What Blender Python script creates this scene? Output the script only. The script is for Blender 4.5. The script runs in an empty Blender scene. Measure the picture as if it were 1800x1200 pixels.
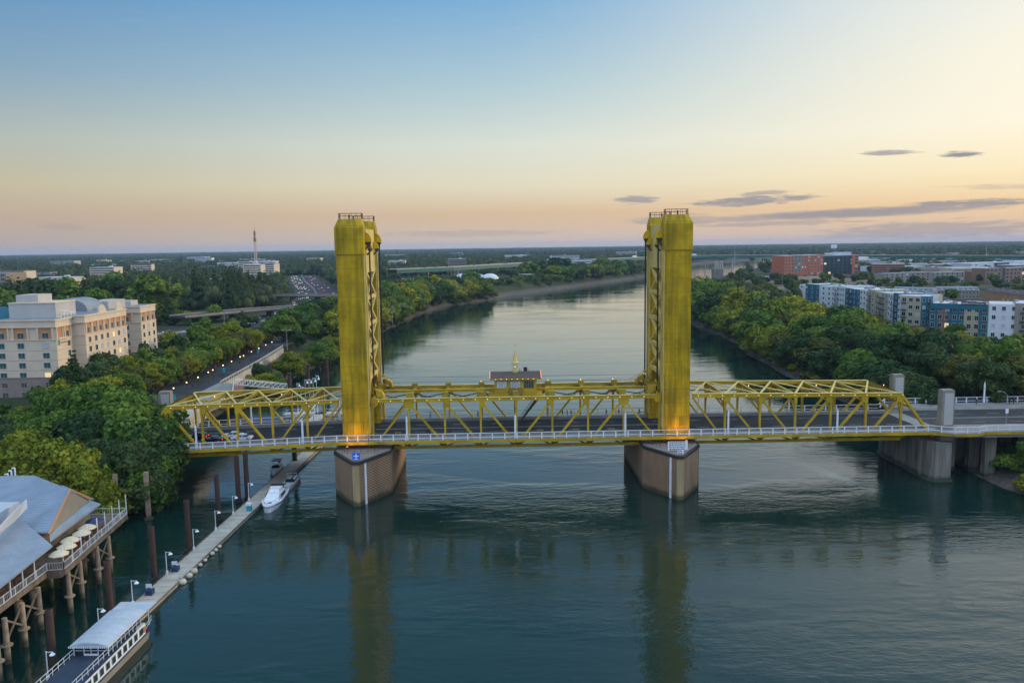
import bpy, bmesh, math, random
import numpy as np
from mathutils import Vector, Matrix
R_ = math.radians
SC = bpy.context.scene
COL = SC.collection
random.seed(7)

# ---------------------------------------------------------------- camera
CAM_H, CAM_Y, YAW, ROLL, FPX = 54.0, -177.0, R_(1.0), 0.0139, 1400.0
PITCH = math.atan(168 / FPX)
CAM_X = -math.tan(YAW + .0045) * 177
fw = Vector((math.sin(YAW) * math.cos(PITCH), math.cos(YAW) * math.cos(PITCH), -math.sin(PITCH)))
r0 = Vector((math.cos(YAW), -math.sin(YAW), 0)); u0 = r0.cross(fw)
rt = r0 * math.cos(ROLL) - u0 * math.sin(ROLL)
up = u0 * math.cos(ROLL) + r0 * math.sin(ROLL)
cam_d = bpy.data.cameras.new("camera"); cam = bpy.data.objects.new("camera", cam_d); COL.objects.link(cam)
cam.matrix_world = Matrix(((rt.x, up.x, -fw.x, CAM_X), (rt.y, up.y, -fw.y, CAM_Y), (rt.z, up.z, -fw.z, CAM_H), (0, 0, 0, 1)))
cam_d.sensor_width = 36; cam_d.lens = 36 * FPX / 1800; cam_d.clip_start = .5; cam_d.clip_end = 60000
SC.camera = cam

def ray(px, py): return fw + rt * ((px - 900) / FPX) + up * ((600 - py) / FPX)
def G(px, py, z=0.0):                       # point of the plan at height z that stands at a place in the photo
    d = ray(px, py); t = (z - CAM_H) / d.z; return Vector((CAM_X + d.x * t, CAM_Y + d.y * t, z))
def PY(px, py, y=0.0):
    d = ray(px, py); t = (y - CAM_Y) / d.y; return Vector((CAM_X + d.x * t, y, CAM_H + d.z * t))

# ---------------------------------------------------------------- colour helpers
def lin(r, g, b):
    f = lambda c: (c / 255 / 12.92) if c <= 10 else ((c / 255 + .055) / 1.055) ** 2.4
    return (f(r), f(g), f(b), 1)

# ---------------------------------------------------------------- world: low evening sky, sun just gone to the right
W = bpy.data.worlds.new("World"); SC.world = W; W.use_nodes = True
nt = W.node_tree; nt.nodes.clear(); N = nt.nodes.new; L = nt.links.new
SUN_AZ, SUN_EL = R_(66), R_(3.0)            # azimuth measured from +Y towards +X
def mth(op, a, b=None, c=None):
    n = N('ShaderNodeMath'); n.operation = op
    for i, v in enumerate((a, b, c)):
        if v is None: continue
        if isinstance(v, (int, float)): n.inputs[i].default_value = v
        else: L(v, n.inputs[i])
    return n.outputs[0]
def ramp(fac, stops):
    n = N('ShaderNodeValToRGB'); L(fac, n.inputs[0]); e = n.color_ramp.elements
    while len(e) < len(stops): e.new(.5)
    for i, (p, c) in enumerate(stops): e[i].position = p; e[i].color = c
    return n.outputs[0]
def mixc(f, a, b):
    n = N('ShaderNodeMix'); n.data_type = 'RGBA'
    if isinstance(f, (int, float)): n.inputs[0].default_value = f
    else: L(f, n.inputs[0])
    for i, v in ((6, a), (7, b)):
        if isinstance(v, tuple): n.inputs[i].default_value = v
        else: L(v, n.inputs[i])
    return n.outputs[2]
geo = N('ShaderNodeTexCoord'); sep = N('ShaderNodeSeparateXYZ'); L(geo.outputs['Generated'], sep.inputs[0])
el = mth('ARCSINE', sep.outputs[2]); az = mth('ARCTAN2', sep.outputs[0], sep.outputs[1])
eld = mth('MULTIPLY', el, 180 / math.pi); azd = mth('MULTIPLY', az, 180 / math.pi)
fac = mth('POWER', mth('DIVIDE', mth('MAXIMUM', eld, 0), 90), 0.5)    # 0..1, square-root elevation
def stp(d): return (max(d, 0) / 90) ** .5
left = ramp(fac, [(0, lin(162, 153, 154)), (stp(.6), lin(172, 160, 156)), (stp(2.3), lin(184, 166, 148)), (stp(4.2), lin(188, 180, 152)), (stp(7), lin(168, 178, 172)),
                  (stp(11), lin(126, 158, 182)), (stp(16.4), lin(86, 138, 186)), (stp(35), lin(74, 112, 146)), (1, lin(150, 172, 196))])
mid = ramp(fac, [(0, lin(196, 180, 172)), (stp(.6), lin(206, 186, 170)), (stp(2.3), lin(212, 184, 152)), (stp(4.2), lin(222, 214, 188)), (stp(7), lin(214, 220, 208)),
                 (stp(11), lin(174, 200, 210)), (stp(16.4), lin(124, 172, 210)), (stp(35), lin(78, 116, 148)), (1, lin(150, 172, 196))])
right = ramp(fac, [(0, lin(196, 176, 166)), (stp(.6), lin(214, 186, 164)), (stp(2.3), lin(240, 206, 158)), (stp(4.2), lin(250, 232, 190)), (stp(7), lin(253, 243, 218)),
                   (stp(11), lin(250, 243, 222)), (stp(16.4), lin(236, 238, 230)), (stp(35), lin(140, 172, 198)), (1, lin(150, 172, 196))])
mr = N('ShaderNodeMapRange'); mr.interpolation_type = 'SMOOTHSTEP'; L(azd, mr.inputs[0]); mr.inputs[1].default_value = -42; mr.inputs[2].default_value = 6
m2 = N('ShaderNodeMapRange'); m2.interpolation_type = 'SMOOTHSTEP'; L(azd, m2.inputs[0]); m2.inputs[1].default_value = -2; m2.inputs[2].default_value = 40
back = ramp(fac, [(0, lin(160, 174, 200)), (stp(10), lin(176, 194, 224)), (stp(30), lin(178, 198, 228)), (1, lin(150, 172, 196))])
m4 = N('ShaderNodeMapRange'); m4.interpolation_type = 'SMOOTHSTEP'; L(mth('ABSOLUTE', azd), m4.inputs[0]); m4.inputs[1].default_value = 75; m4.inputs[2].default_value = 125
sky = mixc(m4.outputs[0], mixc(m2.outputs[0], mixc(mr.outputs[0], left, mid), right), back)
# streaks of dark evening cloud, low on the right
mp = N('ShaderNodeCombineXYZ'); L(mth('MULTIPLY', azd, .34), mp.inputs[0]); L(mth('MULTIPLY', eld, 2.9), mp.inputs[1])
noi = N('ShaderNodeTexNoise'); L(mp.outputs[0], noi.inputs['Vector']); noi.inputs['Scale'].default_value = 1.6; noi.inputs['Detail'].default_value = 7; noi.inputs['Roughness'].default_value = .68
nz = mth('SUBTRACT', noi.outputs[0], .5)
def azel(px, py):
    d = ray(px, py).normalized(); return math.degrees(math.atan2(d.x, d.y)), math.degrees(math.asin(d.z))
mask = None
for (xa, ya, xb, yb, th, dens, *amp) in [(1075, 352, 1165, 350, 8, .75), (1200, 360, 1450, 345, 9, .85), (1290, 343, 1400, 336, 5, .6), (1225, 387, 1840, 357, 9, .85, 1.5), (1560, 362, 1880, 352, 7, .85),
                                   (1090, 390, 1270, 380, 9, .5), (1505, 270, 1620, 267, 5, .75), (1645, 272, 1735, 270, 6, .95), (1400, 412, 1900, 396, 16, .55), (1180, 398, 1560, 387, 5, .5), (1150, 392, 1420, 380, 7, .55), (1650, 330, 1900, 326, 4, .3),
                                   (640, 412, 1010, 408, 7, .3), (60, 398, 160, 400, 6, .25)]:
    (a0, e0), (a1, e1) = azel(xa, ya), azel(xb, yb)
    ca, ce, ha = (a0 + a1) / 2, (e0 + e1) / 2, (a1 - a0) / 2; sl = (e1 - e0) / (a1 - a0); he = th * 1.05 / FPX * 57.3
    u = mth('DIVIDE', mth('SUBTRACT', azd, ca), ha)
    v = mth('DIVIDE', mth('SUBTRACT', mth('SUBTRACT', eld, ce), mth('MULTIPLY', mth('SUBTRACT', azd, ca), sl)), he)
    d = mth('ADD', mth('MULTIPLY', u, u), mth('MULTIPLY', v, v))
    k = mth('ADD', mth('SUBTRACT', 1.0, d), mth('MULTIPLY', nz, amp[0] if amp else 3.3))
    m = N('ShaderNodeMapRange'); m.interpolation_type = 'SMOOTHSTEP'; L(k, m.inputs[0]); m.inputs[1].default_value = .0; m.inputs[2].default_value = .9; m.inputs[4].default_value = dens
    mask = m.outputs[0] if mask is None else mth('MAXIMUM', mask, m.outputs[0])
sky = mixc(mask, sky, lin(142, 140, 150))
wisp = N('ShaderNodeMapRange'); wisp.interpolation_type = 'SMOOTHSTEP'; L(noi.outputs[0], wisp.inputs[0]); wisp.inputs[1].default_value = .5; wisp.inputs[2].default_value = .8; wisp.inputs[4].default_value = .05
sky = mixc(wisp.outputs[0], sky, lin(255, 240, 210))
nis = N('ShaderNodeTexSky'); nis.sky_type = 'NISHITA'; nis.sun_disc = False; nis.sun_elevation = SUN_EL; nis.sun_rotation = SUN_AZ
bg1 = N('ShaderNodeBackground'); L(nis.outputs[0], bg1.inputs[0]); bg1.inputs[1].default_value = 0.05
# the unseen sky overhead and behind the camera is strengthened as added fill light
hi = N('ShaderNodeMapRange'); hi.interpolation_type = 'SMOOTHSTEP'; L(eld, hi.inputs[0]); hi.inputs[1].default_value = 33; hi.inputs[2].default_value = 60; hi.inputs[4].default_value = 1.0
stg = mth('ADD', mth('ADD', 1.1, mth('MULTIPLY', hi.outputs[0], 1.9)), mth('MULTIPLY', m4.outputs[0], .55))
bg2 = N('ShaderNodeBackground'); L(sky, bg2.inputs[0]); L(stg, bg2.inputs[1])
mx = N('ShaderNodeMixShader'); mx.inputs[0].default_value = .96; L(bg1.outputs[0], mx.inputs[1]); L(bg2.outputs[0], mx.inputs[2])
wo = N('ShaderNodeOutputWorld'); L(mx.outputs[0], wo.inputs[0])

# ---------------------------------------------------------------- sun: a soft warm afterglow from the right
sd = bpy.data.lights.new("sun", 'SUN'); sd.energy = 1.9; sd.angle = R_(16); sd.color = (1.0, .80, .56)
sun = bpy.data.objects.new("sun", sd); COL.objects.link(sun)
SE = R_(14)
sv = Vector((math.sin(SUN_AZ) * math.cos(SE), math.cos(SUN_AZ) * math.cos(SE), math.sin(SE)))
sun.rotation_euler = sv.to_track_quat('Z', 'Y').to_euler(); sun.location = (300, 100, 200)
SC.view_settings.view_transform = 'Standard'; SC.view_settings.look = 'None'; SC.view_settings.exposure = 0; SC.view_settings.gamma = 1
SC.render.engine = 'CYCLES'; SC.cycles.use_denoising = True
SC.cycles.max_bounces = 5; SC.cycles.diffuse_bounces = 2; SC.cycles.glossy_bounces = 3; SC.cycles.transmission_bounces = 2; SC.cycles.volume_bounces = 0

# ---------------------------------------------------------------- materials
MAT = {}
def mat(name, col, rough=.6, var=.18, scale=.6, bump=0., bscale=8., metal=0., col2=None, emit=None, estr=0., spec=.5, objrand=0., stretch=None):
    m = bpy.data.materials.new(name); m.use_nodes = True; t = m.node_tree; n = t.nodes; l = t.links; b = n['Principled BSDF']
    b.inputs['Roughness'].default_value = rough; b.inputs['Metallic'].default_value = metal; b.inputs['Specular IOR Level'].default_value = spec
    tc = n.new('ShaderNodeTexCoord'); vec = tc.outputs['Object']
    if stretch:
        mp_ = n.new('ShaderNodeMapping'); mp_.inputs['Scale'].default_value = stretch; l.new(vec, mp_.inputs[0]); vec = mp_.outputs[0]
    nz_ = n.new('ShaderNodeTexNoise'); nz_.inputs['Scale'].default_value = scale; nz_.inputs['Detail'].default_value = 5; nz_.inputs['Roughness'].default_value = .65; l.new(vec, nz_.inputs['Vector'])
    cr = n.new('ShaderNodeValToRGB'); l.new(nz_.outputs[0], cr.inputs[0])
    c = col[:3]; d = (col2 or tuple(x * (1 - var) for x in c))[:3]; h = tuple(min(x * (1 + var), 1) for x in c) if not col2 else c
    cr.color_ramp.elements[0].position = .34; cr.color_ramp.elements[1].position = .66
    cr.color_ramp.elements[0].color = (*d, 1); cr.color_ramp.elements[1].color = (*h, 1)
    out = cr.outputs[0]
    if objrand:
        oi = n.new('ShaderNodeObjectInfo'); hs = n.new('ShaderNodeHueSaturation'); l.new(out, hs.inputs['Color'])
        mm = n.new('ShaderNodeMapRange'); l.new(oi.outputs['Random'], mm.inputs[0]); mm.inputs[3].default_value = 1 - objrand; mm.inputs[4].default_value = 1 + objrand; l.new(mm.outputs[0], hs.inputs['Value']); out = hs.outputs[0]
    l.new(out, b.inputs['Base Color'])
    if bump:
        bn = n.new('ShaderNodeTexNoise'); bn.inputs['Scale'].default_value = bscale; bn.inputs['Detail'].default_value = 4; l.new(tc.outputs['Object'], bn.inputs['Vector'])
        bp = n.new('ShaderNodeBump'); bp.inputs['Strength'].default_value = bump; bp.inputs['Distance'].default_value = .1; l.new(bn.outputs[0], bp.inputs['Height']); l.new(bp.outputs[0], b.inputs['Normal'])
    if emit: b.inputs['Emission Color'].default_value = (*emit[:3], 1); b.inputs['Emission Strength'].default_value = estr
    MAT[name] = m; return m

mat('tower_gold', (.57, .35, .004), .6, .28, .22, .15, 3., spec=.25)
mat('gold_paint', (.46, .30, .012), .6, .28, .22, .15, 3., spec=.25)
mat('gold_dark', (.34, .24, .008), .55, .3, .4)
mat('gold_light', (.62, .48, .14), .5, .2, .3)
mat('asphalt', (.034, .038, .042), .9, .3, .25, .2, 20., spec=.15)
mat('old_asphalt', (.050, .053, .056), .9, .3, .12, .2, 20., spec=.15)
mat('sidewalk', (.23, .225, .21), .85, .18, .3, .2, 10.)
mat('white_paint', (.74, .76, .78), .5, .12, .8)
mat('road_paint', (.5, .5, .47), .7, .3, 2.)
mat('concrete', (.30, .275, .225), .85, .3, .35, .3, 4., col2=(.20, .18, .145))
mat('pale_concrete', (.42, .38, .31), .85, .2, .4, .2, 4.)
mat('stained_concrete', (.27, .25, .20), .9, .5, .5, .3, 4., col2=(.10, .092, .07), stretch=(1.6, 1.6, .18))
mat('dark_timber', (.03, .022, .018), .8, .4, 2.)
mat('timber', (.17, .125, .085), .85, .35, 1.2, .2, 6., stretch=(1, 1, .3))
mat('pile_concrete', (.33, .24, .16), .85, .3, .8, .2, 5.)
mat('rust', (.085, .038, .024), .85, .4, 1.0, .4, 8., col2=(.04, .022, .018), stretch=(1, 1, .35))
mat('dark_metal', (.025, .028, .03), .5, .2, 2.)
mat('black', (.010, .011, .012), .5, .2, 2.)
mat('grey_metal', (.28, .30, .32), .45, .15, 1.)
mat('blue_roof', (.26, .31, .37), .42, .12, .35, .1, 3.)
mat('boat_roof', (.42, .47, .52), .5, .10, .5, .1, 2.)
mat('navy', (.012, .035, .10), .5, .2, 1.)
mat('blue_deck', (.02, .035, .06), .7, .2, 1.)
mat('cream_wall', (.64, .52, .38), .8, .07, .25)
mat('grey_wall', (.45, .43, .40), .8, .08, .25)
mat('orange_wall', (.50, .24, .10), .8, .1, .3)
mat('stone_wall', (.25, .20, .165), .85, .15, .5)
mat('tan_wall', (.26, .21, .145), .8, .1, .5)
mat('glass', (.015, .035, .042), .12, .4, .12, spec=.8)
mat('teal_glass', (.03, .10, .11), .15, .4, .2, spec=.8)
mat('pale_curtain', (.42, .46, .50), .5, .25, 2.5)
mat('teal_roof', (.02, .14, .18), .5, .15, .5)
mat('grey_roof', (.22, .24, .26), .7, .2, .2)
mat('white_roof', (.50, .53, .56), .6, .12, .2)
mat('brown_roof', (.10, .068, .055), .8, .25, 2.)
mat('white_wall', (.62, .64, .66), .75, .06, .3)
mat('blue_wall', (.010, .12, .18), .6, .1, .3)
mat('dark_blue_wall', (.010, .075, .12), .6, .1, .3)
mat('beige_wall', (.40, .36, .24), .75, .06, .3)
mat('brick_red', (.21, .12, .095), .85, .15, .8)
mat('hot_orange', (.46, .135, .06), .7, .12, .3)
mat('brick_brown', (.30, .16, .10), .85, .15, .5)
mat('taupe_wall', (.28, .25, .20), .8, .1, .3)
mat('sign_green', (.0, .28, .17), .5, .05, 1.)
mat('sign_white', (.75, .78, .80), .5, .04, 1.)
mat('sign_blue', (.0, .10, .55), .5, .04, 1., emit=(.0, .10, .55), estr=.25)
mat('teal_cloth', (.0, .30, .36), .7, .1, 1.)
mat('tarp_blue', (.01, .05, .22), .6, .25, 1.)
mat('cream_cloth', (.62, .52, .34), .8, .1, 1.)
mat('skin', (.38, .22, .15), .6, .1, 3.)
mat('cloth_dark', (.02, .022, .03), .8, .2, 3., objrand=.6)
mat('cloth_red', (.35, .03, .025), .8, .2, 3.)
mat('cloth_pale', (.5, .45, .42), .8, .2, 3.)
mat('tyre', (.012, .012, .013), .8, .1, 3.)
mat('car_white', (.68, .70, .72), .25, .03, 1.)
mat('car_silver', (.32, .34, .38), .25, .03, 1., metal=.4)
mat('car_black', (.012, .012, .015), .2, .05, 1.)
mat('car_red', (.30, .02, .015), .25, .05, 1.)
mat('car_blue', (.02, .06, .16), .25, .05, 1.)
mat('tail_light', (.5, .02, .01), .4, .05, 1., emit=(1, .06, .02), estr=3.)
mat('head_light', (.9, .85, .7), .3, .05, 1., emit=(1, .82, .5), estr=5.)
mat('lamp_glow', (.9, .8, .55), .3, .05, 1., emit=(1.0, .62, .20), estr=4.)
mat('bulb_white', (.9, .85, .75), .3, .05, 1., emit=(1.0, .85, .62), estr=7.)
mat('bulb_small', (.9, .8, .55), .3, .05, 1., emit=(1.0, .66, .26), estr=1.8)
mat('neon_red', (.9, .3, .2), .4, .05, 1., emit=(1.0, .22, .12), estr=1.6)
mat('dirt', (.15, .12, .085), .95, .4, .03, .3, 1.)
mat('foliage_hull', (.5, .48, .44), .6, .1, 1.)
mat('lit_pane', (.6, .5, .3), .4, .1, 1., emit=(1.0, .66, .30), estr=.7)
mat('fender', (.5, .45, .36), .6, .2, 3.)

def _mulnode(t, a_, b_):
    q = t.nodes.new('ShaderNodeMix'); q.data_type = 'RGBA'; q.blend_type = 'MULTIPLY'; q.inputs[0].default_value = 1; t.links.new(a_, q.inputs[6]); t.links.new(b_, q.inputs[7]); return q.outputs[2]
def seams(name, direction, width, dark=.6, thick=.07):      # standing seams, planks, boards
    t = MAT[name].node_tree; b = t.nodes['Principled BSDF']; s = b.inputs['Base Color'].links[0].from_socket; tc = t.nodes.new('ShaderNodeTexCoord'); sx = t.nodes.new('ShaderNodeSeparateXYZ'); t.links.new(tc.outputs['Object'], sx.inputs[0])
    m = t.nodes.new('ShaderNodeMath'); m.operation = 'PINGPONG'; t.links.new(sx.outputs[direction], m.inputs[0]); m.inputs[1].default_value = width / 2
    r = t.nodes.new('ShaderNodeMapRange'); t.links.new(m.outputs[0], r.inputs[0]); r.inputs[1].default_value = thick * .5; r.inputs[2].default_value = thick; r.inputs[3].default_value = dark; r.inputs[4].default_value = 1
    t.links.new(_mulnode(t, s, r.outputs[0]), b.inputs['Base Color'])
def tide(name, z0=.5, z1=1.5, col=(.25, .30, .22, 1)):      # weed and silt left by the river at its waterline
    t = MAT[name].node_tree; b = t.nodes['Principled BSDF']; s = b.inputs['Base Color'].links[0].from_socket; g = t.nodes.new('ShaderNodeNewGeometry'); sx = t.nodes.new('ShaderNodeSeparateXYZ'); t.links.new(g.outputs['Position'], sx.inputs[0])
    q = t.nodes.new('ShaderNodeTexNoise'); q.inputs['Scale'].default_value = .9; q.inputs['Detail'].default_value = 5; t.links.new(g.outputs['Position'], q.inputs['Vector'])
    ad = t.nodes.new('ShaderNodeMath'); ad.operation = 'MULTIPLY_ADD'; t.links.new(q.outputs[0], ad.inputs[0]); ad.inputs[1].default_value = -1.6; t.links.new(sx.outputs[2], ad.inputs[2])
    r = t.nodes.new('ShaderNodeMapRange'); t.links.new(ad.outputs[0], r.inputs[0]); r.inputs[1].default_value = z0 - .8; r.inputs[2].default_value = z1 - .8
    mx_ = t.nodes.new('ShaderNodeMix'); mx_.data_type = 'RGBA'; t.links.new(r.outputs[0], mx_.inputs[0]); mx_.inputs[6].default_value = col; mx_.inputs[7].default_value = (1, 1, 1, 1); t.links.new(_mulnode(t, s, mx_.outputs[2]), b.inputs['Base Color'])
seams('blue_roof', 1, .62, .72, .09); seams('boat_roof', 1, 1.3, .82, .07); seams('pale_concrete', 1, 2.4, .6, .10); seams('boat_roof', 0, 1.2, .88, .05)
for k in ('pile_concrete', 'stained_concrete', 'rust', 'concrete'): tide(k)

# ---------------------------------------------------------------- mesh builder
class MB:
    def __init__(s): s.v = []; s.f = []; s.cuts = []
    def cut(s): s.cuts.append((len(s.v), len(s.f))); return s   # what follows is the next separate piece
    def add(s, vs, fs):
        o = len(s.v); s.v += [tuple(p) for p in vs]; s.f += [tuple(i + o for i in q) for q in fs]; return s
    def box(s, cx, cy, cz, sx, sy, sz, rz=0.):
        c, n = math.cos(rz), math.sin(rz); vs = []
        for dz in (-.5, .5):
            for dx, dy in ((-.5, -.5), (.5, -.5), (.5, .5), (-.5, .5)):
                x, y = dx * sx, dy * sy; vs.append((cx + x * c - y * n, cy + x * n + y * c, cz + dz * sz))
        return s.add(vs, [(3, 2, 1, 0), (4, 5, 6, 7), (0, 1, 5, 4), (1, 2, 6, 5), (2, 3, 7, 6), (3, 0, 4, 7)])
    def bx(s, x0, x1, y0, y1, z0, z1): return s.box((x0 + x1) / 2, (y0 + y1) / 2, (z0 + z1) / 2, x1 - x0, y1 - y0, z1 - z0)
    def bar(s, p, q, w, h=None, upv=(0, 0, 1)):
        p, q = Vector(p), Vector(q); d = (q - p); d.normalize(); h = h or w; u = Vector(upv)
        if abs(d.dot(u)) > .95: u = Vector((0, 1, 0))
        a = d.cross(u).normalized(); b = a.cross(d).normalized(); vs = []
        for e in (p, q):
            for i, j in ((-1, -1), (1, -1), (1, 1), (-1, 1)): vs.append(e + a * (i * w / 2) + b * (j * h / 2))
        return s.add(vs, [(0, 1, 2, 3), (7, 6, 5, 4), (4, 5, 1, 0), (5, 6, 2, 1), (6, 7, 3, 2), (7, 4, 0, 3)])
    def tube(s, p, q, r, r2=None, n=8, caps=True):
        p, q = Vector(p), Vector(q); d = (q - p).normalized(); r2 = r if r2 is None else r2
        u = Vector((0, 0, 1)) if abs(d.z) < .9 else Vector((1, 0, 0)); a = d.cross(u).normalized(); b = d.cross(a); vs = []
        for e, rr in ((p, r), (q, r2)):
            for k in range(n): t = 2 * math.pi * k / n; vs.append(e + a * (rr * math.cos(t)) + b * (rr * math.sin(t)))
        fs = [(k, (k + 1) % n, n + (k + 1) % n, n + k) for k in range(n)]
        if caps: fs += [tuple(range(n))[::-1], tuple(range(n, 2 * n))]
        return s.add(vs, fs)
    def lathe(s, prof, c=(0, 0, 0), n=12):
        vs = []; fs = []
        for (r, z) in prof:
            for k in range(n): t = 2 * math.pi * k / n; vs.append((c[0] + r * math.cos(t), c[1] + r * math.sin(t), c[2] + z))
        for i in range(len(prof) - 1):
            for k in range(n): fs.append((i * n + k, i * n + (k + 1) % n, (i + 1) * n + (k + 1) % n, (i + 1) * n + k))
        fs += [tuple(range(n))[::-1], tuple(range((len(prof) - 1) * n, len(prof) * n))]
        return s.add(vs, fs)
    def ball(s, c, r, n=8, sz=1.):
        m = n // 2; return s.lathe([(max(r * math.sin(math.pi * i / m), .001), -r * sz * math.cos(math.pi * i / m)) for i in range(m + 1)], c, n)
    def prism(s, poly, z0, z1):
        n = len(poly); vs = [(x, y, z0) for x, y in poly] + [(x, y, z1) for x, y in poly]
        return s.add(vs, [tuple(range(n))[::-1], tuple(range(n, 2 * n))] + [(i, (i + 1) % n, n + (i + 1) % n, n + i) for i in range(n)])
    def extr(s, pts, vec):                  # closed outline of 3-D points pushed along vec
        n = len(pts); v = Vector(vec); vs = [Vector(p) for p in pts] + [Vector(p) + v for p in pts]
        return s.add(vs, [tuple(range(n))[::-1], tuple(range(n, 2 * n))] + [(i, (i + 1) % n, n + (i + 1) % n, n + i) for i in range(n)])
    def loft(s, rings, caps=True):
        n = len(rings[0]); vs = [p for r in rings for p in r]; fs = []
        for i in range(len(rings) - 1):
            for k in range(n): fs.append((i * n + k, i * n + (k + 1) % n, (i + 1) * n + (k + 1) % n, (i + 1) * n + k))
        if caps: fs += [tuple(range(n))[::-1], tuple(range((len(rings) - 1) * n, len(rings) * n))]
        return s.add(vs, fs)
    def build(s, name, m, parent=None, world=False, smooth=False, recalc=True):
        if s.cuts:
            cs = [(0, 0)] + [c for c in s.cuts] + [(len(s.v), len(s.f))]; last = None
            for (v0, f0), (v1, f1) in zip(cs[:-1], cs[1:]):
                if v1 > v0:
                    q = MB(); q.v = s.v[v0:v1]; q.f = [tuple(i - v0 for i in g) for g in s.f[f0:f1]]; last = q.build(name, m, parent, world, smooth, recalc)
            return last
        off = Vector((0, 0, 0))
        if world and parent is not None:
            q = parent
            while q is not None: off += q.location; q = q.parent
        me = bpy.data.meshes.new(name); me.from_pydata([tuple(Vector(p) - off) for p in s.v], [], s.f)
        if recalc:
            bm = bmesh.new(); bm.from_mesh(me); bmesh.ops.recalc_face_normals(bm, faces=bm.faces); bm.to_mesh(me); bm.free()
        me.materials.append(MAT[m] if isinstance(m, str) else m)
        if smooth: me.shade_smooth()
        o = bpy.data.objects.new(name, me); COL.objects.link(o); o.parent = parent; return o

def thing(name, label, cat, loc=(0, 0, 0), rz=0., group=None):
    o = bpy.data.objects.new(name, None); COL.objects.link(o); o.location = loc; o.rotation_euler = (0, 0, rz); o.empty_display_size = .5
    o['label'] = label; o['category'] = cat
    if group: o['group'] = group
    return o
def tag(o, label, cat, group=None, kind=None):
    o['label'] = label; o['category'] = cat
    if group: o['group'] = group
    if kind: o['kind'] = kind
    return o
def struct(o): o['kind'] = 'structure'; return o
def dup(root, loc, rz=0., label=None, group=None, scale=None):
    r = root.copy(); COL.objects.link(r); r.location = loc; r.rotation_euler = (0, 0, rz)
    if label: r['label'] = label
    if group: r['group'] = group
    if scale: r.scale = scale if isinstance(scale, tuple) else (scale,) * 3
    for ch in KIDS(root):
        c = ch.copy(); COL.objects.link(c); c.parent = r
        for g in KIDS(ch): d = g.copy(); COL.objects.link(d); d.parent = c
    return r
_K = {}
def KIDS(o):
    if o.name not in _K: _K[o.name] = [x for x in COL.objects if x.parent == o]
    return _K[o.name]
def lerp(a, b, t): return a + (b - a) * t
ORD = ['first', 'second', 'third', 'fourth', 'fifth', 'sixth', 'seventh', 'eighth', 'ninth', 'tenth', 'eleventh', 'twelfth', 'thirteenth', 'fourteenth', 'fifteenth',
       'sixteenth', 'seventeenth', 'eighteenth', 'nineteenth', 'twentieth']
# ================================================================ river and land
LB = [(-112, -500), (-104, -120), (-100, 40), (-97, 90), (-90, 190), (-80, 330), (-76, 381), (-69, 459), (-55, 540), (-34, 585), (-12, 629), (3, 681), (19, 707), (55, 776), (142, 940), (228, 1109), (246, 1149), (290, 1330), (385, 1640), (560, 1980), (900, 2450), (1700, 3400)]
RB = [(122, -500), (112, -80), (108, -20), (108, 10), (115, 100), (115, 148), (117, 181), (124, 244), (128, 284), (126, 345), (132, 420), (156, 540), (240, 760), (330, 1000), (450, 1250), (620, 1540), (900, 1930), (1700, 2650)]
def pdist(P, line):
    best = np.full(P.shape[0], 1e9)
    for (x0, y0), (x1, y1) in zip(line[:-1], line[1:]):
        a = np.array((x0, y0)); d = np.array((x1 - x0, y1 - y0), float); t = np.clip(((P - a) @ d) / (d @ d), 0, 1)
        best = np.minimum(best, np.hypot(*(P - a - t[:, None] * d).T))
    return best
def river_sd(P):                            # > 0 on land
    poly = LB + RB[::-1]; x, y = P[:, 0], P[:, 1]; ins = np.zeros(len(P), bool)
    for (x0, y0), (x1, y1) in zip(poly, poly[1:] + poly[:1]):
        if y0 == y1: continue
        c = ((y0 > y) != (y1 > y)) & (x < (x1 - x0) * (y - y0) / (y1 - y0) + x0); ins ^= c
    d = np.minimum(pdist(P, LB), pdist(P, RB)); return np.where(ins, -d, d)
def hash2(x, y): return np.modf(np.abs(np.sin(x * 12.9898 + y * 78.233) * 43758.5453))[0]
def vnoise(x, y):
    xi, yi = np.floor(x), np.floor(y); u, v = x - xi, y - yi; u = u * u * (3 - 2 * u); v = v * v * (3 - 2 * v)
    return (hash2(xi, yi) * (1 - u) + hash2(xi + 1, yi) * u) * (1 - v) + (hash2(xi, yi + 1) * (1 - u) + hash2(xi + 1, yi + 1) * u) * v
def land_z(P):
    d = river_sd(P); x, y = P[:, 0], P[:, 1]; D = np.hypot(x, y + 177)
    wid = np.where(x > 60, 16, 15) + D * .012
    wid = np.where((x < -40) & (y < 45), 13, wid); wid = np.minimum(wid, 24); wid = np.where(y > 300, 10., wid)
    n = vnoise(x / 9, y / 9) - .5
    t = np.clip((d + n * 3) / wid, -1, 1)
    z = np.where(t > 0, 9.2 * t ** .8, 3.5 * t)
    z = z + np.where(t > .3, n * .5 * (D > 330), 0)
    return z
ys = list(np.arange(-420, 430, 4.)); st = 4.
while ys[-1] < 12300: st *= 1.03; ys.append(ys[-1] + st)
xs = list(np.arange(0, 232, 4.)); st = 4.
while xs[-1] < 11000: st *= 1.04; xs.append(xs[-1] + st)
xs = [-a for a in xs[:0:-1]] + xs
XX, YY = np.meshgrid(xs, ys); P = np.stack([XX.ravel(), YY.ravel()], 1); Z = land_z(P)
nx, ny = len(xs), len(ys)
idx = np.arange(nx * ny).reshape(ny, nx); F_ = np.stack([idx[:-1, :-1], idx[:-1, 1:], idx[1:, 1:], idx[1:, :-1]], -1).reshape(-1, 4)
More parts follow.
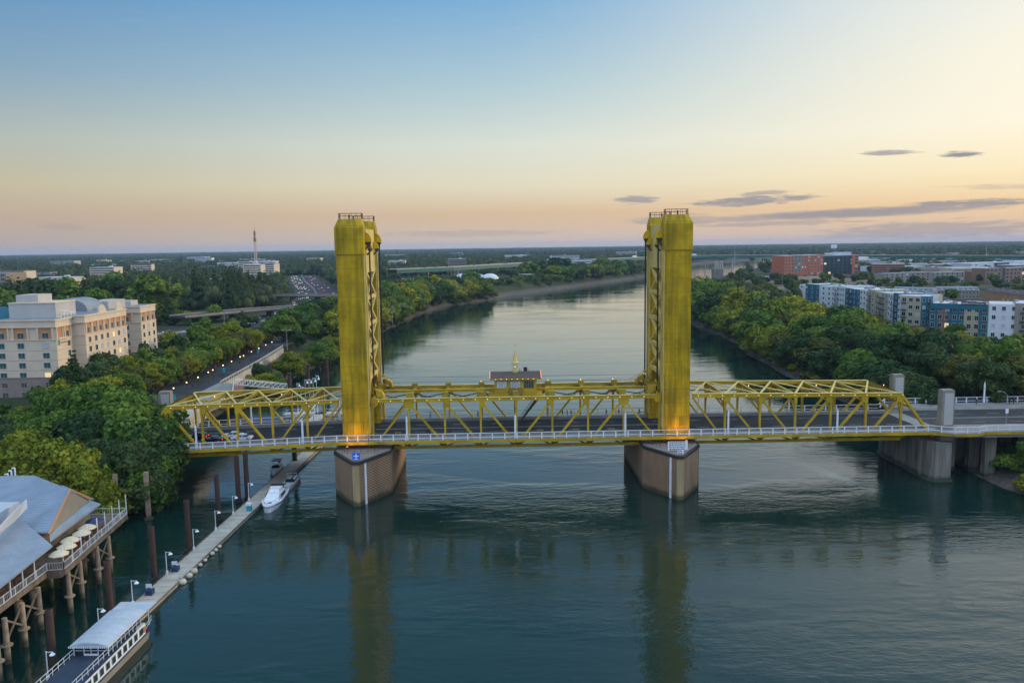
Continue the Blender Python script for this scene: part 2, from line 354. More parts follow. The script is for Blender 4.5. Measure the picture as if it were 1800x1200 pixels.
def np_mesh(name, V, F, m, parent=None, smooth=False):
    me = bpy.data.meshes.new(name); me.vertices.add(len(V)); me.vertices.foreach_set('co', np.ascontiguousarray(V, np.float32).ravel())
    k = F.shape[1]; me.loops.add(F.size); me.loops.foreach_set('vertex_index', np.ascontiguousarray(F, np.int32).ravel()); me.polygons.add(len(F))
    me.polygons.foreach_set('loop_start', np.arange(0, F.size, k, dtype=np.int32)); me.polygons.foreach_set('loop_total', np.full(len(F), k, np.int32))
    me.update(calc_edges=True); me.materials.append(MAT[m] if isinstance(m, str) else m)
    if smooth: me.shade_smooth()
    o = bpy.data.objects.new(name, me); COL.objects.link(o); o.parent = parent; return o

gm = bpy.data.materials.new('land'); gm.use_nodes = True; t = gm.node_tree; n = t.nodes; l = t.links; b = n['Principled BSDF']; b.inputs['Roughness'].default_value = .95; b.inputs['Specular IOR Level'].default_value = .1
g = n.new('ShaderNodeNewGeometry'); sp = n.new('ShaderNodeSeparateXYZ'); l.new(g.outputs['Position'], sp.inputs[0])
n1 = n.new('ShaderNodeTexNoise'); n1.inputs['Scale'].default_value = .02; n1.inputs['Detail'].default_value = 8; n1.inputs['Roughness'].default_value = .7; l.new(g.outputs['Position'], n1.inputs['Vector'])
c1 = n.new('ShaderNodeValToRGB'); l.new(n1.outputs[0], c1.inputs[0]); e = c1.color_ramp.elements; e[0].position = .35; e[1].position = .68
e[0].color = (.022, .035, .014, 1); e[1].color = (.085, .075, .045, 1); x_ = e.new(.5); x_.color = (.040, .052, .022, 1)
n2 = n.new('ShaderNodeTexNoise'); n2.inputs['Scale'].default_value = .5; n2.inputs['Detail'].default_value = 8; n2.inputs['Roughness'].default_value = .75; l.new(g.outputs['Position'], n2.inputs['Vector'])
c2 = n.new('ShaderNodeValToRGB'); l.new(n2.outputs[0], c2.inputs[0]); e = c2.color_ramp.elements; e[0].position = .35; e[1].position = .65; e[0].color = (.045, .04, .033, 1); e[1].color = (.17, .15, .125, 1)
ad = n.new('ShaderNodeMath'); ad.operation = 'MULTIPLY_ADD'; l.new(n2.outputs[0], ad.inputs[0]); ad.inputs[1].default_value = 4; l.new(sp.outputs[2], ad.inputs[2])
mrz = n.new('ShaderNodeMapRange'); l.new(ad.outputs[0], mrz.inputs[0]); mrz.inputs[1].default_value = 4.5; mrz.inputs[2].default_value = 7.5
mi = n.new('ShaderNodeMix'); mi.data_type = 'RGBA'; l.new(mrz.outputs[0], mi.inputs[0]); l.new(c2.outputs[0], mi.inputs[6]); l.new(c1.outputs[0], mi.inputs[7]); l.new(mi.outputs[2], b.inputs['Base Color'])
MAT['land'] = gm
struct(np_mesh('ground', np.stack([XX.ravel(), YY.ravel(), Z], 1), F_, 'land', smooth=True))

wm = bpy.data.materials.new('river_water'); wm.use_nodes = True; t = wm.node_tree; n = t.nodes; l = t.links; b = n['Principled BSDF']
b.inputs['Base Color'].default_value = (.004, .025, .020, 1); b.inputs['IOR'].default_value = 1.7; b.inputs['Specular IOR Level'].default_value = .5
tc = n.new('ShaderNodeNewGeometry')
def wn(scale, sx, sy, det, rot=0., rough=.55):
    mp_ = n.new('ShaderNodeMapping'); mp_.inputs['Scale'].default_value = (sx, sy, 1); mp_.inputs['Rotation'].default_value = (0, 0, rot); l.new(tc.outputs['Position'], mp_.inputs[0])
    q = n.new('ShaderNodeTexNoise'); q.inputs['Scale'].default_value = scale; q.inputs['Detail'].default_value = det; q.inputs['Roughness'].default_value = rough; l.new(mp_.outputs[0], q.inputs['Vector']); return q.outputs[0]
def mm(op, a, c_):
    q = n.new('ShaderNodeMath'); q.operation = op
    for i, v in enumerate((a, c_)):
        if isinstance(v, (int, float)): q.inputs[i].default_value = v
        else: l.new(v, q.inputs[i])
    return q.outputs[0]
small = wn(.62, .6, 1.35, 4, .1, .6); med = wn(.14, .6, 1.4, 3, -.15); big = wn(.022, .55, 1.5, 4, .1, .6)
pm = n.new('ShaderNodeMapRange'); pm.interpolation_type = 'SMOOTHSTEP'; l.new(big, pm.inputs[0]); pm.inputs[1].default_value = .44; pm.inputs[2].default_value = .58; pm.inputs[3].default_value = .30; pm.inputs[4].default_value = 1.0
spw = n.new('ShaderNodeSeparateXYZ'); l.new(tc.outputs['Position'], spw.inputs[0])
calm = n.new('ShaderNodeMapRange'); calm.interpolation_type = 'SMOOTHSTEP'; l.new(spw.outputs[1], calm.inputs[0]); calm.inputs[1].default_value = -60; calm.inputs[2].default_value = 180; calm.inputs[3].default_value = 1.3; calm.inputs[4].default_value = .46
hgt = mm('MULTIPLY', mm('MULTIPLY', mm('ADD', mm('MULTIPLY', small, .24), mm('MULTIPLY', med, .34)), pm.outputs[0]), calm.outputs[0])
bp = n.new('ShaderNodeBump'); bp.inputs['Strength'].default_value = .42; bp.inputs['Distance'].default_value = 1.0; l.new(hgt, bp.inputs['Height']); l.new(bp.outputs[0], b.inputs['Normal'])
rr = n.new('ShaderNodeMapRange'); l.new(big, rr.inputs[0]); rr.inputs[1].default_value = .35; rr.inputs[2].default_value = .65; rr.inputs[3].default_value = .015; rr.inputs[4].default_value = .05; l.new(rr.outputs[0], b.inputs['Roughness'])
# bright rippled glint below the right-hand approach span, painted as paler base colour
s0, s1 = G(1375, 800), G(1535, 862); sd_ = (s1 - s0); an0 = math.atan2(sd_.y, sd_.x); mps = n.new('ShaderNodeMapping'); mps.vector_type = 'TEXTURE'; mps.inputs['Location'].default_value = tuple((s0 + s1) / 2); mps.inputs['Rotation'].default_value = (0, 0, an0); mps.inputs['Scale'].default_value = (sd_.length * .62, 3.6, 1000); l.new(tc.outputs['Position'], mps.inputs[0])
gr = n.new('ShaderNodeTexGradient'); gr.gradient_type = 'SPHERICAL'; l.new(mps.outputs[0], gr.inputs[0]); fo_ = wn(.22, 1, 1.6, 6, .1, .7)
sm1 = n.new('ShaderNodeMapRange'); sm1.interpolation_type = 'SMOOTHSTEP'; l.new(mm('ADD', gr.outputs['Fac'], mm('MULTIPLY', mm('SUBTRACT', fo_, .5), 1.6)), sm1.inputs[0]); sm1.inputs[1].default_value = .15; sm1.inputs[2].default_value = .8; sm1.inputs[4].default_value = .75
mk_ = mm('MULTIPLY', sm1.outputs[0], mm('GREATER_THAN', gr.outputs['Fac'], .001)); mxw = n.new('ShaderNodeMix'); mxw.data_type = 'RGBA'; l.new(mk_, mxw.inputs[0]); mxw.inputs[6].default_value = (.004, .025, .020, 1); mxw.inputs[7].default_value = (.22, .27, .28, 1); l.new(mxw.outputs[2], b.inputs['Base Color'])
MAT['river_water'] = wm
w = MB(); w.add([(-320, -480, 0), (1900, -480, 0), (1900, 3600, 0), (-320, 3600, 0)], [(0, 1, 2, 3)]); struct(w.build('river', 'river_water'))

# ================================================================ trees
def leaf_mat(name, a, b_, c, rnd=.22):
    m = bpy.data.materials.new(name); m.use_nodes = True; t = m.node_tree; n = t.nodes; l = t.links; b = n['Principled BSDF']; out = n['Material Output']
    b.inputs['Roughness'].default_value = .65; b.inputs['Specular IOR Level'].default_value = .25
    tc = n.new('ShaderNodeTexCoord'); oi = n.new('ShaderNodeObjectInfo')
    ad = n.new('ShaderNodeVectorMath'); ad.operation = 'ADD'; l.new(tc.outputs['Object'], ad.inputs[0]); l.new(oi.outputs['Location'], ad.inputs[1])
    q = n.new('ShaderNodeTexNoise'); q.inputs['Scale'].default_value = .35; q.inputs['Detail'].default_value = 6; q.inputs['Roughness'].default_value = .75; l.new(ad.outputs[0], q.inputs['Vector'])
    cr = n.new('ShaderNodeValToRGB'); l.new(q.outputs[0], cr.inputs[0]); e = cr.color_ramp.elements; e[0].position = .3; e[1].position = .72; e[0].color = (*a, 1); e[1].color = (*c, 1); k = e.new(.5); k.color = (*b_, 1)
    hs = n.new('ShaderNodeHueSaturation'); l.new(cr.outputs[0], hs.inputs['Color'])
    m1 = n.new('ShaderNodeMapRange'); l.new(oi.outputs['Random'], m1.inputs[0]); m1.inputs[3].default_value = 1 - rnd; m1.inputs[4].default_value = 1 + rnd; l.new(m1.outputs[0], hs.inputs['Value'])
    m2_ = n.new('ShaderNodeMapRange'); l.new(oi.outputs['Random'], m2_.inputs[0]); m2_.inputs[3].default_value = .515; m2_.inputs[4].default_value = .475; l.new(m2_.outputs[0], hs.inputs['Hue'])
    gi = n.new('ShaderNodeNewGeometry'); m3_ = n.new('ShaderNodeMapRange'); l.new(gi.outputs['Random Per Island'], m3_.inputs[0]); m3_.inputs[3].default_value = .55; m3_.inputs[4].default_value = 1.5
    hs2 = n.new('ShaderNodeHueSaturation'); l.new(hs.outputs[0], hs2.inputs['Color']); l.new(m3_.outputs[0], hs2.inputs['Value']); hs = hs2
    l.new(hs.outputs[0], b.inputs['Base Color'])
    tr = n.new('ShaderNodeBsdfTranslucent'); l.new(hs.outputs[0], tr.inputs[0]); ms = n.new('ShaderNodeMixShader'); ms.inputs[0].default_value = .25
    l.new(b.outputs[0], ms.inputs[1]); l.new(tr.outputs[0], ms.inputs[2]); l.new(ms.outputs[0], out.inputs[0]); MAT[name] = m
leaf_mat('leaf_green', (0.038, 0.088, 0.011), (0.090, 0.169, 0.018), (0.181, 0.254, 0.025))
leaf_mat('leaf_yellow', (0.096, 0.141, 0.011), (0.203, 0.237, 0.014), (0.362, 0.350, 0.020))
leaf_mat('leaf_dark', (0.020, 0.050, 0.014), (0.041, 0.084, 0.020), (0.075, 0.119, 0.027))
leaf_mat('leaf_rust', (0.062, 0.081, 0.016), (0.113, 0.124, 0.020), (0.181, 0.169, 0.025))
leaf_mat('leaf_far', (.013, .030, .014), (.036, .064, .020), (.115, .13, .028), .35)
mat('bark', (.075, .06, .045), .9, .3, 2., .3, 6.)

ICO = None
def blob(c, r, rng, sub=1):
    bm = bmesh.new(); bmesh.ops.create_icosphere(bm, subdivisions=sub, radius=1); v = np.array([p.co[:] for p in bm.verts]); f = np.array([[q.index for q in p.verts] for p in bm.faces]); bm.free()
    return v * r * (1 + rng.uniform(-.12, .12, (len(v), 1))) + c, f
def crown(name, seed, H, RAD, nl, nleaf, ls, m, low=.25, cone=False, lobes=None):
    rng = np.random.default_rng(seed); V = []; F = []; cores = []; no = 0
    hz = H * (1 - low) / 2; cz = H * low + hz; quad = np.array([[-1, -1], [1, -1], [1, 1], [-1, 1]]) * .5
    C = []
    for i in range(nl):
        if cone:
            t = (i + .5) / nl; z = H * low + (H * (1 - low)) * t; r = RAD * (1 - t) ** .85 + .15 * RAD * .3; a = rng.uniform(0, 6.28); C.append((np.array([math.cos(a), math.sin(a), 0]) * r * .25 + [0, 0, z], r * .78, .75))
        else:
            while True:
                q = rng.uniform(-1, 1, 3); 
                if .25 < np.linalg.norm(q) < 1: break
            q = q / np.linalg.norm(q) * rng.uniform(.45, .74)
            C.append((q * [RAD, RAD, hz] + [0, 0, cz], RAD * rng.uniform(.30, .46), rng.uniform(.75, 1.0)))
    if not cone: C.append((np.array([0, 0, cz]), RAD * .55, .9))
    tot = sum(r * r for _, r, _ in C)
    for c, r, sz in C:
        k = max(int(nleaf * r * r / tot), 8); d = rng.normal(size=(k, 3)); d /= np.linalg.norm(d, axis=1)[:, None]
        d[:, 2] = np.where(d[:, 2] < -.35, -d[:, 2] * .8, d[:, 2])
        rad = r * (1.04 - np.abs(rng.normal(0, .13, k))); 
        if not cone: rad *= 1 + .22 * np.sin(d[:, 0] * 5 + seed) * np.sin(d[:, 1] * 5 + seed * 2)
        p = c + d * rad[:, None] * [1, 1, sz]
        nrm = d + rng.normal(0, .55, (k, 3)); nrm /= np.linalg.norm(nrm, axis=1)[:, None]
        a = np.cross(nrm, rng.normal(size=(k, 3))); a /= np.linalg.norm(a, axis=1)[:, None]; bb = np.cross(nrm, a)
        s = ls * rng.uniform(.55, 1.4, k); w = s * rng.uniform(.45, 1, k)
        q = p[:, None, :] + a[:, None, :] * (quad[None, :, :1] * s[:, None, None]) + bb[:, None, :] * (quad[None, :, 1:] * w[:, None, None])
        V.append(q.reshape(-1, 3)); F.append(np.arange(4 * k).reshape(-1, 4) + no); no += 4 * k
        bv, bf = blob(c, np.array([r * .80, r * .80, r * .80 * sz]), rng); V.append(bv); F.append(np.concatenate([bf, bf[:, 2:]], 1) + no); no += len(bv)
    V = np.concatenate(V); F = np.concatenate(F)
    # the core triangles were padded to quads: rebuild those as triangles through from_pydata
    fs = [tuple(q[:3]) if q[2] == q[3] else tuple(q) for q in F.tolist()]
    me = bpy.data.meshes.new('crown'); me.from_pydata(V.tolist(), [], fs); me.materials.append(MAT[m]); return me
def trunk_mesh(seed, H, RAD, low, cone=False):
    rng = random.Random(seed); mb = MB(); r = .028 * H + .05; top = H * (low + .3) if not cone else H * .92
    pts = [Vector((0, 0, -1.2)), Vector((rng.uniform(-.1, .1) * H * .3, rng.uniform(-.1, .1) * H * .3, H * low * .6)), Vector((rng.uniform(-.1, .1) * H * .4, rng.uniform(-.1, .1) * H * .4, top))]
    mb.tube(pts[0], pts[1], r * 1.25, r * .9, 7); mb.tube(pts[1], pts[2], r * .9, r * .35, 7)
    if not cone:
        for k in range(6):
            a = k * 1.05 + rng.uniform(-.3, .3); z = H * low * rng.uniform(.6, 1.1); e = Vector((math.cos(a) * RAD * .6, math.sin(a) * RAD * .6, z + H * .28))
            mb.tube(pts[1] * (1 if z < 0 else 1) + Vector((0, 0, z - H * low * .6)), e, r * .5, r * .12, 5)
    me = bpy.data.meshes.new('trunk'); me.from_pydata([tuple(p) for p in mb.v], [], mb.f); me.materials.append(MAT['bark']); return me
# kind: (H, RAD, lobes, leaves, leaf size, low, cone)
TK = {}
def proto(kind, mats, H, RAD, nl, nleaf, ls, low, cone=False, seeds=(1, 2, 3)):
    for m in mats:
        TK[kind, m] = [(crown(kind, sd * 31 + 5, H, RAD, nl, nleaf, ls, 'leaf_' + m, low, cone), trunk_mesh(sd, H, RAD, low, cone), H) for sd in seeds]
proto('near', ('green', 'yellow', 'dark', 'rust'), 15, 6.8, 26, 12000, .50, .10, seeds=(1, 2))
proto('mid', ('green', 'yellow', 'dark', 'rust'), 15, 7.2, 20, 4600, .80, .06, seeds=(4, 5, 6))
proto('low', ('green', 'yellow', 'dark', 'rust'), 12, 6.2, 12, 620, 1.7, .10, seeds=(7, 8))
proto('spire', ('dark', 'green'), 20, 3.6, 12, 2400, .75, .06, True, seeds=(10, 11))
proto('bush', ('green', 'yellow', 'dark', 'rust'), 4.2, 2.9, 10, 1500, .42, .02, seeds=(13, 14))
TREES = []
RT = random.Random(99)
TINT = {'green': 'green', 'yellow': 'yellow green', 'dark': 'dark green', 'rust': 'brownish'}
def tree(x, y, z, kind, m, h, label, cat='tree', group=None, wide=1., name=None):
    cr, tr, H = RT.choice(TK[kind, m]); s = h / H
    nm = name or {'spire': 'conifer_tree', 'bush': 'riverside_bush'}.get(kind, 'broadleaf_tree')
    r = thing(nm, label, cat, (x, y, z), RT.uniform(0, 6.28), group); r.scale = (s * wide * RT.uniform(.92, 1.08), s * wide * RT.uniform(.92, 1.08), s)
    o = bpy.data.objects.new('crown', cr); COL.objects.link(o); o.parent = r
    o = bpy.data.objects.new('trunk', tr); COL.objects.link(o); o.parent = r
    TREES.append((x, y)); return r

MASS = {}
def mass_tree(x, y, z, kind, m, h, wide, key):   # a tree of a wood that reads as one mass: its crown joins the wood's mesh
    MASS.setdefault(key, []).append((x, y, z, kind, m, h, wide, RT.uniform(0, 6.28)))
_MC = {}
def crown_arrays(me):
    if me.name not in _MC:
        V = np.empty(len(me.vertices) * 3, np.float32); me.vertices.foreach_get('co', V); n = len(me.polygons); lt = np.empty(n, np.int32); me.polygons.foreach_get('loop_total', lt); li = np.empty(len(me.loops), np.int32); me.loops.foreach_get('vertex_index', li)
        _MC[me.name] = (V.reshape(-1, 3), lt, li)
    return _MC[me.name]
def build_mass(key, name, label, cat):
    mats = ['green', 'yellow', 'dark', 'rust']; VV, LT, LI, MI = [], [], [], []; no = 0
    for (x, y, z, kind, m, h, wide, a) in MASS.get(key, []):
        cr, _, H = RT.choice(TK[kind, m]); V, lt, li = crown_arrays(cr); s = h / H; c, n_ = math.cos(a), math.sin(a)
        q = np.stack([(V[:, 0] * c - V[:, 1] * n_) * s * wide + x, (V[:, 0] * n_ + V[:, 1] * c) * s * wide + y, V[:, 2] * s + z], 1); VV.append(q); LT.append(lt); LI.append(li + no); MI.append(np.full(len(lt), mats.index(m), np.int32)); no += len(V)
    V, lt, li, mi = np.concatenate(VV), np.concatenate(LT), np.concatenate(LI), np.concatenate(MI)
    me = bpy.data.meshes.new(name); me.vertices.add(len(V)); me.vertices.foreach_set('co', V.astype(np.float32).ravel()); me.loops.add(len(li)); me.loops.foreach_set('vertex_index', li.astype(np.int32)); me.polygons.add(len(lt))
    me.polygons.foreach_set('loop_start', np.concatenate([[0], np.cumsum(lt)[:-1]]).astype(np.int32)); me.polygons.foreach_set('loop_total', lt)
    for m in mats: me.materials.append(MAT['leaf_' + m])
    me.polygons.foreach_set('material_index', mi); me.update(calc_edges=True)
    o = bpy.data.objects.new(name, me); COL.objects.link(o); return tag(o, label, cat, kind='stuff')
# ================================================================ bridge
YN, YF = 0.0, 17.0
def deck_z(x): return 11.3 + (min(x + 40, 0) * .036) + (max(x - 60, 0) * -.003)
def chord_z(x): return 19.75 + (min(x + 40, 0) * .020) - max(x - 40, 0) * .0125
def low_z(x): return 8.95 + (min(x + 40, 0) * .030)
# painted steel of the towers: riveted plates with seams and runs of dirt
tm = MAT['tower_gold'].copy(); tm.name = 'tower_plate'; MAT['tower_plate'] = tm; t = tm.node_tree; n = t.nodes; l = t.links; b = n['Principled BSDF']
src = b.inputs['Base Color'].links[0].from_socket
tc = n.new('ShaderNodeTexCoord'); sx = n.new('ShaderNodeSeparateXYZ'); l.new(tc.outputs['Object'], sx.inputs[0])
sm_ = n.new('ShaderNodeMath'); sm_.operation = 'ADD'; l.new(sx.outputs[0], sm_.inputs[0]); l.new(sx.outputs[1], sm_.inputs[1])
cx_ = n.new('ShaderNodeCombineXYZ'); l.new(sm_.outputs[0], cx_.inputs[0]); l.new(sx.outputs[2], cx_.inputs[1])
br = n.new('ShaderNodeTexBrick'); br.offset = 0; br.squash = 1; l.new(cx_.outputs[0], br.inputs['Vector']); br.inputs['Scale'].default_value = 1; br.inputs['Brick Width'].default_value = 2.15; br.inputs['Row Height'].default_value = 3.1
br.inputs['Mortar Size'].default_value = .045; br.inputs['Mortar Smooth'].default_value = .6; br.inputs['Color1'].default_value = (1, 1, 1, 1); br.inputs['Color2'].default_value = (.80, .84, .76, 1); br.inputs['Mortar'].default_value = (.45, .42, .36, 1)
st = n.new('ShaderNodeTexNoise'); mp_ = n.new('ShaderNodeMapping'); mp_.inputs['Scale'].default_value = (1.2, 1.2, .10); l.new(tc.outputs['Object'], mp_.inputs[0]); l.new(mp_.outputs[0], st.inputs['Vector']); st.inputs['Scale'].default_value = .9; st.inputs['Detail'].default_value = 6
cr = n.new('ShaderNodeValToRGB'); l.new(st.outputs[0], cr.inputs[0]); e = cr.color_ramp.elements; e[0].position = .35; e[1].position = .6; e[0].color = (.62, .66, .7, 1); e[1].color = (1, 1, 1, 1)
def mul(a, b_):
    q = n.new('ShaderNodeMix'); q.data_type = 'RGBA'; q.blend_type = 'MULTIPLY'; q.inputs[0].default_value = 1; l.new(a, q.inputs[6]); l.new(b_, q.inputs[7]); return q.outputs[2]
l.new(mul(mul(src, br.outputs['Color']), cr.outputs[0]), b.inputs['Base Color'])

bulb_mb = MB(); bulb_mb.ball((0, 0, 0), .085, 6)
BULB = None
def bulbs(parent, pts, m='bulb_small', r=1.):
    global BULB
    if BULB is None: BULB = bulb_mb.build('bulb_seed', 'bulb_small').data; bpy.data.objects.remove(bpy.data.objects['bulb_seed']); BULB.name = 'bulb'
    for p in pts:
        off = parent.location + (parent.parent.location if parent.parent else Vector((0, 0, 0)))
        o = bpy.data.objects.new('bulb', BULB); COL.objects.link(o); o.parent = parent; o.location = Vector(p) - off; o.scale = (r,) * 3

def truss_side(root, y, nodes, diag, verts, near, end=None, arcs=False):
    m = MB(); 
    for a, b_ in zip(nodes[:-1], nodes[1:]):
        m.bar((a, y, chord_z(a)), (b_, y, chord_z(b_)), .6, .78)
        m.bar((a, y, low_z(a)), (b_, y, low_z(b_)), .55, .6)
    for x in verts: m.bar((x, y, low_z(x)), (x, y, chord_z(x) - .4), .42, .5, (0, 1, 0))
    for a, b_ in diag: m.bar((a, y, chord_z(a) - .5), (b_, y, low_z(b_) + .2), .42, .52, (0, 1, 0))
    if end: m.bar((end[0], y, chord_z(end[0])), (end[1], y, low_z(end[1])), .55, .8, (0, 1, 0))
    m.build('truss', 'gold_paint', root, True)
    g = MB()
    for x in verts:
        wd = 1.5; dirs = [(b_ - a) for a, b_ in diag if abs(a - x) < .1]; z = chord_z(x) - .42
        lx = 1.15 if any(d < 0 for d in dirs) else .32; rx = 1.15 if any(d > 0 for d in dirs) else .32
        g.cut().extr([(x - lx, y - .34, z), (x - lx, y - .34, z - .7), (x - .3, y - .34, z - 1.5), (x + .3, y - .34, z - 1.5), (x + rx, y - .34, z - .7), (x + rx, y - .34, z)], (0, .68, 0))
    g.build('gusset_plate', 'gold_paint', root, True)
    f = MB()
    for a, b_ in zip(nodes[:-1], nodes[1:]): f.bar((a, y, chord_z(a) + .455), (b_, y, chord_z(b_) + .455), .86, .06)
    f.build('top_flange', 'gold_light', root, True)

def laced(m, p, q, w=.5, k=12):             # a light lattice strut: two flanges and zigzag lacing
    p, q = Vector(p), Vector(q); d = (q - p).normalized(); s = d.cross(Vector((0, 0, 1))).normalized() * (w / 2)
    m.bar(p + s, q + s, .09); m.bar(p - s, q - s, .09)
    for i in range(k): a, b_ = p.lerp(q, i / k), p.lerp(q, (i + 1) / k); sg = 1 if i % 2 else -1; m.bar(a + s * sg, b_ - s * sg, .06)

def railing(root, name, pts, m_='white_paint', h=1.4, post=.26, step=2.7, dark=False):
    m = MB(); acc = 0
    for a, b_ in zip(pts[:-1], pts[1:]):
        a, b_ = Vector(a), Vector(b_); Lg = (b_ - a).length; k = max(int(round(Lg / step)), 1); pw = post
        m.bar(a + Vector((0, 0, h)), b_ + Vector((0, 0, h)), .16, .11); m.bar(a + Vector((0, 0, h * .33)), b_ + Vector((0, 0, h * .33)), .10, .12)
        m.bar(a + Vector((0, 0, h * .66)), b_ + Vector((0, 0, h * .66)), .02, .02)
        for i in range(0 if acc == 0 else 1, k + 1): p = a.lerp(b_, i / k); m.bx(p.x - pw / 2, p.x + pw / 2, p.y - .08, p.y + .08, p.z, p.z + h)
        acc += 1
    return m.build(name, m_, root, True)

def deck(root, x0, x1, name='deck', ynear=-3.75, yfar=20.6):
    segs = [x for x in (x0, -40, 60, x1) if x0 <= x <= x1]; segs = sorted(set(segs))
    d = MB(); s = MB(); c = MB(); f = MB(); u = MB()
    def slab(mb, y0, y1, t0, t1): mb.add(
            [(a, y0, za + t0), (a, y1, za + t0), (a, y1, za + t1), (a, y0, za + t1), (b_, y0, zb + t0), (b_, y1, zb + t0), (b_, y1, zb + t1), (b_, y0, zb + t1)],
            [(0, 1, 2, 3), (7, 6, 5, 4), (0, 4, 5, 1), (1, 5, 6, 2), (2, 6, 7, 3), (3, 7, 4, 0)])
    for a, b_ in zip(segs[:-1], segs[1:]):
        za, zb = deck_z(a), deck_z(b_)
        slab(d, .95, 16.05, -.35, 0)
    for mb, bands in ((s, ((ynear + .12, -.45, -.10, .12), (17.45, yfar - .1, -.10, .12))), (c, ((.55, .95, -.4, .55), (16.05, 16.5, -.4, .75))),
                      (f, ((ynear - .1, ynear + .12, -.62, .06), (yfar - .1, yfar + .1, -.62, .06))), (u, tuple((y - .2, y + .2, -1.5, -.36) for y in (3.5, 8.5, 13.5)))):
        for bd in bands:
            mb.cut()
            for a, b_ in zip(segs[:-1], segs[1:]): za, zb = deck_z(a), deck_z(b_); slab(mb, *bd)
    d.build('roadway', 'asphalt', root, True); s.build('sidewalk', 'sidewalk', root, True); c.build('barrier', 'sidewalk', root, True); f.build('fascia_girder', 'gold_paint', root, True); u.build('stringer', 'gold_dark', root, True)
def underside(root, nodes):
    u = MB(); k = MB()
    for x in nodes:
        z = deck_z(x); u.cut().bx(x - .25, x + .25, -.2, 17.2, z - 2.0, z - .37)
        for sg, y in ((-1, -.3), (1, 17.3)): k.cut().extr([(x - .16, y, z - .12), (x - .16, y + sg * 3.35, z - .12), (x - .16, y + sg * 3.35, z - .55), (x - .16, y, z - 2.2)], (.32, 0, 0))
    u.cut()
    for a, b_ in zip(nodes[:-1], nodes[1:]): u.bar((a, 0, low_z(a)), (b_, 17, low_z(b_)), .25, .25); u.bar((a, 17, low_z(a)), (b_, 0, low_z(b_)), .25, .25)
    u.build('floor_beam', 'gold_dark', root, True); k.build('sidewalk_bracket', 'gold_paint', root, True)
def paint_lines(root, x0, x1):
    m = MB(); x = x0
    while x < x1 - 3:
        for y in (4.7, 12.4): m.add([(x, y - .07, deck_z(x) + .006), (x + 3, y - .07, deck_z(x + 3) + .006), (x + 3, y + .07, deck_z(x + 3) + .006), (x, y + .07, deck_z(x) + .006)], [(0, 1, 2, 3)])
        x += 9
    for y in (8.35, 8.65):
        m.add([(x0, y - .06, deck_z(x0) + .006), (x1, y - .06, deck_z(x1) + .006), (x1, y + .06, deck_z(x1) + .006), (x0, y + .06, deck_z(x0) + .006)], [(0, 1, 2, 3)])
    m.build('lane_marking', 'road_paint', root, True)

# ---- lift span
span = thing('lift_span', 'golden steel lift span hanging between the two lift towers, under the control house', 'bridge span', (0, 0, 0))
NL = [-32.4 + 8.1 * i for i in range(9)]
DG = [(NL[1], NL[0]), (NL[1], NL[2]), (NL[2], NL[3]), (NL[3], NL[4]), (NL[5], NL[4]), (NL[6], NL[5]), (NL[7], NL[6]), (NL[7], NL[8])]
for y, nr in ((YN, True), (YF, False)): truss_side(span, y, NL, DG, NL, nr)
br_ = MB(); la = MB(); wk = MB()
wk.bx(-31, 31, 9.6, 10.5, 19.75, 20.3); wk.bx(-31, 31, 9.55, 10.55, 20.32, 20.4)
for i, x in enumerate(NL):
    br_.cut().bx(x - .35, x + .35, .3, 16.7, 19.05, 20.1)
    for y0 in (2.2, 14.6): br_.box(x, y0, 20.45, 1.5, .9, .7); br_.tube((x - .7, y0, 20.95), (x + .7, y0, 20.95), .32, n=8)
    for y0, sg in ((.3, 1), (16.7, -1)): br_.bar((x, y0, 16.6), (x, y0 + sg * 2.6, 19.2), .3, .35)
for a, b_ in zip(NL[:-1], NL[1:]): laced(la, (a, .5, 19.6), (b_, 9.6, 19.6), .7, 16); laced(la, (b_, .5, 19.55), (a, 9.6, 19.55), .5, 10); laced(la, (a, 10.5, 19.6), (b_, 16.6, 19.6), .7, 12)
br_.build('cross_strut', 'gold_dark', span, True); la.build('lateral_bracing', 'dark_metal', span, True); wk.build('catwalk', 'gold_paint', span, True)
for sx_ in (-1, 1):                          # curved end housings where the ropes take hold
    h = MB()
    for y in (1.2, 15.8):
        h.cut(); rings = []
        for k in range(7):
            a = math.pi / 2 * k / 6; x = sx_ * (32.0 - 2.2 * math.sin(a)); z = 20.4 + 1.9 * math.cos(a)
            rings.append([(x, y - .9, max(z - 1.3, 20.1)), (x, y + .9, max(z - 1.3, 20.1)), (x, y + .9, z), (x, y - .9, z)])
        h.loft(rings); h.box(sx_ * 31.9, y, 21.0, .5, 1.8, 2.4)
        for k in range(5): x = sx_ * (31.2 - k * .9); h.bar((x, y - .85, 22.6 - k * .5), (x, y - .85, 19.9), .1)
        h.bar((sx_ * 31.5, y - .9, 23.1), (sx_ * 28, y - .9, 21.2), .09); h.tube((sx_ * 32.0, y - .5, 23.0), (sx_ * 32.0, y + .5, 23.0), .4, n=10)
    h.build('end_housing', 'gold_paint', span, True)
    d = MB(); d.tube((sx_ * 32.2, -.45, 19.5), (sx_ * 32.2, .45, 19.5), 1.1, n=16); d.tube((sx_ * 32.4, -.6, 19.5), (sx_ * 32.4, .6, 19.5), .45, n=10); d.build('corner_casting', 'gold_paint', span, True)
deck(span, -33, 33); underside(span, NL); paint_lines(span, -33, 33)
railing(span, 'railing', [(-33, -3.6, deck_z(-33) + .1), (33, -3.6, deck_z(33) + .1)])
railing(span, 'far_railing', [(-33, 20.4, deck_z(-33) + .1), (33, 20.4, deck_z(33) + .1)], 'grey_metal', 1.5, .09, 6)
ct = MB()
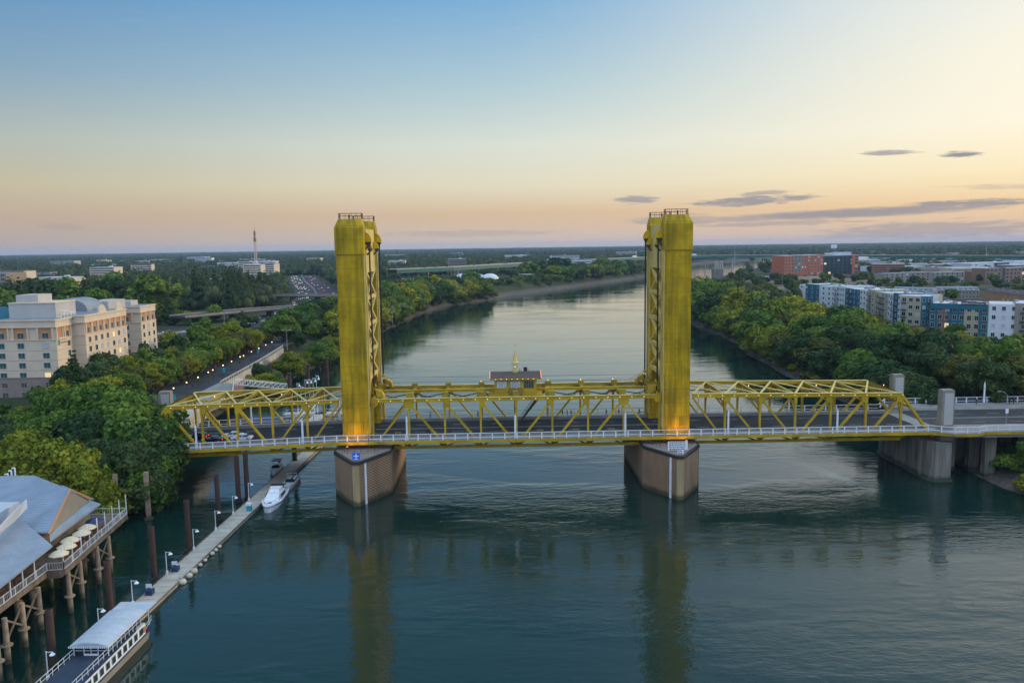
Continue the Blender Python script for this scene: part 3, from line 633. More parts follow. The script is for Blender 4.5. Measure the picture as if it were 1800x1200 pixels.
for i in range(8):
    x = NL[i] + 5.4
    for k in (-.5, .5): (ct.cut() if k < 0 else ct).bar((x + k, .75, 11.6), (x + k, .75, 12.3), .06)
    ct.bar((x - .8, .75, 12.3), (x + .8, .75, 12.3), .08)
ct.build('guard_bracket', 'gold_paint', span, True)
bulbs(span, [(x, -.37, chord_z(x) + .05) for x in np.arange(-31, 32, 2.72)])
bulbs(span, [(x, 16.9, 21.0) for x in (-8.3, 8.2, 16.3, 24.3)], r=1.6)
wr = MB()
for y in (9.8, 3.0): wr.tube((-31, y, 23.4), (31, y, 23.2), .035, n=4)
wr.build('overhead_wire', 'dark_metal', span, True)
pl = MB(); pl.box(3.4, 12.8, 15.7, .9, .9, 8.2); st_ = MB()
for k in range(16): st_.box(1.8 + k * .36, 14.2, 12.0 + k * .5, .42, 1.4, .08)
for y in (13.5, 14.9): st_.bar((1.5, y, 11.7), (7.3, y, 19.8), .1, .3); st_.bar((1.5, y, 12.8), (7.3, y, 20.9), .07)
st_.build('stairway', 'brown_roof', span, True)

# ---- control house
hs_ = thing('control_house', 'small golden control house with shingled gable roof and spire on top of the lift span', 'control house', (0, 8.4, 19.6))
m = MB(); m.bx(-4.9, 4.9, -2.9, 2.9, 0.15, 3.4); m.build('wall', 'gold_paint', hs_)
m = MB(); m.bx(-6.2, 6.2, -4.4, 4.4, .0, .16)
for x in (-6.1, -3, 0, 3, 6.1):
    m.bar((x, -4.3, .16), (x, -4.3, 1.1), .07)
m.bar((-6.1, -4.3, 1.1), (6.1, -4.3, 1.1), .07); m.bar((-6.1, -4.3, .65), (6.1, -4.3, .65), .05)
for x in (-8.6, -7.4, 7.4, 8.6): m.bx(x - .5, x + .5, -3, -1.4, -.3, 1.5); m.bar((x - .6, -3.1, 1.9), (x + .6, -3.1, 1.9), .08); m.bar((x - .6, -3.1, .9), (x - .6, -3.1, 1.9), .08)
m.build('platform', 'gold_paint', hs_)
m = MB(); m.extr([(-5.9, -3.4, 3.95), (-5.9, 0, 5.1), (-5.9, 3.4, 3.95), (-5.9, 3.4, 3.8), (-5.9, 0, 4.95), (-5.9, -3.4, 3.8)], (11.8, 0, 0)); rf = m.build('roof', 'brown_roof', hs_)
m = MB(); m.bx(-4.85, 4.85, -2.85, 2.85, 3.4, 3.8); m.extr([(-4.9, -2.8, 3.8), (-4.9, 2.8, 3.8), (-4.9, 0, 4.85)], (9.8, 0, 0)); m.build('gable', 'gold_paint', hs_)
m = MB()
for x in (-5.95, 5.95):
    for sg in (-1, 1): m.bar((x, sg * 3.5, 3.95), (x, 0, 5.15), .08, .10)
m.build('neon_trim', 'neon_red', rf)
m = MB(); m.bx(-6, 6, -3.5, -3.4, 3.6, 3.92); m.build('eave_board', 'gold_dark', rf)
bulbs(rf, [(x, 4.84, 23.4) for x in (-4.6, -3.35, -2.1, -.85, .4, 1.65, 2.9, 4.15)], r=1.0)
for i, x in enumerate((-3.25, -.1, 3.05)):
    f = MB(); f.bx(x - 1.25, x + 1.25, -3.0, -2.9, 1.5, 3.3); fo = f.build('window', 'gold_dark', hs_)
    g_ = MB()
    for k in range(4): g_.bx(x - 1.12 + k * .58, x - 1.12 + k * .58 + .50, -3.03, -3.0, 1.6, 3.2)
    g_.build('pane', 'pale_curtain' if i < 2 else 'glass', fo)
m = MB(); m.lathe([(.75, 4.7), (.75, 5.25), (.6, 5.35), (.6, 5.6)], n=8)
for k in range(6): a = k * math.pi / 3; m.bar((.5 * math.cos(a), .5 * math.sin(a), 5.7), (.5 * math.cos(a), .5 * math.sin(a), 7.0), .12)
m.lathe([(.85, 7.0), (.95, 7.15), (.8, 7.3), (.55, 7.35), (.42, 8.3), (.12, 9.9), (.03, 10.2)], n=8); m.tube((0, 0, 10.1), (0, 0, 11.6), .035, n=5)
m.box(.15, 0, 11.2, .45, .03, .2); m.build('spire', 'gold_light', hs_, smooth=False)
bulbs(hs_, [(0, 8.4, 25.8)], 'bulb_small', 1.2)
m = MB(); m.bx(2.0, 2.85, .2, 1.1, 4.6, 5.9); m.bx(2.1, 2.75, .15, .2, 4.9, 5.7); m.tube((3.1, .6, 4.5), (3.1, .6, 5.5), .05); m.bar((1.1, 0, 5.0), (1.1, 0, 5.4), .08); m.bx(.95, 1.25, -.1, .1, 5.35, 5.5); m.build('vent_unit', 'black', hs_)
for x in (-.92, .92):
    m = MB(); m.tube((x, -4.95, 1.15), (x, -4.6, 1.15), .72, n=20); m.tube((x, -5.02, 1.15), (x, -4.95, 1.15), .25, n=10); wo_ = m.build('drive_wheel', 'gold_paint', hs_)
    q = MB(); 
    for k in range(20):
        a, b2 = k * math.pi / 10, (k + 1) * math.pi / 10; q.bar((x + .78 * math.cos(a), -4.97, 1.15 + .78 * math.sin(a)), (x + .78 * math.cos(b2), -4.97, 1.15 + .78 * math.sin(b2)), .12, .12, (0, 1, 0))
    [q.bar((x, -5.0, 1.15), (x + .75 * math.cos(k * math.pi / 3), -5.0, 1.15 + .75 * math.sin(k * math.pi / 3)), .07, .05, (0, 1, 0)) for k in range(6)]; q.build('rim', 'brown_roof', wo_)

# ---- approach spans
def approach(label, xs, diag, verts, end, x0, x1, nodes_low, lattice):
    r = thing('approach_span', label, 'bridge span', (0, 0, 0))
    for y, nr in ((YN, True), (YF, False)): truss_side(r, y, xs, diag, verts, nr, end)
    s = MB(); lt = MB(); kn = MB()
    for x in verts:
        z = chord_z(x); s.cut().bx(x - .3, x + .3, .3, 16.7, z - .35, z + .3); s.bx(x - .16, x + .16, .3, 16.7, z - 1.75, z - 1.55)
        for k in range(10): a = .5 + 16 * k / 10; b2 = .5 + 16 * (k + 1) / 10; s.bar((x, a, z - (.3 if k % 2 else 1.6)), (x, b2, z - (1.6 if k % 2 else .3)), .14, .14)
        for y0, sg in ((.2, 1), (16.8, -1)):   # curved knees of the sway frames
            pr = None; kn.cut()
            for k in range(6):
                a = math.pi / 2 * k / 5; p = (x, y0 + sg * 3.2 * (1 - math.cos(a)), z - 1.6 - 4.0 + 4.0 * math.sin(a)); 
                if pr: kn.bar(pr, p, .3, .3, (1, 0, 0))
                pr = p
    for a, b_ in zip(xs[:-1], xs[1:]):
        za, zb = chord_z(a) + .3, chord_z(b_) + .3; mx_ = (a + b_) / 2
        lt.bar((a, .3, za), (mx_, 8.5, (za + zb) / 2), .42, .2); lt.bar((mx_, 8.5, (za + zb) / 2), (b_, 16.7, zb), .42, .2)
        lt.bar((b_, .3, zb - .02), (mx_, 8.5, (za + zb) / 2 - .02), .42, .2); lt.bar((mx_, 8.5, (za + zb) / 2 - .02), (a, 16.7, za - .02), .42, .2)
        s.bar((a, 8.5, za - .6), (b_, 8.5, zb - .6), .3, .3)
    s.build('sway_frame', 'gold_dark', r, True); lt.build('lateral_bracing', 'gold_light', r, True); kn.build('knee_brace', 'gold_paint', r, True)
    deck(r, x0, x1); underside(r, nodes_low); paint_lines(r, x0, x1)
    sg = 1 if end[1] > 0 else -1                # portal between the end posts
    p = MB(); ex, bx_ = end
    for t_ in (.0, .28): xx = lerp(ex, bx_, t_); zz = lerp(chord_z(ex), low_z(bx_), t_); p.bar((xx, .3, zz), (xx, 16.7, zz), .5, .6)
    for k in range(8):
        a, b2 = .4 + 16.2 * k / 8, .4 + 16.2 * (k + 1) / 8; A = (ex, a, chord_z(ex)); xx = lerp(ex, bx_, .28); zz = lerp(chord_z(ex), low_z(bx_), .28)
        q0 = (ex, a, chord_z(ex)) if k % 2 else (xx, a, zz); q1 = (xx, b2, zz) if k % 2 else (ex, b2, chord_z(ex)); p.bar(q0, q1, .22, .22)
    p.build('portal_frame', 'gold_paint', r, True)
    bulbs(r, [(x, -.37, chord_z(x) + .05) for x in np.arange(min(xs) + 1.2, max(xs) + .5, 2.75)])
    bulbs(r, [(x, 8.5, chord_z(x) + .7) for x in verts[1::2]], r=1.7)
    return r
NR = [40.0, 47.4, 55.4, 63.5, 71.6, 79.7, 87.8]
apr = approach('golden through-truss approach span right of the right-hand tower', NR, [(40, 47.4), (47.4, 55.4), (55.4, 63.5), (71.6, 63.5), (79.7, 71.6), (87.8, 79.7)], NR[1:], (87.8, 95.4), 33.05, 96.4, NR + [95.0], 0)
NLF = [-40.0, -47.2, -55.0, -62.9, -70.7, -78.6]
apl = approach('golden through-truss approach span left of the left-hand tower, reaching into the trees', NLF, [(-40, -47.2), (-47.2, -55), (-62.9, -55), (-70.7, -62.9), (-78.6, -70.7)], NLF[1:], (-78.6, -86.4), -92.0, -33.05, NLF + [-86.4], 0)
railing(apl, 'railing', [(-92, -3.6, deck_z(-92) + .1), (-40, -3.6, deck_z(-40) + .1), (-33.05, -3.6, 11.4)])
railing(apl, 'far_railing', [(-90, 20.4, deck_z(-90) + .1), (-40, 20.4, deck_z(-40) + .1), (-33.05, 20.4, 11.4)])
railing(apr, 'railing', [(33.05, -3.6, 11.4), (92.2, -3.6, deck_z(92) + .1)])
railing(apr, 'far_railing', [(33.05, 20.4, 11.4), (92.6, 20.4, deck_z(92) + .1)])

# ---- towers
def tower(sg, label, lamp_label):
    X = lambda a: sg * a
    r = thing('bridge_tower', label, 'bridge tower', (sg * 36.0, 8.5, 9.2))
    def bb(m, xa, xb, *a): m.bx(min(X(xa), X(xb)), max(X(xa), X(xb)), *a)
    for (y0, y1) in ((-1.65, 1.65), (15.35, 18.65)):
        m = MB(); bb(m, 33.05, 38.95, y0, y1, 9.2, 58.4)
        bb(m, 33.5, 38.4, y0 - .12, y0, 13.2, 51.8); bb(m, 33.5, 38.4, y1, y1 + .12, 13.2, 51.8)
        bb(m, 32.85, 39.15, y0 - .22, y1 + .22, 52.6, 58.4)
        o_, i_ = 39.15, 32.85
        base = [(X(i_), y0 - .22), (X(o_), y0 - .22), (X(o_), y1 + .22), (X(i_), y1 + .22)]; topp = [(X(i_ + .35), y0 + .5), (X(o_ - .85), y0 + .5), (X(o_ - .85), y1 - .5), (X(i_ + .35), y1 - .5)]
        m.loft([[(x, y, 58.4) for x, y in base], [(x, y, 60.3) for x, y in topp]])
        bb(m, 32.9, 39.1, y0 - .15, y1 + .15, 9.2, 12.6)
        col = m.build('column', 'tower_plate', r, True)
        q = MB()
        for k in (-.25, .25): q.bar((X(34.6) + k, y0 - .24, 13), (X(34.6) + k, y0 - .24, 58), .05)
        for k in range(90): q.bar((X(34.6) - .25, y0 - .24, 13.2 + k * .5), (X(34.6) + .25, y0 - .24, 13.2 + k * .5), .035)
        q.build('ladder', 'gold_dark', col, True)
        q = MB(); q.bx(X(37) - .45, X(37) + .45, y0 - .2, y0 - .13, 13.3, 15.4); q.build('access_door', 'gold_dark', col, True)
        g_ = MB()
        for (ya, yb, xx) in ((y0 + .1, y0 + .5, 32.85), (y1 - .5, y1 - .1, 32.85), ((y0 + y1) / 2 - .2, (y0 + y1) / 2 + .2, 32.7)): bb(g_, xx, 33.55, ya, yb, 12.6, 52.6)
        g_.build('guide_rail', 'gold_light', col, True)
        q = MB(); z0 = 60.3
        pts = [(X(33.3), y0 + .6), (X(38.2), y0 + .6), (X(38.2), y1 - .6), (X(33.3), y1 - .6), (X(33.3), y0 + .6)]
        for a, b_ in zip(pts[:-1], pts[1:]):
            for h in (.65, 1.2): q.bar((*a, z0 + h), (*b_, z0 + h), .07)
            for k in range(4): p = (lerp(a[0], b_[0], k / 4), lerp(a[1], b_[1], k / 4)); q.bar((*p, z0), (*p, z0 + 1.2), .07)
        q.bx(X(36) - .15, X(36) + .15, y0 + 1, y0 + 1.3, z0, z0 + .9)
        q.build('top_railing', 'brown_roof', col, True)
    for (yy, zt, s_) in ((.9, 57.4, .66), (16.1, 57.4, .66), (3.4, 55.4, .5), (13.6, 55.4, .5)):      # hoods over the rope sheaves
        m = MB(); prof = []
        for k in range(9):
            a = math.pi / 2 * k / 8; prof.append((X(33.0 - 2.3 * s_ * math.sin(a)), yy - .75 * s_, zt - 3.2 * s_ * (1 - math.cos(a))))
        prof.append((X(33.0), yy - .75 * s_, zt - 3.2 * s_)); m.extr(prof, (0, 1.5 * s_, 0)); m.build('sheave_hood', 'tower_gold', r, True)
        m = MB(); zc = zt - 3.4 * s_; m.tube((X(32.3), yy - .35, zc), (X(32.3), yy + .35, zc), 1.0 * s_, n=14); m.bar((X(33.0), yy, zc - 2.6 * s_), (X(32.0), yy, zc - .2), .3, .35, (0, 1, 0)); m.build('sheave', 'dark_metal', r, True)
    for yy in (.9, 16.1):
        m = MB()
        for k in (-.22, .22): m.cut().tube((X(32.05), yy + k, 55), (X(32.05), yy + k, 22.9), .15, n=6)
        m.build('lift_rope', 'black', r, True)
    b = MB(); hz = [24.5, 30.6, 36.7, 42.8, 48.9]
    for xx in (33.4, 38.6):
        b.cut()
        for z in hz: b.bx(X(xx) - .3, X(xx) + .3, 1.65, 15.35, z - .45, z + .45)
        for za, zb in zip(hz[:-1], hz[1:]): b.bar((X(xx), 1.7, za), (X(xx), 15.3, zb), .5, .7, (1, 0, 0)); b.bar((X(xx) + .02, 15.3, za), (X(xx) + .02, 1.7, zb), .5, .7, (1, 0, 0))
        b.bx(X(xx) - .28, X(xx) + .28, 1.65, 15.35, 49.3, 58.2)
    b.build('cross_bracing', 'gold_light', r, True)
    m = MB(); bb(m, 34.0, 38, 4.5, 12.5, 50, 57.5); m.build('counterweight', 'dark_metal', r, True)
    p = MB()
    for xx in (33.4, 38.6):
        for y0, s2 in ((1.65, 1), (15.35, -1)): p.cut().extr([(X(xx) - .25, y0, 24.2), (X(xx) - .25, y0 + s2 * 3.6, 24.2), (X(xx) - .25, y0 + s2 * 1.2, 22.4), (X(xx) - .25, y0, 19.2)], (.5, 0, 0))
    p.build('portal_knee', 'gold_paint', r, True)
    # little railings, lamps at the foot
    f = thing('floodlight', lamp_label, 'floodlight', (X(37.6), -4.5, 10.4))
    m = MB(); m.bar((0, .6, -.1), (0, 0, -.1), .08); m.box(0, 0, 0, .6, .3, .22); m.build('housing', 'dark_metal', f)
    m = MB(); m.box(0, 0, .13, .4, .16, .03); m.build('lamp', 'bulb_small', f)
    for dz, yy, en, xx in ((10.0, -5.6, 60, 37.0), (10.0, -5.6, 40, 34.4), (11.75, -3.4, 24, 34.4), (11.75, -3.4, 36, 36.0), (11.75, -3.4, 24, 37.8)):
        ld = bpy.data.lights.new('floodlight_beam', 'SPOT'); ld.energy = en * 5; ld.color = (1, .40, .05); ld.spot_size = R_(140); ld.spot_blend = 1; ld.shadow_soft_size = .35
        lo = bpy.data.objects.new('floodlight_beam', ld); COL.objects.link(lo); lo.location = (X(xx), yy, dz); lo.rotation_euler = (R_(180 - 28), 0, 0)
    return r
tower(-1, 'tall golden steel lift tower standing on the left-hand pier', 'orange floodlight at the foot of the left-hand lift tower')
tower(1, 'tall golden steel lift tower standing on the right-hand pier', 'orange floodlight at the foot of the right-hand lift tower')

# ---- piers
mat('pier_brown', (.33, .215, .125), .9, .2, .35, .25, 5., col2=(.22, .145, .09), stretch=(1, 1, .3))
mat('pier_nose', (.36, .27, .13), .9, .2, .6, .25, 5., stretch=(1, 1, .2))
nm_ = MAT['pier_brown'].copy(); nm_.name = 'pier_banded'; MAT['pier_banded'] = nm_; t = nm_.node_tree; n = t.nodes; l = t.links; b = n['Principled BSDF']; src = b.inputs['Base Color'].links[0].from_socket
tc = n.new('ShaderNodeTexCoord'); wv = n.new('ShaderNodeTexWave'); wv.wave_type = 'BANDS'; wv.bands_direction = 'X'; mp_ = n.new('ShaderNodeMapping'); mp_.inputs['Rotation'].default_value = (0, R_(38), 0); l.new(tc.outputs['Object'], mp_.inputs[0]); l.new(mp_.outputs[0], wv.inputs['Vector']); wv.inputs['Scale'].default_value = .85; wv.inputs['Distortion'].default_value = .6; wv.inputs['Detail'].default_value = 1
cr = n.new('ShaderNodeValToRGB'); l.new(wv.outputs['Fac'], cr.inputs[0]); e = cr.color_ramp.elements; e[0].position = .35; e[1].position = .6; e[0].color = (.60, .56, .54, 1); e[1].color = (1.25, 1.15, 1.05, 1)
l.new(mul(src, cr.outputs[0]), b.inputs['Base Color'])  # diagonal darker and paler bands over the pier brown
for k in ('pier_brown', 'pier_nose', 'pier_banded'): tide(k)
def pier(sg, label):
    X = lambda a: sg * a
    r = thing('bridge_pier', label, 'bridge pier', (sg * 34, 8.5, 0))
    nw = .72
    poly = [(X(27.9), -4.8), (X(34.15 - nw), -13.9), (X(34.15 + nw), -13.9), (X(40.4), -4.8), (X(40.4), 21.8), (X(34.15 + nw), 30.9), (X(34.15 - nw), 30.9), (X(27.9), 21.8)]
    m = MB(); m.prism(poly, -3, 9.0); m.build('shaft', 'pier_brown', r, True)
    c = Vector((X(34.15), 8.5)); big = [tuple(c + (Vector(p) - c) * 1.018) for p in poly]
    m = MB(); m.prism(big, 9.0, 9.55); m.build('coping', 'dark_metal', r, True)
    m = MB(); m.prism([tuple(c + (Vector(p) - c) * .965) for p in poly], 9.5, 9.62); m.build('top_surface', 'stone_wall', r, True)
    m = MB(); m.add([(X(34.15 - nw), -13.96, -1), (X(34.15 + nw), -13.96, -1), (X(34.15 + nw), -13.96, 8.98), (X(34.15 - nw), -13.96, 8.98), (X(34.15 - nw), -13.8, -1), (X(34.15 + nw), -13.8, -1), (X(34.15 + nw), -13.8, 8.98), (X(34.15 - nw), -13.8, 8.98)],
                    [(0, 1, 2, 3), (7, 6, 5, 4), (0, 4, 5, 1), (1, 5, 6, 2), (2, 6, 7, 3), (3, 7, 4, 0)]); m.build('cutwater', 'pier_nose', r, True)
    a, b_ = Vector((X(27.9), -4.8, 0)), Vector((X(34.15 - nw), -13.9, 0)); d = (b_ - a).normalized(); nrm = Vector((d.y, -d.x, 0)); nrm = nrm if nrm.y < 0 else -nrm
    def plate(t0, t1, z0, z1, off, th):
        p, q = a.lerp(b_, t0) + nrm * off, a.lerp(b_, t1) + nrm * off; m = MB(); m.extr([(p.x, p.y, z0), (q.x, q.y, z0), (q.x, q.y, z1), (p.x, p.y, z1)], nrm * th); return m
    plate(.02, .985, -.6, 8.95, .0, .05).build('banded_face', 'pier_banded', r, True)
    plate(.80, .855, -.8, 8.9, .05, .08).build('depth_gauge', 'white_paint', r, True)
    q = MB(); ring = [tuple(c + (Vector(p) - c) * .80) for p in poly][:4]
    ring = [(X(28.4), -4.4), (X(31.2), -7.0), (X(37.1), -7.0), (X(39.9), -4.4)]
    for p0, p1 in zip(ring[:-1], ring[1:]):
        for h in (.55, 1.1): q.bar((*p0, 9.6 + h), (*p1, 9.6 + h), .07)
        for k in range(5): w_ = (lerp(p0[0], p1[0], k / 4), lerp(p0[1], p1[1], k / 4)); q.bar((*w_, 9.6), (*w_, 10.7), .07)
    q.build('railing', 'brown_roof', r, True)
    q = MB(); q.bx(min(X(33.3), X(40.2)), max(X(33.3), X(40.2)), -2.2, 19.2, 9.6, 10.4); q.build('bearing_block', 'dark_metal', r, True)
    return r
pier(-1, 'brown concrete pier with a pointed cutwater under the left-hand lift tower')
pier(1, 'brown concrete pier with a pointed cutwater under the right-hand lift tower')
def board(name, label, loc, w, h, m_, rz=0., marks=None, legs=True):
    r = thing(name, label, 'sign', loc, rz)
    m = MB(); m.box(0, 0, 0, w, .06, h); m.build('panel', m_, r)
    if legs:
        m = MB()
        for x in (-w * .35, w * .35): m.bar((x, .08, -h / 2 - .9), (x, .08, h / 2), .08)
        m.build('post', 'grey_metal', r)
    if marks: marks(r)
    return r
def mk1(r):
    m = MB(); m.bx(-.11, .11, -.06, -.035, -.6, .6); m.bx(-.6, .6, -.062, -.037, .0, .2); m.bx(-.5, .5, -.058, -.034, -.62, -.5); m.build('marking', 'sign_white', r)
board('channel_sign', 'square blue sign with a white cross mark on the left-hand pier', (-34.2, -12.6, 10.4), 1.65, 1.6, 'sign_blue', 0, mk1)
def rows(nr, w, h, hh):
    def f(r):
        m = MB(); rr_ = random.Random(5)
        for i in range(nr):
            z = h / 2 - (i + .5) * h / nr; x = -w * .42
            while x < w * .42:
                k = rr_.uniform(.12, .4); 
                if x + k < w * .43: m.bx(x, x + k, -.06, -.036, z - hh, z + hh)
                x += k + .12
        m.build('lettering', 'navy', r)
    return f
board('warning_sign', 'large white warning board with four lines of blue writing on the right-hand pier', (34.3, -10.6, 10.95), 4.3, 1.9, 'sign_white', 0, rows(4, 4.3, 1.9, .1))
board('notice_board', 'small white notice below the large warning board on the right-hand pier', (34.5, -12.5, 10.1), 1.35, .85, 'sign_white', 0, rows(2, 1.35, .85, .09), False)

# ---- lamp columns on the sidewalks
lp = None
def lamp_col(x, y, label):
    global lp
    z = deck_z(x) + .1
    if lp is None:
        lp = thing('lamp_column', label, 'lamp post', (x, y, z), 0, 'white lamp columns along the bridge')
        m = MB(); m.lathe([(.30, 0), (.30, .9), (.24, 1.0), (.21, 4.1), (.26, 4.15), (.24, 4.35)], n=8); m.build('column', 'white_paint', lp)
        m = MB(); m.lathe([(.22, 4.35), (.20, 4.9), (.08, 5.3), (.02, 5.7)], n=8); m.build('lantern', 'sign_white', lp)
        return lp
    return dup(lp, (x, y, z), 0, label)
for i, (x, d_) in enumerate(((-71.1, 'on the near sidewalk, nearest the trees at the left end'), (-47.6, 'on the near sidewalk midway along the left approach span'), (-24.5, 'on the near sidewalk just right of the left tower'),
                             (-.4, 'on the near sidewalk at the middle of the lift span'), (24.2, 'on the near sidewalk just left of the right tower'), (47.3, 'on the near sidewalk just right of the right tower'), (71.9, 'on the near sidewalk midway along the right approach span'))):
    lamp_col(x, -3.15, 'white lamp column ' + d_)
for x, d_ in ((-66, 'on the far sidewalk of the left approach span'), (-44, 'on the far sidewalk close left of the left tower'), (46.5, 'on the far sidewalk close right of the right tower'), (69.5, 'on the far sidewalk of the right approach span')): lamp_col(x, 20.0, 'white lamp column ' + d_)

# ---- right-hand end: abutment wall, pylons, road on columns
ab = thing('abutment_pier', 'stained concrete wall pier carrying the right end of the truss bridge', 'bridge pier', (95.2, 8, 0))
m = MB(); m.prism([(92.8, 19.5), (92.8, -2.6), (93.6, -4.7), (97.3, -4.7), (97.3, 21.5), (93.6, 21.5)], -3, 9.0)
for y in (0, 3.6, 7.2, 10.8, 14.4, 18): m.bx(92.45, 92.8, y - .55, y + .55, -1, 8.6)
m.build('wall', 'stained_concrete', ab, True)
m = MB(); m.prism([(92.3, 19.8), (92.3, -2.9), (93.4, -5.1), (97.6, -5.1), (97.6, 21.8), (93.4, 21.8)], .0, .45); m.build('footing', 'concrete', ab, True)
def pylon(x, y, z0, z1, label):
    r = thing('concrete_pylon', label, 'pylon', (x, y, z0)); m = MB(); m.bx(-1.4, 1.4, -.95, .95, 0, z1 - z0); m.bx(-1.5, 1.5, -1.05, 1.05, 0, 1.9); m.bx(-1.3, 1.3, -.85, .85, z1 - z0, z1 - z0 + .2); m.build('shaft', 'concrete', r)
    m = MB(); m.bx(-.85, 1.15, -1.0, -.96, 3.6, z1 - z0 - .5); m.build('plaque', 'grey_wall', r); return r
pylon(97.2, -1.6, 8.9, 20.3, 'concrete pylon in front of the road at the right end of the bridge')
pylon(95.9, 18.2, 8.9, 20.6, 'concrete pylon behind the road at the right end of the bridge')
pylon(-86.2, 18.4, 8.0, 19.4, 'concrete pylon behind the left end of the bridge beside the promenade')
vd = thing('road_viaduct', 'road deck on concrete columns leading off the right end of the bridge', 'bridge', (120, 10, 0))
m = MB(); m.bx(96.45, 190, 1.6, 19.4, 10.75, 11.2); m.build('roadway', 'old_asphalt', vd, True)
m = MB(); m.prism([(96.45, -6.2), (102.4, -6.2), (104.6, -4.8), (190, -4.8), (190, 1.55), (96.45, 1.55)], 10.9, 11.32); m.prism([(92.7, 20.8), (92.7, -3.72), (93.0, -3.72), (97.2, -6.0), (97.4, -4.0), (96.42, -3.0), (96.42, 20.8)], 10.9, 11.318)
m.bx(96.45, 190, 19.45, 27.6, 10.9, 11.32); m.build('sidewalk', 'sidewalk', vd, True)
m = MB(); m.bx(96.45, 190, 19.3, 19.5, 11.2, 11.9); m.bx(96.45, 190, 1.5, 1.7, 11.2, 11.5); m.build('barrier', 'pale_concrete', vd, True)
m = MB(); m.bx(104.6, 190, -4.75, 27.5, 10.0, 10.75); m.bx(97.4, 104.6, -4.7, 27.5, 10.05, 10.75); m.build('slab', 'concrete', vd, True)
fp = [(92.2, -3.72), (97.0, -6.15), (102.4, -6.15), (104.7, -4.85), (190, -4.85)]
m = MB()
for a, b_ in zip(fp[:-1], fp[1:]): m.bar((*a, 10.95), (*b_, 10.95), .2, .6)
m.build('fascia_girder', 'gold_paint', vd, True)
railing(vd, 'railing', [(*p, 11.35) for p in fp]); railing(vd, 'far_railing', [(92.6, 20.4, 11.35), (97.5, 27.3, 11.35), (190, 27.3, 11.35)])
m = MB()
for x in np.arange(99, 190, 9.):
    for y in (5.6, 14.6): m.add([(x, y - .07, 11.206), (x + 3, y - .07, 11.206), (x + 3, y + .07, 11.206), (x, y + .07, 11.206)], [(0, 1, 2, 3)])
for y in (10.0, 10.35): m.add([(97, y - .06, 11.206), (190, y - .06, 11.206), (190, y + .06, 11.206), (97, y + .06, 11.206)], [(0, 1, 2, 3)])
m.build('lane_marking', 'road_paint', vd, True)
cs = MB(); cs.bx(-1.25, 1.25, -.75, .75, -2, 10.0); cs.bx(-.8, .8, -.95, -.75, -2, 9.2); cs.bx(-1.6, 1.6, -.9, .9, 9.4, 10.0)
c0 = cs.build('column', 'stained_concrete', vd)
c0.location = (107.6 - 120, -1.6 - 10, 0)
for x, y in ((107.6, 4.5), (107.6, 10.5), (107.6, 16.5), (107.6, 22.5), (101.8, 4.5), (101.8, 13), (101.8, 22), (116, -1.6), (116, 6), (116, 14), (116, 22), (126, -1.6), (126, 10), (126, 22)):
    c = c0.copy(); COL.objects.link(c); c.location = (x - 120, y - 10, 0)
lc2 = dup(lp, (123.5, 26.6, 11.4), 0, 'white obelisk-shaped lamp column on the far sidewalk right of the concrete pylons')
sl = thing('street_lamp', 'curved grey street lamp with a small white sign on the right-hand road', 'street lamp', (113.6, 2.0, 11.3))
m = MB(); m.tube((0, 0, 0), (0, 0, 6.2), .10, .07); pr = Vector((0, 0, 6.2))
for k in range(1, 6): a = math.pi / 2 * k / 5; q = Vector((-1.6 * (1 - math.cos(a)), 0, 6.2 + 1.6 * math.sin(a))); m.tube(pr, q, .06, n=6); pr = q
m.box(-2.0, 0, 7.8, .8, .25, .12); m.build('pole', 'grey_metal', sl); m = MB(); m.box(0, -.12, 3.2, .7, .04, 1.1); m.build('plate', 'sign_white', sl)
# ================================================================ LEFT BANK: hotel
def windows(parent, wall, pts, w, h, normal, frame='dark_metal', glass='teal_glass', name='window', th=.08, mull=1):
    """one window = a frame with its pane as a child; pts are centres on the wall, normal points outwards"""
    nx_, ny_ = normal; tx, ty = -ny_, nx_; first = {}
    for (x, y, z) in pts:
        if 'f' not in first:
            f = MB()
            for s0 in (-1, 1): f.bar((tx * s0 * w / 2, ty * s0 * w / 2, -h / 2), (tx * s0 * w / 2, ty * s0 * w / 2, h / 2), th, .10, (nx_, ny_, 0))
            for s0 in (-1, 1): f.bar((-tx * w / 2, -ty * w / 2, s0 * h / 2), (tx * w / 2, ty * w / 2, s0 * h / 2), .12, th)
            for k in range(mull): q = (k + 1) / (mull + 1) - .5; f.bar((tx * w * q, ty * w * q, -h / 2), (tx * w * q, ty * w * q, h / 2), th * .6, .08, (nx_, ny_, 0))
            fo = f.build(name, frame, parent); g_ = MB(); a, b_ = w / 2, h / 2
            g_.add([(-tx * a + nx_ * .02, -ty * a + ny_ * .02, -b_), (tx * a + nx_ * .02, ty * a + ny_ * .02, -b_), (tx * a + nx_ * .02, ty * a + ny_ * .02, b_), (-tx * a + nx_ * .02, -ty * a + ny_ * .02, b_)], [(0, 1, 2, 3)])
            go = g_.build('pane', glass, fo); first['f'], first['g'] = fo, go; first['v'] = [go.data] * 24
            for mt in (['pale_curtain'] * 6 if glass != 'black' else ['grey_roof']) + (['lit_pane'] if len(pts) > 30 else []): me2 = go.data.copy(); me2.materials[0] = MAT[mt]; first['v'].append(me2)
            first['r'] = random.Random(len(pts))
        else:
            fo = first['f'].copy(); COL.objects.link(fo); fo.parent = parent; go = first['g'].copy(); COL.objects.link(go); go.parent = fo; go.data = first['r'].choice(first['v']) if first['r'].random() < .6 else first['g'].data
        fo.location = Vector((x, y, z)) - parent.location + Vector((nx_, ny_, 0)) * .06
    return first.get('f')

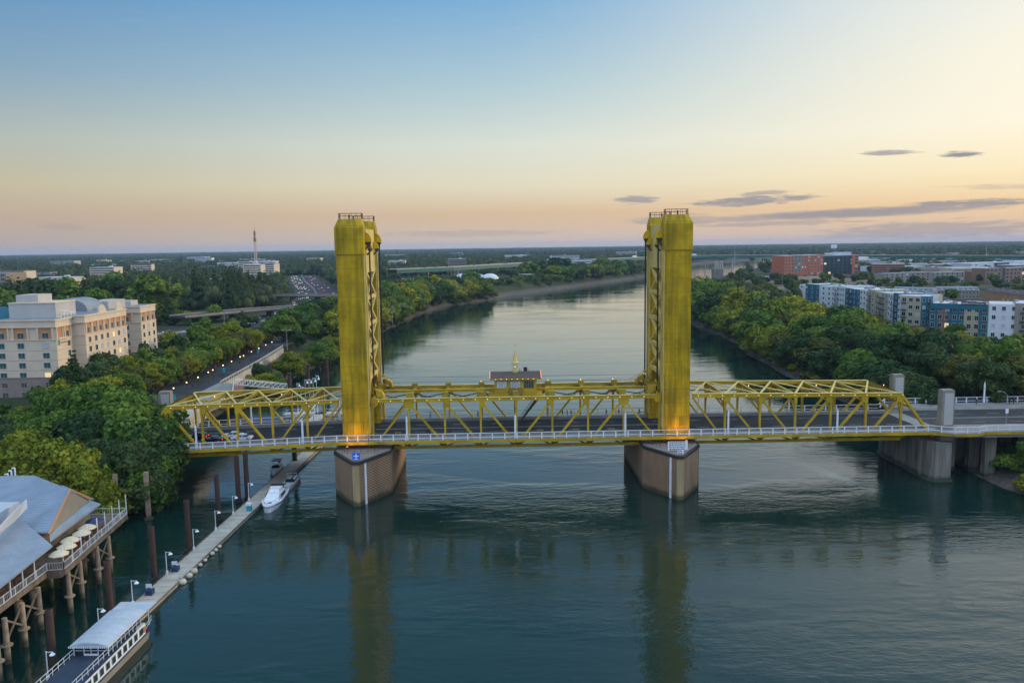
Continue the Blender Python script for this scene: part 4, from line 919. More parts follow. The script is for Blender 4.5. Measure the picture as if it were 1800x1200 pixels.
def hotel_wing(label, x0, x1, y0, y1, zt, front_cols, side_cols, step_side=None, blank=()):
    r = thing('hotel_wing', label, 'hotel', (x0, y0, 9))
    m = MB(); m.bx(x0, x1, y0, y1, 9, zt - 6.2); m.bx(x0 + .35, x1 - .35, y0 + .35, y1 - .35, zt - 6.2, zt - 2.3); m.bx(x0 - .05, x1 + .05, y0 - .05, y1 + .05, zt - 2.3, zt - .35)
    m.bx(x0 - .35, x1 + .35, y0 - .35, y1 + .35, zt - .35, zt)
    for z in (zt - 6.35, zt - 2.4): m.bx(x0 - .2, x1 + .2, y0 - .2, y1 + .2, z, z + .25)
    m.build('wall', 'cream_wall', r, True)
    m = MB(); m.bx(x0 + .5, x1 - .5, y0 + .5, y1 - .5, zt, zt + .08); m.build('roof', 'grey_roof', r, True)
    m = MB(); m.bx(x0 - .08, x1 + .08, y0 - .08, y1 + .08, 9, 15.2); m.bx(x0 - .2, x1 + .2, y0 - .2, y1 + .2, 15.2, 15.45); m.build('stone_base', 'stone_wall', r, True)
    # orange panels between pilasters of the top floor
    pn = MB(); pi = MB()
    def bays(cs, fixed, axis, sgn):
        for c in cs:
            pn.cut(); pi.cut()
            if axis == 'x': pn.bx(c - 1.9, c + 1.9, fixed + .25 if sgn < 0 else fixed - .31, fixed + .31 if sgn < 0 else fixed - .25, zt - 6.1, zt - 2.4); pi.bx(c + 2.0, c + 2.55, fixed - .02, fixed + .36, zt - 6.1, zt - 2.35); pi.bx(c - 2.55, c - 2.0, fixed - .02, fixed + .36, zt - 6.1, zt - 2.35)
            else: pn.bx(fixed - .31, fixed - .25, c - 1.45, c + 1.45, zt - 6.1, zt - 2.4); pi.bx(fixed - .36, fixed + .02, c + 1.5, c + 1.9, zt - 6.1, zt - 2.35); pi.bx(fixed - .36, fixed + .02, c - 1.9, c - 1.5, zt - 6.1, zt - 2.35)
    bays(front_cols, y0, 'x', -1); bays(side_cols, x1, 'y', 1)
    if front_cols or side_cols: pn.build('orange_panel', 'orange_wall', r, True); pi.build('pilaster', 'cream_wall', r, True)
    rows_ = [zt - 4.9] + [zt - 8.0 - 3.07 * k for k in range(6)]
    if front_cols: windows(r, None, [(c, y0 + (.28 if k == 0 else 0), z) for c in front_cols for k, z in enumerate(rows_)], 2.0, 1.7, (0, -1), 'grey_wall', 'teal_glass')
    if side_cols: windows(r, None, [(x1 - (.28 if k == 0 else 0), c, z) for c in side_cols if c not in blank for k, z in enumerate(rows_)], 1.5, 1.75, (1, 0), 'grey_wall', 'glass')
    g_ = MB()
    for z in [zt - 6.5 - 3.07 * k for k in range(1, 6)]: g_.bx(x0 - .03, x1 + .03, y0 - .03, y1 + .03, z - .04, z + .04)
    g_.build('string_course', 'stone_wall', r, True)
    return r
hotel_wing('nearest cream hotel wing with orange top-floor panels, under the teal hipped roof', -176, -140.6, 70.5, 96, 33.3, [-144.0, -151.6, -157.6, -163.6, -169.8], [72.9, 77.5], blank=(72.9,))
w2 = hotel_wing('middle wing of the cream hotel, with curved gables on its long parapet', -160, -136.8, 80.6, 109.5, 33.7, [], [83.2, 87.2, 91.2, 95.2, 99.2, 103.2, 107.2])
w3 = hotel_wing('far wing of the cream hotel, nearest the freeway', -172, -140.4, 129, 142.5, 33.0, [-146], [131.2, 135.6, 140.0])
for yy, hh, ww in ((93.2, 2.6, 4.4), (105.2, 2.8, 3.6)):
    m = MB(); pr = [(-136.9, yy - ww, 33.3)]
    for k in range(9): a = math.pi * k / 8; pr.append((-136.9, yy - ww * .55 * math.cos(a), 33.9 + hh * math.sin(a) * .9))
    pr.append((-136.9, yy + ww, 33.3)); m.extr(pr, (-.5, 0, 0)); m.build('gable', 'cream_wall', w2, True)
ph = thing('roof_penthouse', 'grey plant room standing on the nearest hotel roof', 'rooftop room', (-152, 82, 33.4))
m = MB(); m.bx(-158.0, -143.4, 76.5, 88.5, 33.38, 38.0); m.bx(-157, -150, 79, 87, 38.0, 40.6); m.build('wall', 'grey_wall', ph, True)
m = MB(); m.bx(-158.2, -143.2, 76.3, 88.7, 38.0, 38.3); m.build('cornice', 'cream_wall', ph, True)
m = MB(); m.bar((-142, 77, 33.4), (-138.5, 82, 33.4), .1); 
for k in range(5): m.bar((-140.5, 74 + 2 * k, 33.4), (-140.5, 74 + 2 * k, 36.2 - .4 * k), .12)
m.bar((-140.5, 74, 36.2), (-140.5, 82, 34.6), .14); m.build('stair_rail', 'white_paint', ph, True)
tr = thing('hip_roof', 'teal hipped roof on the nearest hotel wing beside the plant room', 'roof', (-167, 78, 33.4))
m = MB(); m.loft([[(-175.5, 72.5, 33.38), (-159, 72.5, 33.38), (-159, 90, 33.38), (-175.5, 90, 33.38)], [(-172, 80, 36.8), (-163, 80, 36.8), (-163, 83, 36.8), (-172, 83, 36.8)]]); m.build('slope', 'teal_roof', tr, True)
vt = thing('vaulted_roof', 'grey barrel-vaulted roof on the middle hotel wing behind the plant room', 'roof', (-150, 105, 33.4))
m = MB(); m.extr([(-158 + 0, 97, 33.78)] + [(-151 - 7 * math.cos(math.pi * k / 10), 97, 34.5 + 3.6 * math.sin(math.pi * k / 10)) for k in range(11)] + [(-144, 97, 33.38)], (0, 12, 0)); m.build('vault', 'grey_roof', vt, True)
m = MB(); m.bx(-150, -143, 110, 123, 33.0, 36.4); m.bx(-168, -146, 134, 140, 32.7, 34.9); m.build('plant_room', 'grey_wall', vt, True)
r = board('hotel_sign', 'small green and white sign high on the side of the nearest hotel wing', (-140.5, 73.6, 26.4), 5.2, 2.4, 'cream_wall', R_(90), lambda r: None, False)
m = MB(); m.box(-1.9, -.06, 0, 1.0, .06, 2.1); m.build('emblem', 'sign_green', r)
m = MB()
for z in (.35, -.3): m.box(.7, -.06, z * 1.6, 3.4, .05, .5)
m.build('lettering', 'brick_brown', r)

# ================================================================ floating dock
DX = lambda y: -58.6 + (y + 60) * .045       # centre line of the dock
dock = thing('floating_dock', 'long grey floating dock running under the left approach span', 'dock', (-57, -20, 0))
m = MB(); ysd = np.arange(-86, 39, 8.); 
for a in ysd: b_ = a + 7.9; m.prism([(DX(a) - 1.75, a), (DX(a) + 1.75, a), (DX(b_) + 1.75, b_), (DX(b_) - 1.75, b_)], -.25, .55)
m.build('float', 'pale_concrete', dock, True)
m = MB(); m.bar((DX(-86) + 1.8, -86, .5), (DX(39) + 1.8, 39, .5), .12, .28); m.bar((DX(-86) - 1.8, -86, .5), (DX(39) - 1.8, 39, .5), .12, .28); m.build('edge_timber', 'timber', dock, True)
m = MB(); a, b_ = -86, -38
for h in (.5, 1.2): m.bar((DX(a) - 1.65, a, .55 + h), (DX(b_) - 1.65, b_, .55 + h), .06)
for y in np.arange(a, b_, 2.4): m.bar((DX(y) - 1.65, y, .55), (DX(y) - 1.65, y, 1.8), .07)
for y in np.arange(a, b_, .6): m.bar((DX(y) - 1.65, y, .6), (DX(y) - 1.65, y, 1.7), .025)
m.build('fence', 'dark_metal', dock, True)
dl = None
for i, (y, d_) in enumerate(zip((-81.5, -69.6, -60.2, -48.8, -38.2, -28.2, -19.2, -10.2), ('nearest the camera, beside the white tour boat', 'beside the roof of the white tour boat', 'at the far end of the tour boat', 'by the blue bench of the dock', 'beside the round fenders', 'beyond the round fenders', 'short of the white motor yacht', 'beside the white motor yacht'))):
    lb = 'white hooked lamp post on the floating dock, ' + d_
    p = (DX(y) - 1.55, y, .55)
    if dl is None:
        dl = thing('dock_lamp', lb, 'lamp post', p, 0, 'white lamp posts along the floating dock')
        m = MB(); m.box(0, 0, .3, .3, .3, .6); m.tube((0, 0, 0), (0, 0, 3.9), .075, .06); m.bar((0, 0, 3.8), (.75, 0, 3.8), .06); m.build('pole', 'white_paint', dl)
        m = MB(); m.lathe([(.36, 3.42), (.30, 3.55), (.10, 3.68), (.06, 3.85)], (.75, 0, 0), 10); m.build('shade', 'white_paint', dl)
    else: dup(dl, p, 0, lb)
def pile(x, y, h, rad, label, cone=True):
    r = thing('mooring_pile', label, 'pile', (x, y, 0), 0, 'rusty steel piles along the floating dock')
    m = MB(); m.lathe([(rad, -3), (rad, h - .05), (rad * .8, h), (rad * .8, h - .6), (.05, h - .6)], n=14); m.build('shaft', 'rust', r); m = MB(); m.lathe([(rad + .25, .1), (rad + .25, .6)], n=10); m.build('collar', 'dark_metal', r); return r
for (px, py, tx, ty, d_) in ((95, 1180, 88, 1070, 'left of the tour boat at the bottom edge'), (195, 1085, 190, 985, 'left of the tour boat roof, second from the bottom'), (272, 1020, 268, 925, 'left of the dock lamp beyond the tour boat'),
                             (333, 970, 330, 878, 'standing left of the dock beside the fenders'), (385, 915, 382, 835, 'left of the dock, the nearest one to the paired piles')):
    p = G(px, py, 0); t_ = PY(tx, ty, p.y); pile(p.x, p.y, max(t_.z, 5.5), .47, 'rusty round steel pile ' + d_)
p = G(424, 883, 0); pile(p.x - .5, p.y, 10.3, .52, 'dark steel pile by the white motor yacht, left one of a pair'); pile(p.x + .9, p.y + 1.6, 10.6, .52, 'dark steel pile by the white motor yacht, right one of a pair')
pile(-56.2, 22, 10, .6, 'dark steel pile under the left approach span, where the dock passes below')
fd = None
for i, (px, py, s_) in enumerate(((326, 1022, 1.25), (333, 1011, 1.1), (342, 1003, 1.2), (351, 992, .7), (358, 984, .7), (371, 972, .8), (376, 966, .75), (381, 960, .75))):
    p = G(px, py, .3); p.x = DX(p.y) + 2.15; lb = f'{ORD[i]} pale round fender along the outer edge of the dock, counted from the tour boat'
    if fd is None: fd = thing('dock_fender', lb, 'fender', p, 0, 'pale round fenders on the dock edge'); m = MB(); m.ball((0, 0, 0), .55, 10, .8); m.build('buoy', 'fender', fd, smooth=True); m = MB(); m.tube((0, 0, .3), (-.5, 0, .6), .04); m.build('rope', 'dark_metal', fd)
    else: dup(fd, p, i, lb, None, s_)
fd.scale = (1.25,) * 3
for i, (y, d_) in enumerate(((-47.5, 'farther from the tour boat'), (-56.5, 'nearer the tour boat'))):
    r = thing('dock_locker', 'blue utility stand with white sign on the dock, ' + d_, 'utility stand', (DX(y) - .7, y, .55))
    m = MB(); m.box(0, 0, .4, 1.0, 1.2, .7); m.bar((-.6, -.7, 0), (-.6, -.7, 1.2), .06); m.bar((.6, -.7, 0), (.6, -.7, 1.2), .06); m.bar((-.6, -.7, 1.2), (.6, -.7, 1.2), .06); m.build('chest', 'navy', r); m = MB(); m.box(0, -.3, 1.5, .9, .07, .6); m.bar((-.4, -.3, .9), (-.4, -.3, 1.4), .06); m.bar((.4, -.3, .9), (.4, -.3, 1.4), .06); m.build('sign_plate', 'sign_white', r)
r = thing('pump_station', 'white and teal service pedestal on the dock beside the motor yacht', 'service pedestal', (DX(-17) + .9, -17, .55))
m = MB(); m.box(0, 0, .6, .9, .9, 1.2); m.build('cabinet', 'teal_cloth', r); m = MB(); m.box(0, 0, 1.4, 1.0, 1.0, .45); m.build('cap', 'white_paint', r)

# ---- boats
def hull(L, B, hz, nose=.35, z0=-.25):       # bow towards -y
    rings = []
    for t_ in (0, .06, .16, .32, .55, .8, 1):
        w_ = B / 2 * min(1, (t_ / nose) ** .6 if t_ < nose else 1) * (1 if t_ < .8 else lerp(1, .92, (t_ - .8) / .2)); w_ = max(w_, .03); y = -L / 2 + L * t_; sh = hz * (1 + .28 * (1 - t_) ** 2)
        rings.append([(-w_, y, sh), (-w_ * .72, y + (.0 if t_ else .55), z0), (w_ * .72, y + (.0 if t_ else .55), z0), (w_, y, sh)])
    return rings
def yacht(name, label, loc, rz, L, B, sc=1.):
    r = thing(name, label, 'motor boat', loc, rz)
    m = MB(); m.loft(hull(L, B, 1.15)); m.build('hull', 'white_paint', r)
    m = MB(); R1 = [(p[0][0] * 1.03, p[0][1], p[0][2] - .28) for p in hull(L, B, 1.15)]; R2 = [(p[3][0] * 1.03, p[3][1], p[3][2] - .28) for p in hull(L, B, 1.15)]
    for Q in (R1, R2):
        for a, b_ in zip(Q[:-1], Q[1:]): m.bar(a, b_, .05, .09)
    m.build('stripe', 'navy', r)
    m = MB(); m.loft([[(-B * .36, -L * .18, 1.2), (B * .36, -L * .18, 1.2), (B * .42, L * .30, 1.2), (-B * .42, L * .30, 1.2)], [(-B * .30, -L * .02, 2.25), (B * .30, -L * .02, 2.25), (B * .38, L * .28, 2.3), (-B * .38, L * .28, 2.3)]])
    m.loft([[(-B * .26, L * .03, 2.3), (B * .26, L * .03, 2.3), (B * .32, L * .24, 2.3), (-B * .32, L * .24, 2.3)], [(-B * .22, L * .07, 2.85), (B * .22, L * .07, 2.85), (B * .30, L * .24, 2.95), (-B * .30, L * .24, 2.95)]]); m.build('cabin', 'white_paint', r)
    m = MB(); m.loft([[(-B * .335, -L * .135, 1.48), (B * .335, -L * .135, 1.48), (B * .345, -L * .135, 1.44), (-B * .345, -L * .135, 1.44)], [(-B * .315, -L * .04, 2.1), (B * .315, -L * .04, 2.1), (B * .32, -L * .045, 2.06), (-B * .32, -L * .045, 2.06)]])
    for s_ in (-1, 1): m.extr([(s_ * B * .405, -L * .05, 1.6), (s_ * B * .425, L * .24, 1.6), (s_ * B * .405, L * .22, 2.05), (s_ * B * .37, -L * .01, 2.05)], (s_ * .05, 0, 0))
    m.build('cabin_window', 'black', r)
    m = MB()
    for s_ in (-1, 1):
        pts = [(0 if k == 0 else s_ * B * .45 * min(1, (k / 4) ** .7), -L / 2 + .3 + L * .1 * k, 2.0 + .0) for k in range(5)]
        for a, b_ in zip(pts[:-1], pts[1:]): m.bar(a, b_, .045); m.bar((b_[0], b_[1], 1.2), b_, .04)
    m.build('bow_rail', 'grey_metal', r)
    m = MB(); m.loft([[(-B * .36, L * .27, 2.9), (B * .36, L * .27, 2.9), (B * .36, L * .42, 2.7), (-B * .36, L * .42, 2.7)], [(-B * .34, L * .27, 3.0), (B * .34, L * .27, 3.0), (B * .34, L * .42, 2.8), (-B * .34, L * .42, 2.8)]])
    for s_ in (-1, 1): m.bar((s_ * B * .34, L * .42, 1.2), (s_ * B * .34, L * .42, 2.75), .05)
    m.build('canopy', 'black', r)
    m = MB(); m.bx(-.32, .32, -L * .32, -L * .24, 1.28, 1.36); m.build('hatch', 'dark_metal', r)
    return r
yacht('motor_yacht', 'white motor yacht with dark windscreen, the nearest boat moored at the dock', (DX(-11) + 4.0, -11.0, 0), R_(3), 13.2, 4.3)
def runabout(label, loc, rz, L, B, top):
    r = thing('speedboat', label, 'motor boat', loc, rz)
    m = MB(); m.loft(hull(L, B, .85)); m.build('hull', 'white_paint', r)
    m = MB(); m.loft([[(-B * .36, -L * .08, .86), (B * .36, -L * .08, .86), (B * .38, L * .42, .86), (-B * .38, L * .42, .86)], [(-B * .36, -L * .08, .93), (B * .36, -L * .08, .93), (B * .38, L * .42, .93), (-B * .38, L * .42, .93)]]); m.build('cockpit', 'navy', r)
    m = MB()
    for y in (0, L * .18, L * .34): m.box(-B * .18, y, 1.05, .6, .6, .4); m.box(B * .18, y, 1.05, .6, .6, .4)
    m.build('seat', 'white_paint', r)
    m = MB(); m.loft([[(-B * .38, -L * .12, .9), (B * .38, -L * .12, .9), (B * .38, -L * .10, .9), (-B * .38, -L * .10, .9)], [(-B * .3, -L * .04, 1.5), (B * .3, -L * .04, 1.5), (B * .3, -L * .03, 1.5), (-B * .3, -L * .03, 1.5)]]); m.build('windscreen', 'glass', r)
    m = MB()
    for s_ in (-1, 1): m.bar((s_ * B * .4, L * .2, .8), (s_ * B * .36, L * .15, 2.3), .07); m.bar((s_ * B * .4, L * .34, .8), (s_ * B * .36, L * .15, 2.3), .05)
    m.bar((-B * .36, L * .15, 2.3), (B * .36, L * .15, 2.3), .08); m.build('arch', 'white_paint', r)
    if top: m = MB(); m.bx(-B * .4, B * .4, 0, L * .34, 2.32, 2.42); m.build('bimini_top', 'black', r)
    m = MB(); m.box(0, L * .53, .8, .5, .5, .9); m.build('outboard_motor', 'black', r)
    return r
runabout('white speedboat with blue cockpit and arch, moored just beyond the motor yacht', (DX(2) + 3.5, 2.6, 0), R_(2), 9.6, 3.0, False)
runabout('small white speedboat with a black sun top, moored on the inner side of the dock', (DX(14) - 3.6, 14.5, 0), R_(4), 8.0, 2.7, True)

# ---- tour boat
tb = thing('tour_boat', 'white tour boat with pale blue canopy roof and navy stripes at the bottom left', 'tour boat', (-53.4, -77.1, 0), R_(-2))
tb.location.x = DX(-77.1) + 3.55
m = MB(); hw = 2.25
rings = [[(-hw, y, 1.3 + e), (-hw * .82, y, -.3), (hw * .82, y, -.3), (hw, y, 1.3 + e)] for y, e in ((-16, .5), (-12, .2), (0, 0), (7.2, .0))]
rings.append([(-hw * .55, 9.2, 1.35), (-hw * .4, 8.6, -.3), (hw * .4, 8.6, -.3), (hw * .55, 9.2, 1.35)]); m.loft(rings); hl = m.build('hull', 'taupe_wall', tb)
m = MB(); m.bx(-hw, hw, -16, 5.9, 1.3, 3.0); m.build('cabin', 'white_paint', tb)
m = MB(); m.bx(-hw - .05, hw + .05, -16, 7.4, 1.22, 1.46); m.bx(-hw - .04, hw + .04, -16, 3.4, 3.02, 3.3); m.build('navy_stripe', 'navy', tb)
m = MB(); m.bx(-hw + .05, hw - .05, -16, -3.6, 3.31, 3.36); m.build('top_deck', 'blue_deck', tb)
m = MB(); m.bx(-hw + .3, hw - .3, 5.95, 8.6, 1.36, 1.4); m.build('bow_deck', 'blue_deck', tb)
for k in range(11):
    for s_ in ((1,) if k else (1,)):
        y = 4.6 - 1.45 * k; f = MB(); f.bx(hw, hw + .05, y - .48, y + .48, 1.75, 2.75); wf = f.build('window', 'grey_metal', tb); g_ = MB(); g_.bx(hw + .05, hw + .07, y - .40, y + .40, 1.83, 2.67); g_.build('pane', 'glass', wf)
m = MB()
for y in np.arange(-3.6, 5.6, 1.05):
    for s_ in (-1, 1): m.bar((s_ * (hw - .05), y, 3.3), (s_ * (hw - .05), y, 4.75), .07)
for s_ in (-1, 1):
    for z in (3.9, 4.55): m.bar((s_ * (hw - .05), -3.6, z), (s_ * (hw - .05), 5.2, z), .05)
for x in (-hw + .05, -.9, 0, .9, hw - .05): m.bar((x, -3.6, 3.3), (x, -3.6, 4.75), .09)
for z in (4.0, 4.6): m.bar((-hw, -3.6, z), (hw, -3.6, z), .06)
m.bx(-.9, .9, -3.66, -3.58, 3.3, 3.6); m.build('enclosure_frame', 'white_paint', tb)
m = MB()
for s_ in (-1, 1): m.bx(s_ * (hw - .12) - .01, s_ * (hw - .12) + .01, -3.5, 5.2, 3.35, 4.7)
m.bx(-hw + .1, hw - .1, -3.54, -3.52, 3.35, 4.7); m.build('enclosure_glass', 'glass', tb)
m = MB(); rings = []
for y in (-4.1, 5.8):
    rings.append([(-hw - .25, y, 4.72)] + [(x, y, 4.85 + .42 * (1 - (x / (hw + .2)) ** 2)) for x in np.linspace(-hw - .2, hw + .2, 9)] + [(hw + .25, y, 4.72)])
m.loft(rings); m.bx(-hw - .3, hw + .3, 5.8, 9.0, 4.5, 4.62); m.build('canopy_roof', 'boat_roof', tb)
m = MB()
for k, x in enumerate(np.linspace(-hw - .25, hw + .25, 22)): m.bx(x - .07, x + .07, -4.16, -4.11, 4.58, 4.82)
for y in np.linspace(-4.1, 5.8, 40): m.bx(hw + .26, hw + .30, y - .08, y + .08, 4.55, 4.78)
m.build('valance', 'sign_white', tb)
m = MB(); m.bar((hw * .62, 8.7, 1.3), (hw * .62, 8.7, 4.5), .1); m.bar((-hw * .62, 8.7, 1.3), (-hw * .62, 8.7, 4.5), .1)
for z in (2.0, 2.5): m.bar((hw, 5.9, z), (hw * .7, 9.2, z), .05); m.bar((-hw, 5.9, z), (-hw * .7, 9.2, z), .05)
for y in np.arange(-15.5, -3.7, 1.2): m.bar((hw - .1, y, 3.3), (hw - .1, y, 4.3), .045); m.bar((-hw + .1, y, 3.3), (-hw + .1, y, 4.3), .045)
for s_ in (-1, 1):
    for z in (3.8, 4.3): m.bar((s_ * (hw - .1), -16, z), (s_ * (hw - .1), -3.7, z), .045)
m.build('rail', 'white_paint', tb)
m = MB(); m.lathe([(.42, 0), (.42, .1)], n=12); q = m.build('life_ring', 'hot_orange', tb); q.location = (hw + .12, 5.3, 2.3); q.rotation_euler = (0, R_(90), 0)

# ================================================================ waterside restaurant on piles (deck level 7)
FL = 7.2
rs = thing('waterside_restaurant', 'restaurant with blue-grey metal roofs built on piles over the river, bottom left', 'restaurant', (-85, -60, 0))
E0 = [(-72.0, -45.5), (-72.5, -64.5), (-75.2, -64.5), (-75.6, -88), (-71.5, -88.5), (-71.5, -110)]   # water edge of the deck
m = MB(); m.prism([(-71.0, -37.5), (-68.9, -62.3), (-71.2, -62.7), (-70.4, -90), (-70.0, -115), (-104, -115), (-104, -37.5)], FL - .3, FL); m.build('deck', 'timber', rs, True)
m = MB(); ed = [(-71.0, -37.5), (-68.9, -62.3), (-71.2, -62.7), (-70.4, -90), (-70.0, -115)]
for a, b_ in zip(ed[:-1], ed[1:]): m.bar((*a, FL - .45), (*b_, FL - .45), .25, .7)
for a, b_ in zip(ed[:-1], ed[1:]): m.bar((a[0] - .6, a[1], FL - 1.0), (b_[0] - .6, b_[1], FL - 1.0), .3, .4)
m.bar((-71, -37.5, FL - .4), (-100, -37.5, FL - .4), .25, .7); m.build('edge_beam', 'timber', rs, True)
m = MB()
for a, b_ in zip(ed[:-1], ed[1:]):
    a, b_ = Vector((*a, FL)), Vector((*b_, FL)); Lg = (b_ - a).length
    for h in (.12, 1.15): m.bar(a + Vector((0, 0, h)), b_ + Vector((0, 0, h)), .08)
    for k in range(int(Lg / .35)): p = a.lerp(b_, (k + .5) * .35 / Lg); m.bar(p, p + Vector((0, 0, 1.1)), .03)
    for k in range(int(Lg / 2.6) + 1): p = a.lerp(b_, k / max(int(Lg / 2.6), 1)); m.bar(p, p + Vector((0, 0, 1.25)), .12)
a, b_ = Vector((-71, -37.5, FL)), Vector((-84, -37.5, FL))
for h in (.12, 1.15): m.bar(a + Vector((0, 0, h)), b_ + Vector((0, 0, h)), .08)
for k in range(30): p = a.lerp(b_, k / 30); m.bar(p, p + Vector((0, 0, 1.1)), .03)
m.build('balustrade', 'white_wall', rs, True)
hv = 3.6   # wall height
m = MB(); m.prism([(-76.0, -40.5), (-76.0, -64), (-79, -64), (-79, -115), (-103, -115), (-103, -40.5)], FL, FL + 3.2); m.build('wall', 'tan_wall', rs, True)
def PZ(px, py, z): p = G(px, py, z); return (p.x, p.y, p.z)
ze = FL + 3.4; zr = FL + 8.0
# main north roof: hipped mass with a tan gable facing the river
A = PZ(60, 835, zr); B = PZ(125, 862, zr - .4); Cc = PZ(177, 885, ze + .2); Dd = PZ(88, 950, ze); Ee = PZ(52, 935, ze + .5); Ff = PZ(-60, 880, ze + 1); Gg = PZ(-60, 835, zr - .5)
rf = MB()
def slab_poly(mb, pts, th=.25): mb.extr(pts, (0, 0, -th))
slab_poly(rf, [A, B, PZ(88, 935, ze + .6), Ee, (A[0] - 7.5, A[1] - 12, ze + 1.5)])
slab_poly(rf, [A, (A[0] - 7.5, A[1] - 12, ze + 1.5), (A[0] - 26, A[1] - 12, ze + 1.5), (A[0] - 26, A[1], zr)])
slab_poly(rf, [A, (A[0] - 26, A[1], zr), (A[0] - 26, A[1] + 9, ze), (A[0], A[1] + 9, ze), (B[0] + 1.0, B[1] + 5, ze + 1.2), B])
slab_poly(rf, [PZ(150, 876, ze + 1.7), Cc, Dd, PZ(87, 940, ze + .7)])
rf.build('main_roof', 'blue_roof', rs, True)
g_ = MB(); g_.extr([PZ(124, 864, zr - .6), PZ(158, 877, ze + 1.5), PZ(88, 937, ze + .8)], (-.3, 0, 0)); g_.build('gable', 'tan_wall', rs, True)
g_ = MB(); g_.bar(PZ(124, 860, zr - .3), PZ(160, 877, ze + 1.6), .25, .35); g_.bar(PZ(124, 860, zr - .3), PZ(86, 938, ze + .8), .25, .3); g_.build('gable_trim', 'orange_wall', rs, True)
# lower roof over the southern terrace
l0 = [PZ(92, 958, ze), PZ(-1, 1032, ze), PZ(-80, 1100, ze), (-96, -78, ze + 3), (-93, -62, ze + 3.0), PZ(40, 915, ze + 1.8)]
rf = MB(); slab_poly(rf, l0); rf.build('terrace_roof', 'blue_roof', rs, True)
m = MB(); m.extr([PZ(-40, 965, ze + 3.2), PZ(47, 877, ze + 4.6), PZ(48, 893, ze + 3.2), PZ(30, 912, ze + 2.2), PZ(-40, 975, ze + 1.5)], (.0, -.35, 0)); m.build('parapet', 'white_wall', rs, True)
m = MB()
q0 = PZ(47, 872, ze + 4.0)
m.bx(q0[0] - 16, q0[0] - .3, q0[1] - 10, q0[1] - 1.5, ze + 1.5, ze + 3.6); m.build('roof_well', 'white_roof', rs, True)
m = MB()
for k, (px, py) in enumerate(((15, 848), (21, 842), (27, 837))): p = PZ(px, py, zr - 1.5); m.tube(p, (p[0], p[1], p[2] + 1.6), .14); m.tube((p[0], p[1], p[2] + 1.6), (p[0] - .5, p[1], p[2] + 1.5), .14)
m.build('flue', 'white_paint', rs, True)
m = MB()
for y in np.arange(-86, -64.5, 2.9): m.cut().bar((-71.2, y, FL), (-71.2, y, ze), .14)
for y in np.arange(-62, -37, 3.1): x_ = lerp(-69.1, -71.1, (y + 62) / 24); m.cut().bar((x_, y, FL), (x_, y, FL + 3.5), .12)
m.build('terrace_post', 'white_paint', rs, True)
m = MB(); rr_ = random.Random(3)
for y in np.arange(-86, -66, 1.9): m.cut().box(-73.2, y, FL + .75, 1.0, 1.0, .08); m.box(-73.2, y, FL + .35, .1, .1, .75)
m.build('terrace_table', 'brick_red', rs, True)
um = None
for i, (px, py) in enumerate(((103, 970), (117, 957), (123, 946), (143, 934), (153, 924), (166, 912))):
    p = G(px, py, FL + 2.5); lb = ('dark blue' if i == 5 else 'cream') + f' parasol on the restaurant deck, {ORD[i]} along the railing from the terrace roof corner'
    if um is None:
        um = thing('parasol', lb, 'parasol', (p.x, p.y, FL), 0, 'parasols on the restaurant deck')
        m = MB(); m.lathe([(1.45, 2.15), (1.40, 2.25), (.7, 2.62), (.04, 2.85)], n=8); m.build('canopy', 'cream_cloth', um)
        m = MB(); m.tube((0, 0, 0), (0, 0, 2.7), .05); m.build('pole', 'timber', um)
    else: u2 = dup(um, (p.x, p.y, FL), i * .3, lb)
for o in COL.objects:
    if o.parent == u2 and o.name.startswith('canopy'): o.data = o.data.copy(); o.data.materials[0] = MAT['navy']
tt = None
for i, (px, py) in enumerate(((110, 962), (128, 950), (147, 930), (160, 918))):
    p = G(px + 9, py + 10, FL); lb = f'round brown dining table on the restaurant deck, {ORD[i]} along the railing'
    if tt is None:
        tt = thing('dining_table', lb, 'table', p, 0, 'dining tables on the restaurant deck'); m = MB(); m.lathe([(.65, .72), (.65, .78)], n=12); m.tube((0, 0, 0), (0, 0, .72), .06); m.build('tabletop', 'brick_red', tt)
        m = MB()
        for k in range(4): a = k * 1.57 + .4; x, y = 1.05 * math.cos(a), 1.05 * math.sin(a); m.cut(); m.box(x, y, .45, .45, .45, .06, a); m.box(x * 1.2, y * 1.2, .75, .06, .45, .6, a); m.bar((x, y, 0), (x, y, .45), .3)
        m.build('chair', 'brick_brown', tt)
    else: dup(tt, p, i, lb)
pc = 0
for (px, py, zt) in ((15, 1165, FL), (45, 1135, FL), (73, 1105, FL), (125, 1075, FL), (145, 1050, FL), (175, 1025, FL), (195, 1005, FL), (-8, 1130, FL), (32, 1085, FL), (58, 1064, FL), (90, 1032, FL), (0, 1195, FL), (150, 1010, FL), (165, 990, FL), (60, 1020, FL), (110, 1000, FL)):
    p = G(px, py, 0); pc += 1
    m = MB(); m.lathe([(.38, -3), (.38, 2.4), (.75, 2.45), (.75, 2.6), (.38, 2.65), (.33, zt - .9)], (p.x, p.y, 0), 12)
    m.build('support_pile', 'pile_concrete', rs, True)
m = MB()
def xb(p, q): p, q = G(*p, 0), G(*q, 0); m.cut().bar((p.x, p.y, 3), (q.x, q.y, FL - 1.2), .18, .25); m.bar((q.x, q.y, 3), (p.x, p.y, FL - 1.2), .18, .25)
for p, q in (((15, 1165), (45, 1135)), ((45, 1135), (73, 1105)), ((125, 1075), (145, 1050)), ((175, 1025), (195, 1005))): xb(p, q)
m.build('brace', 'timber', rs, True)
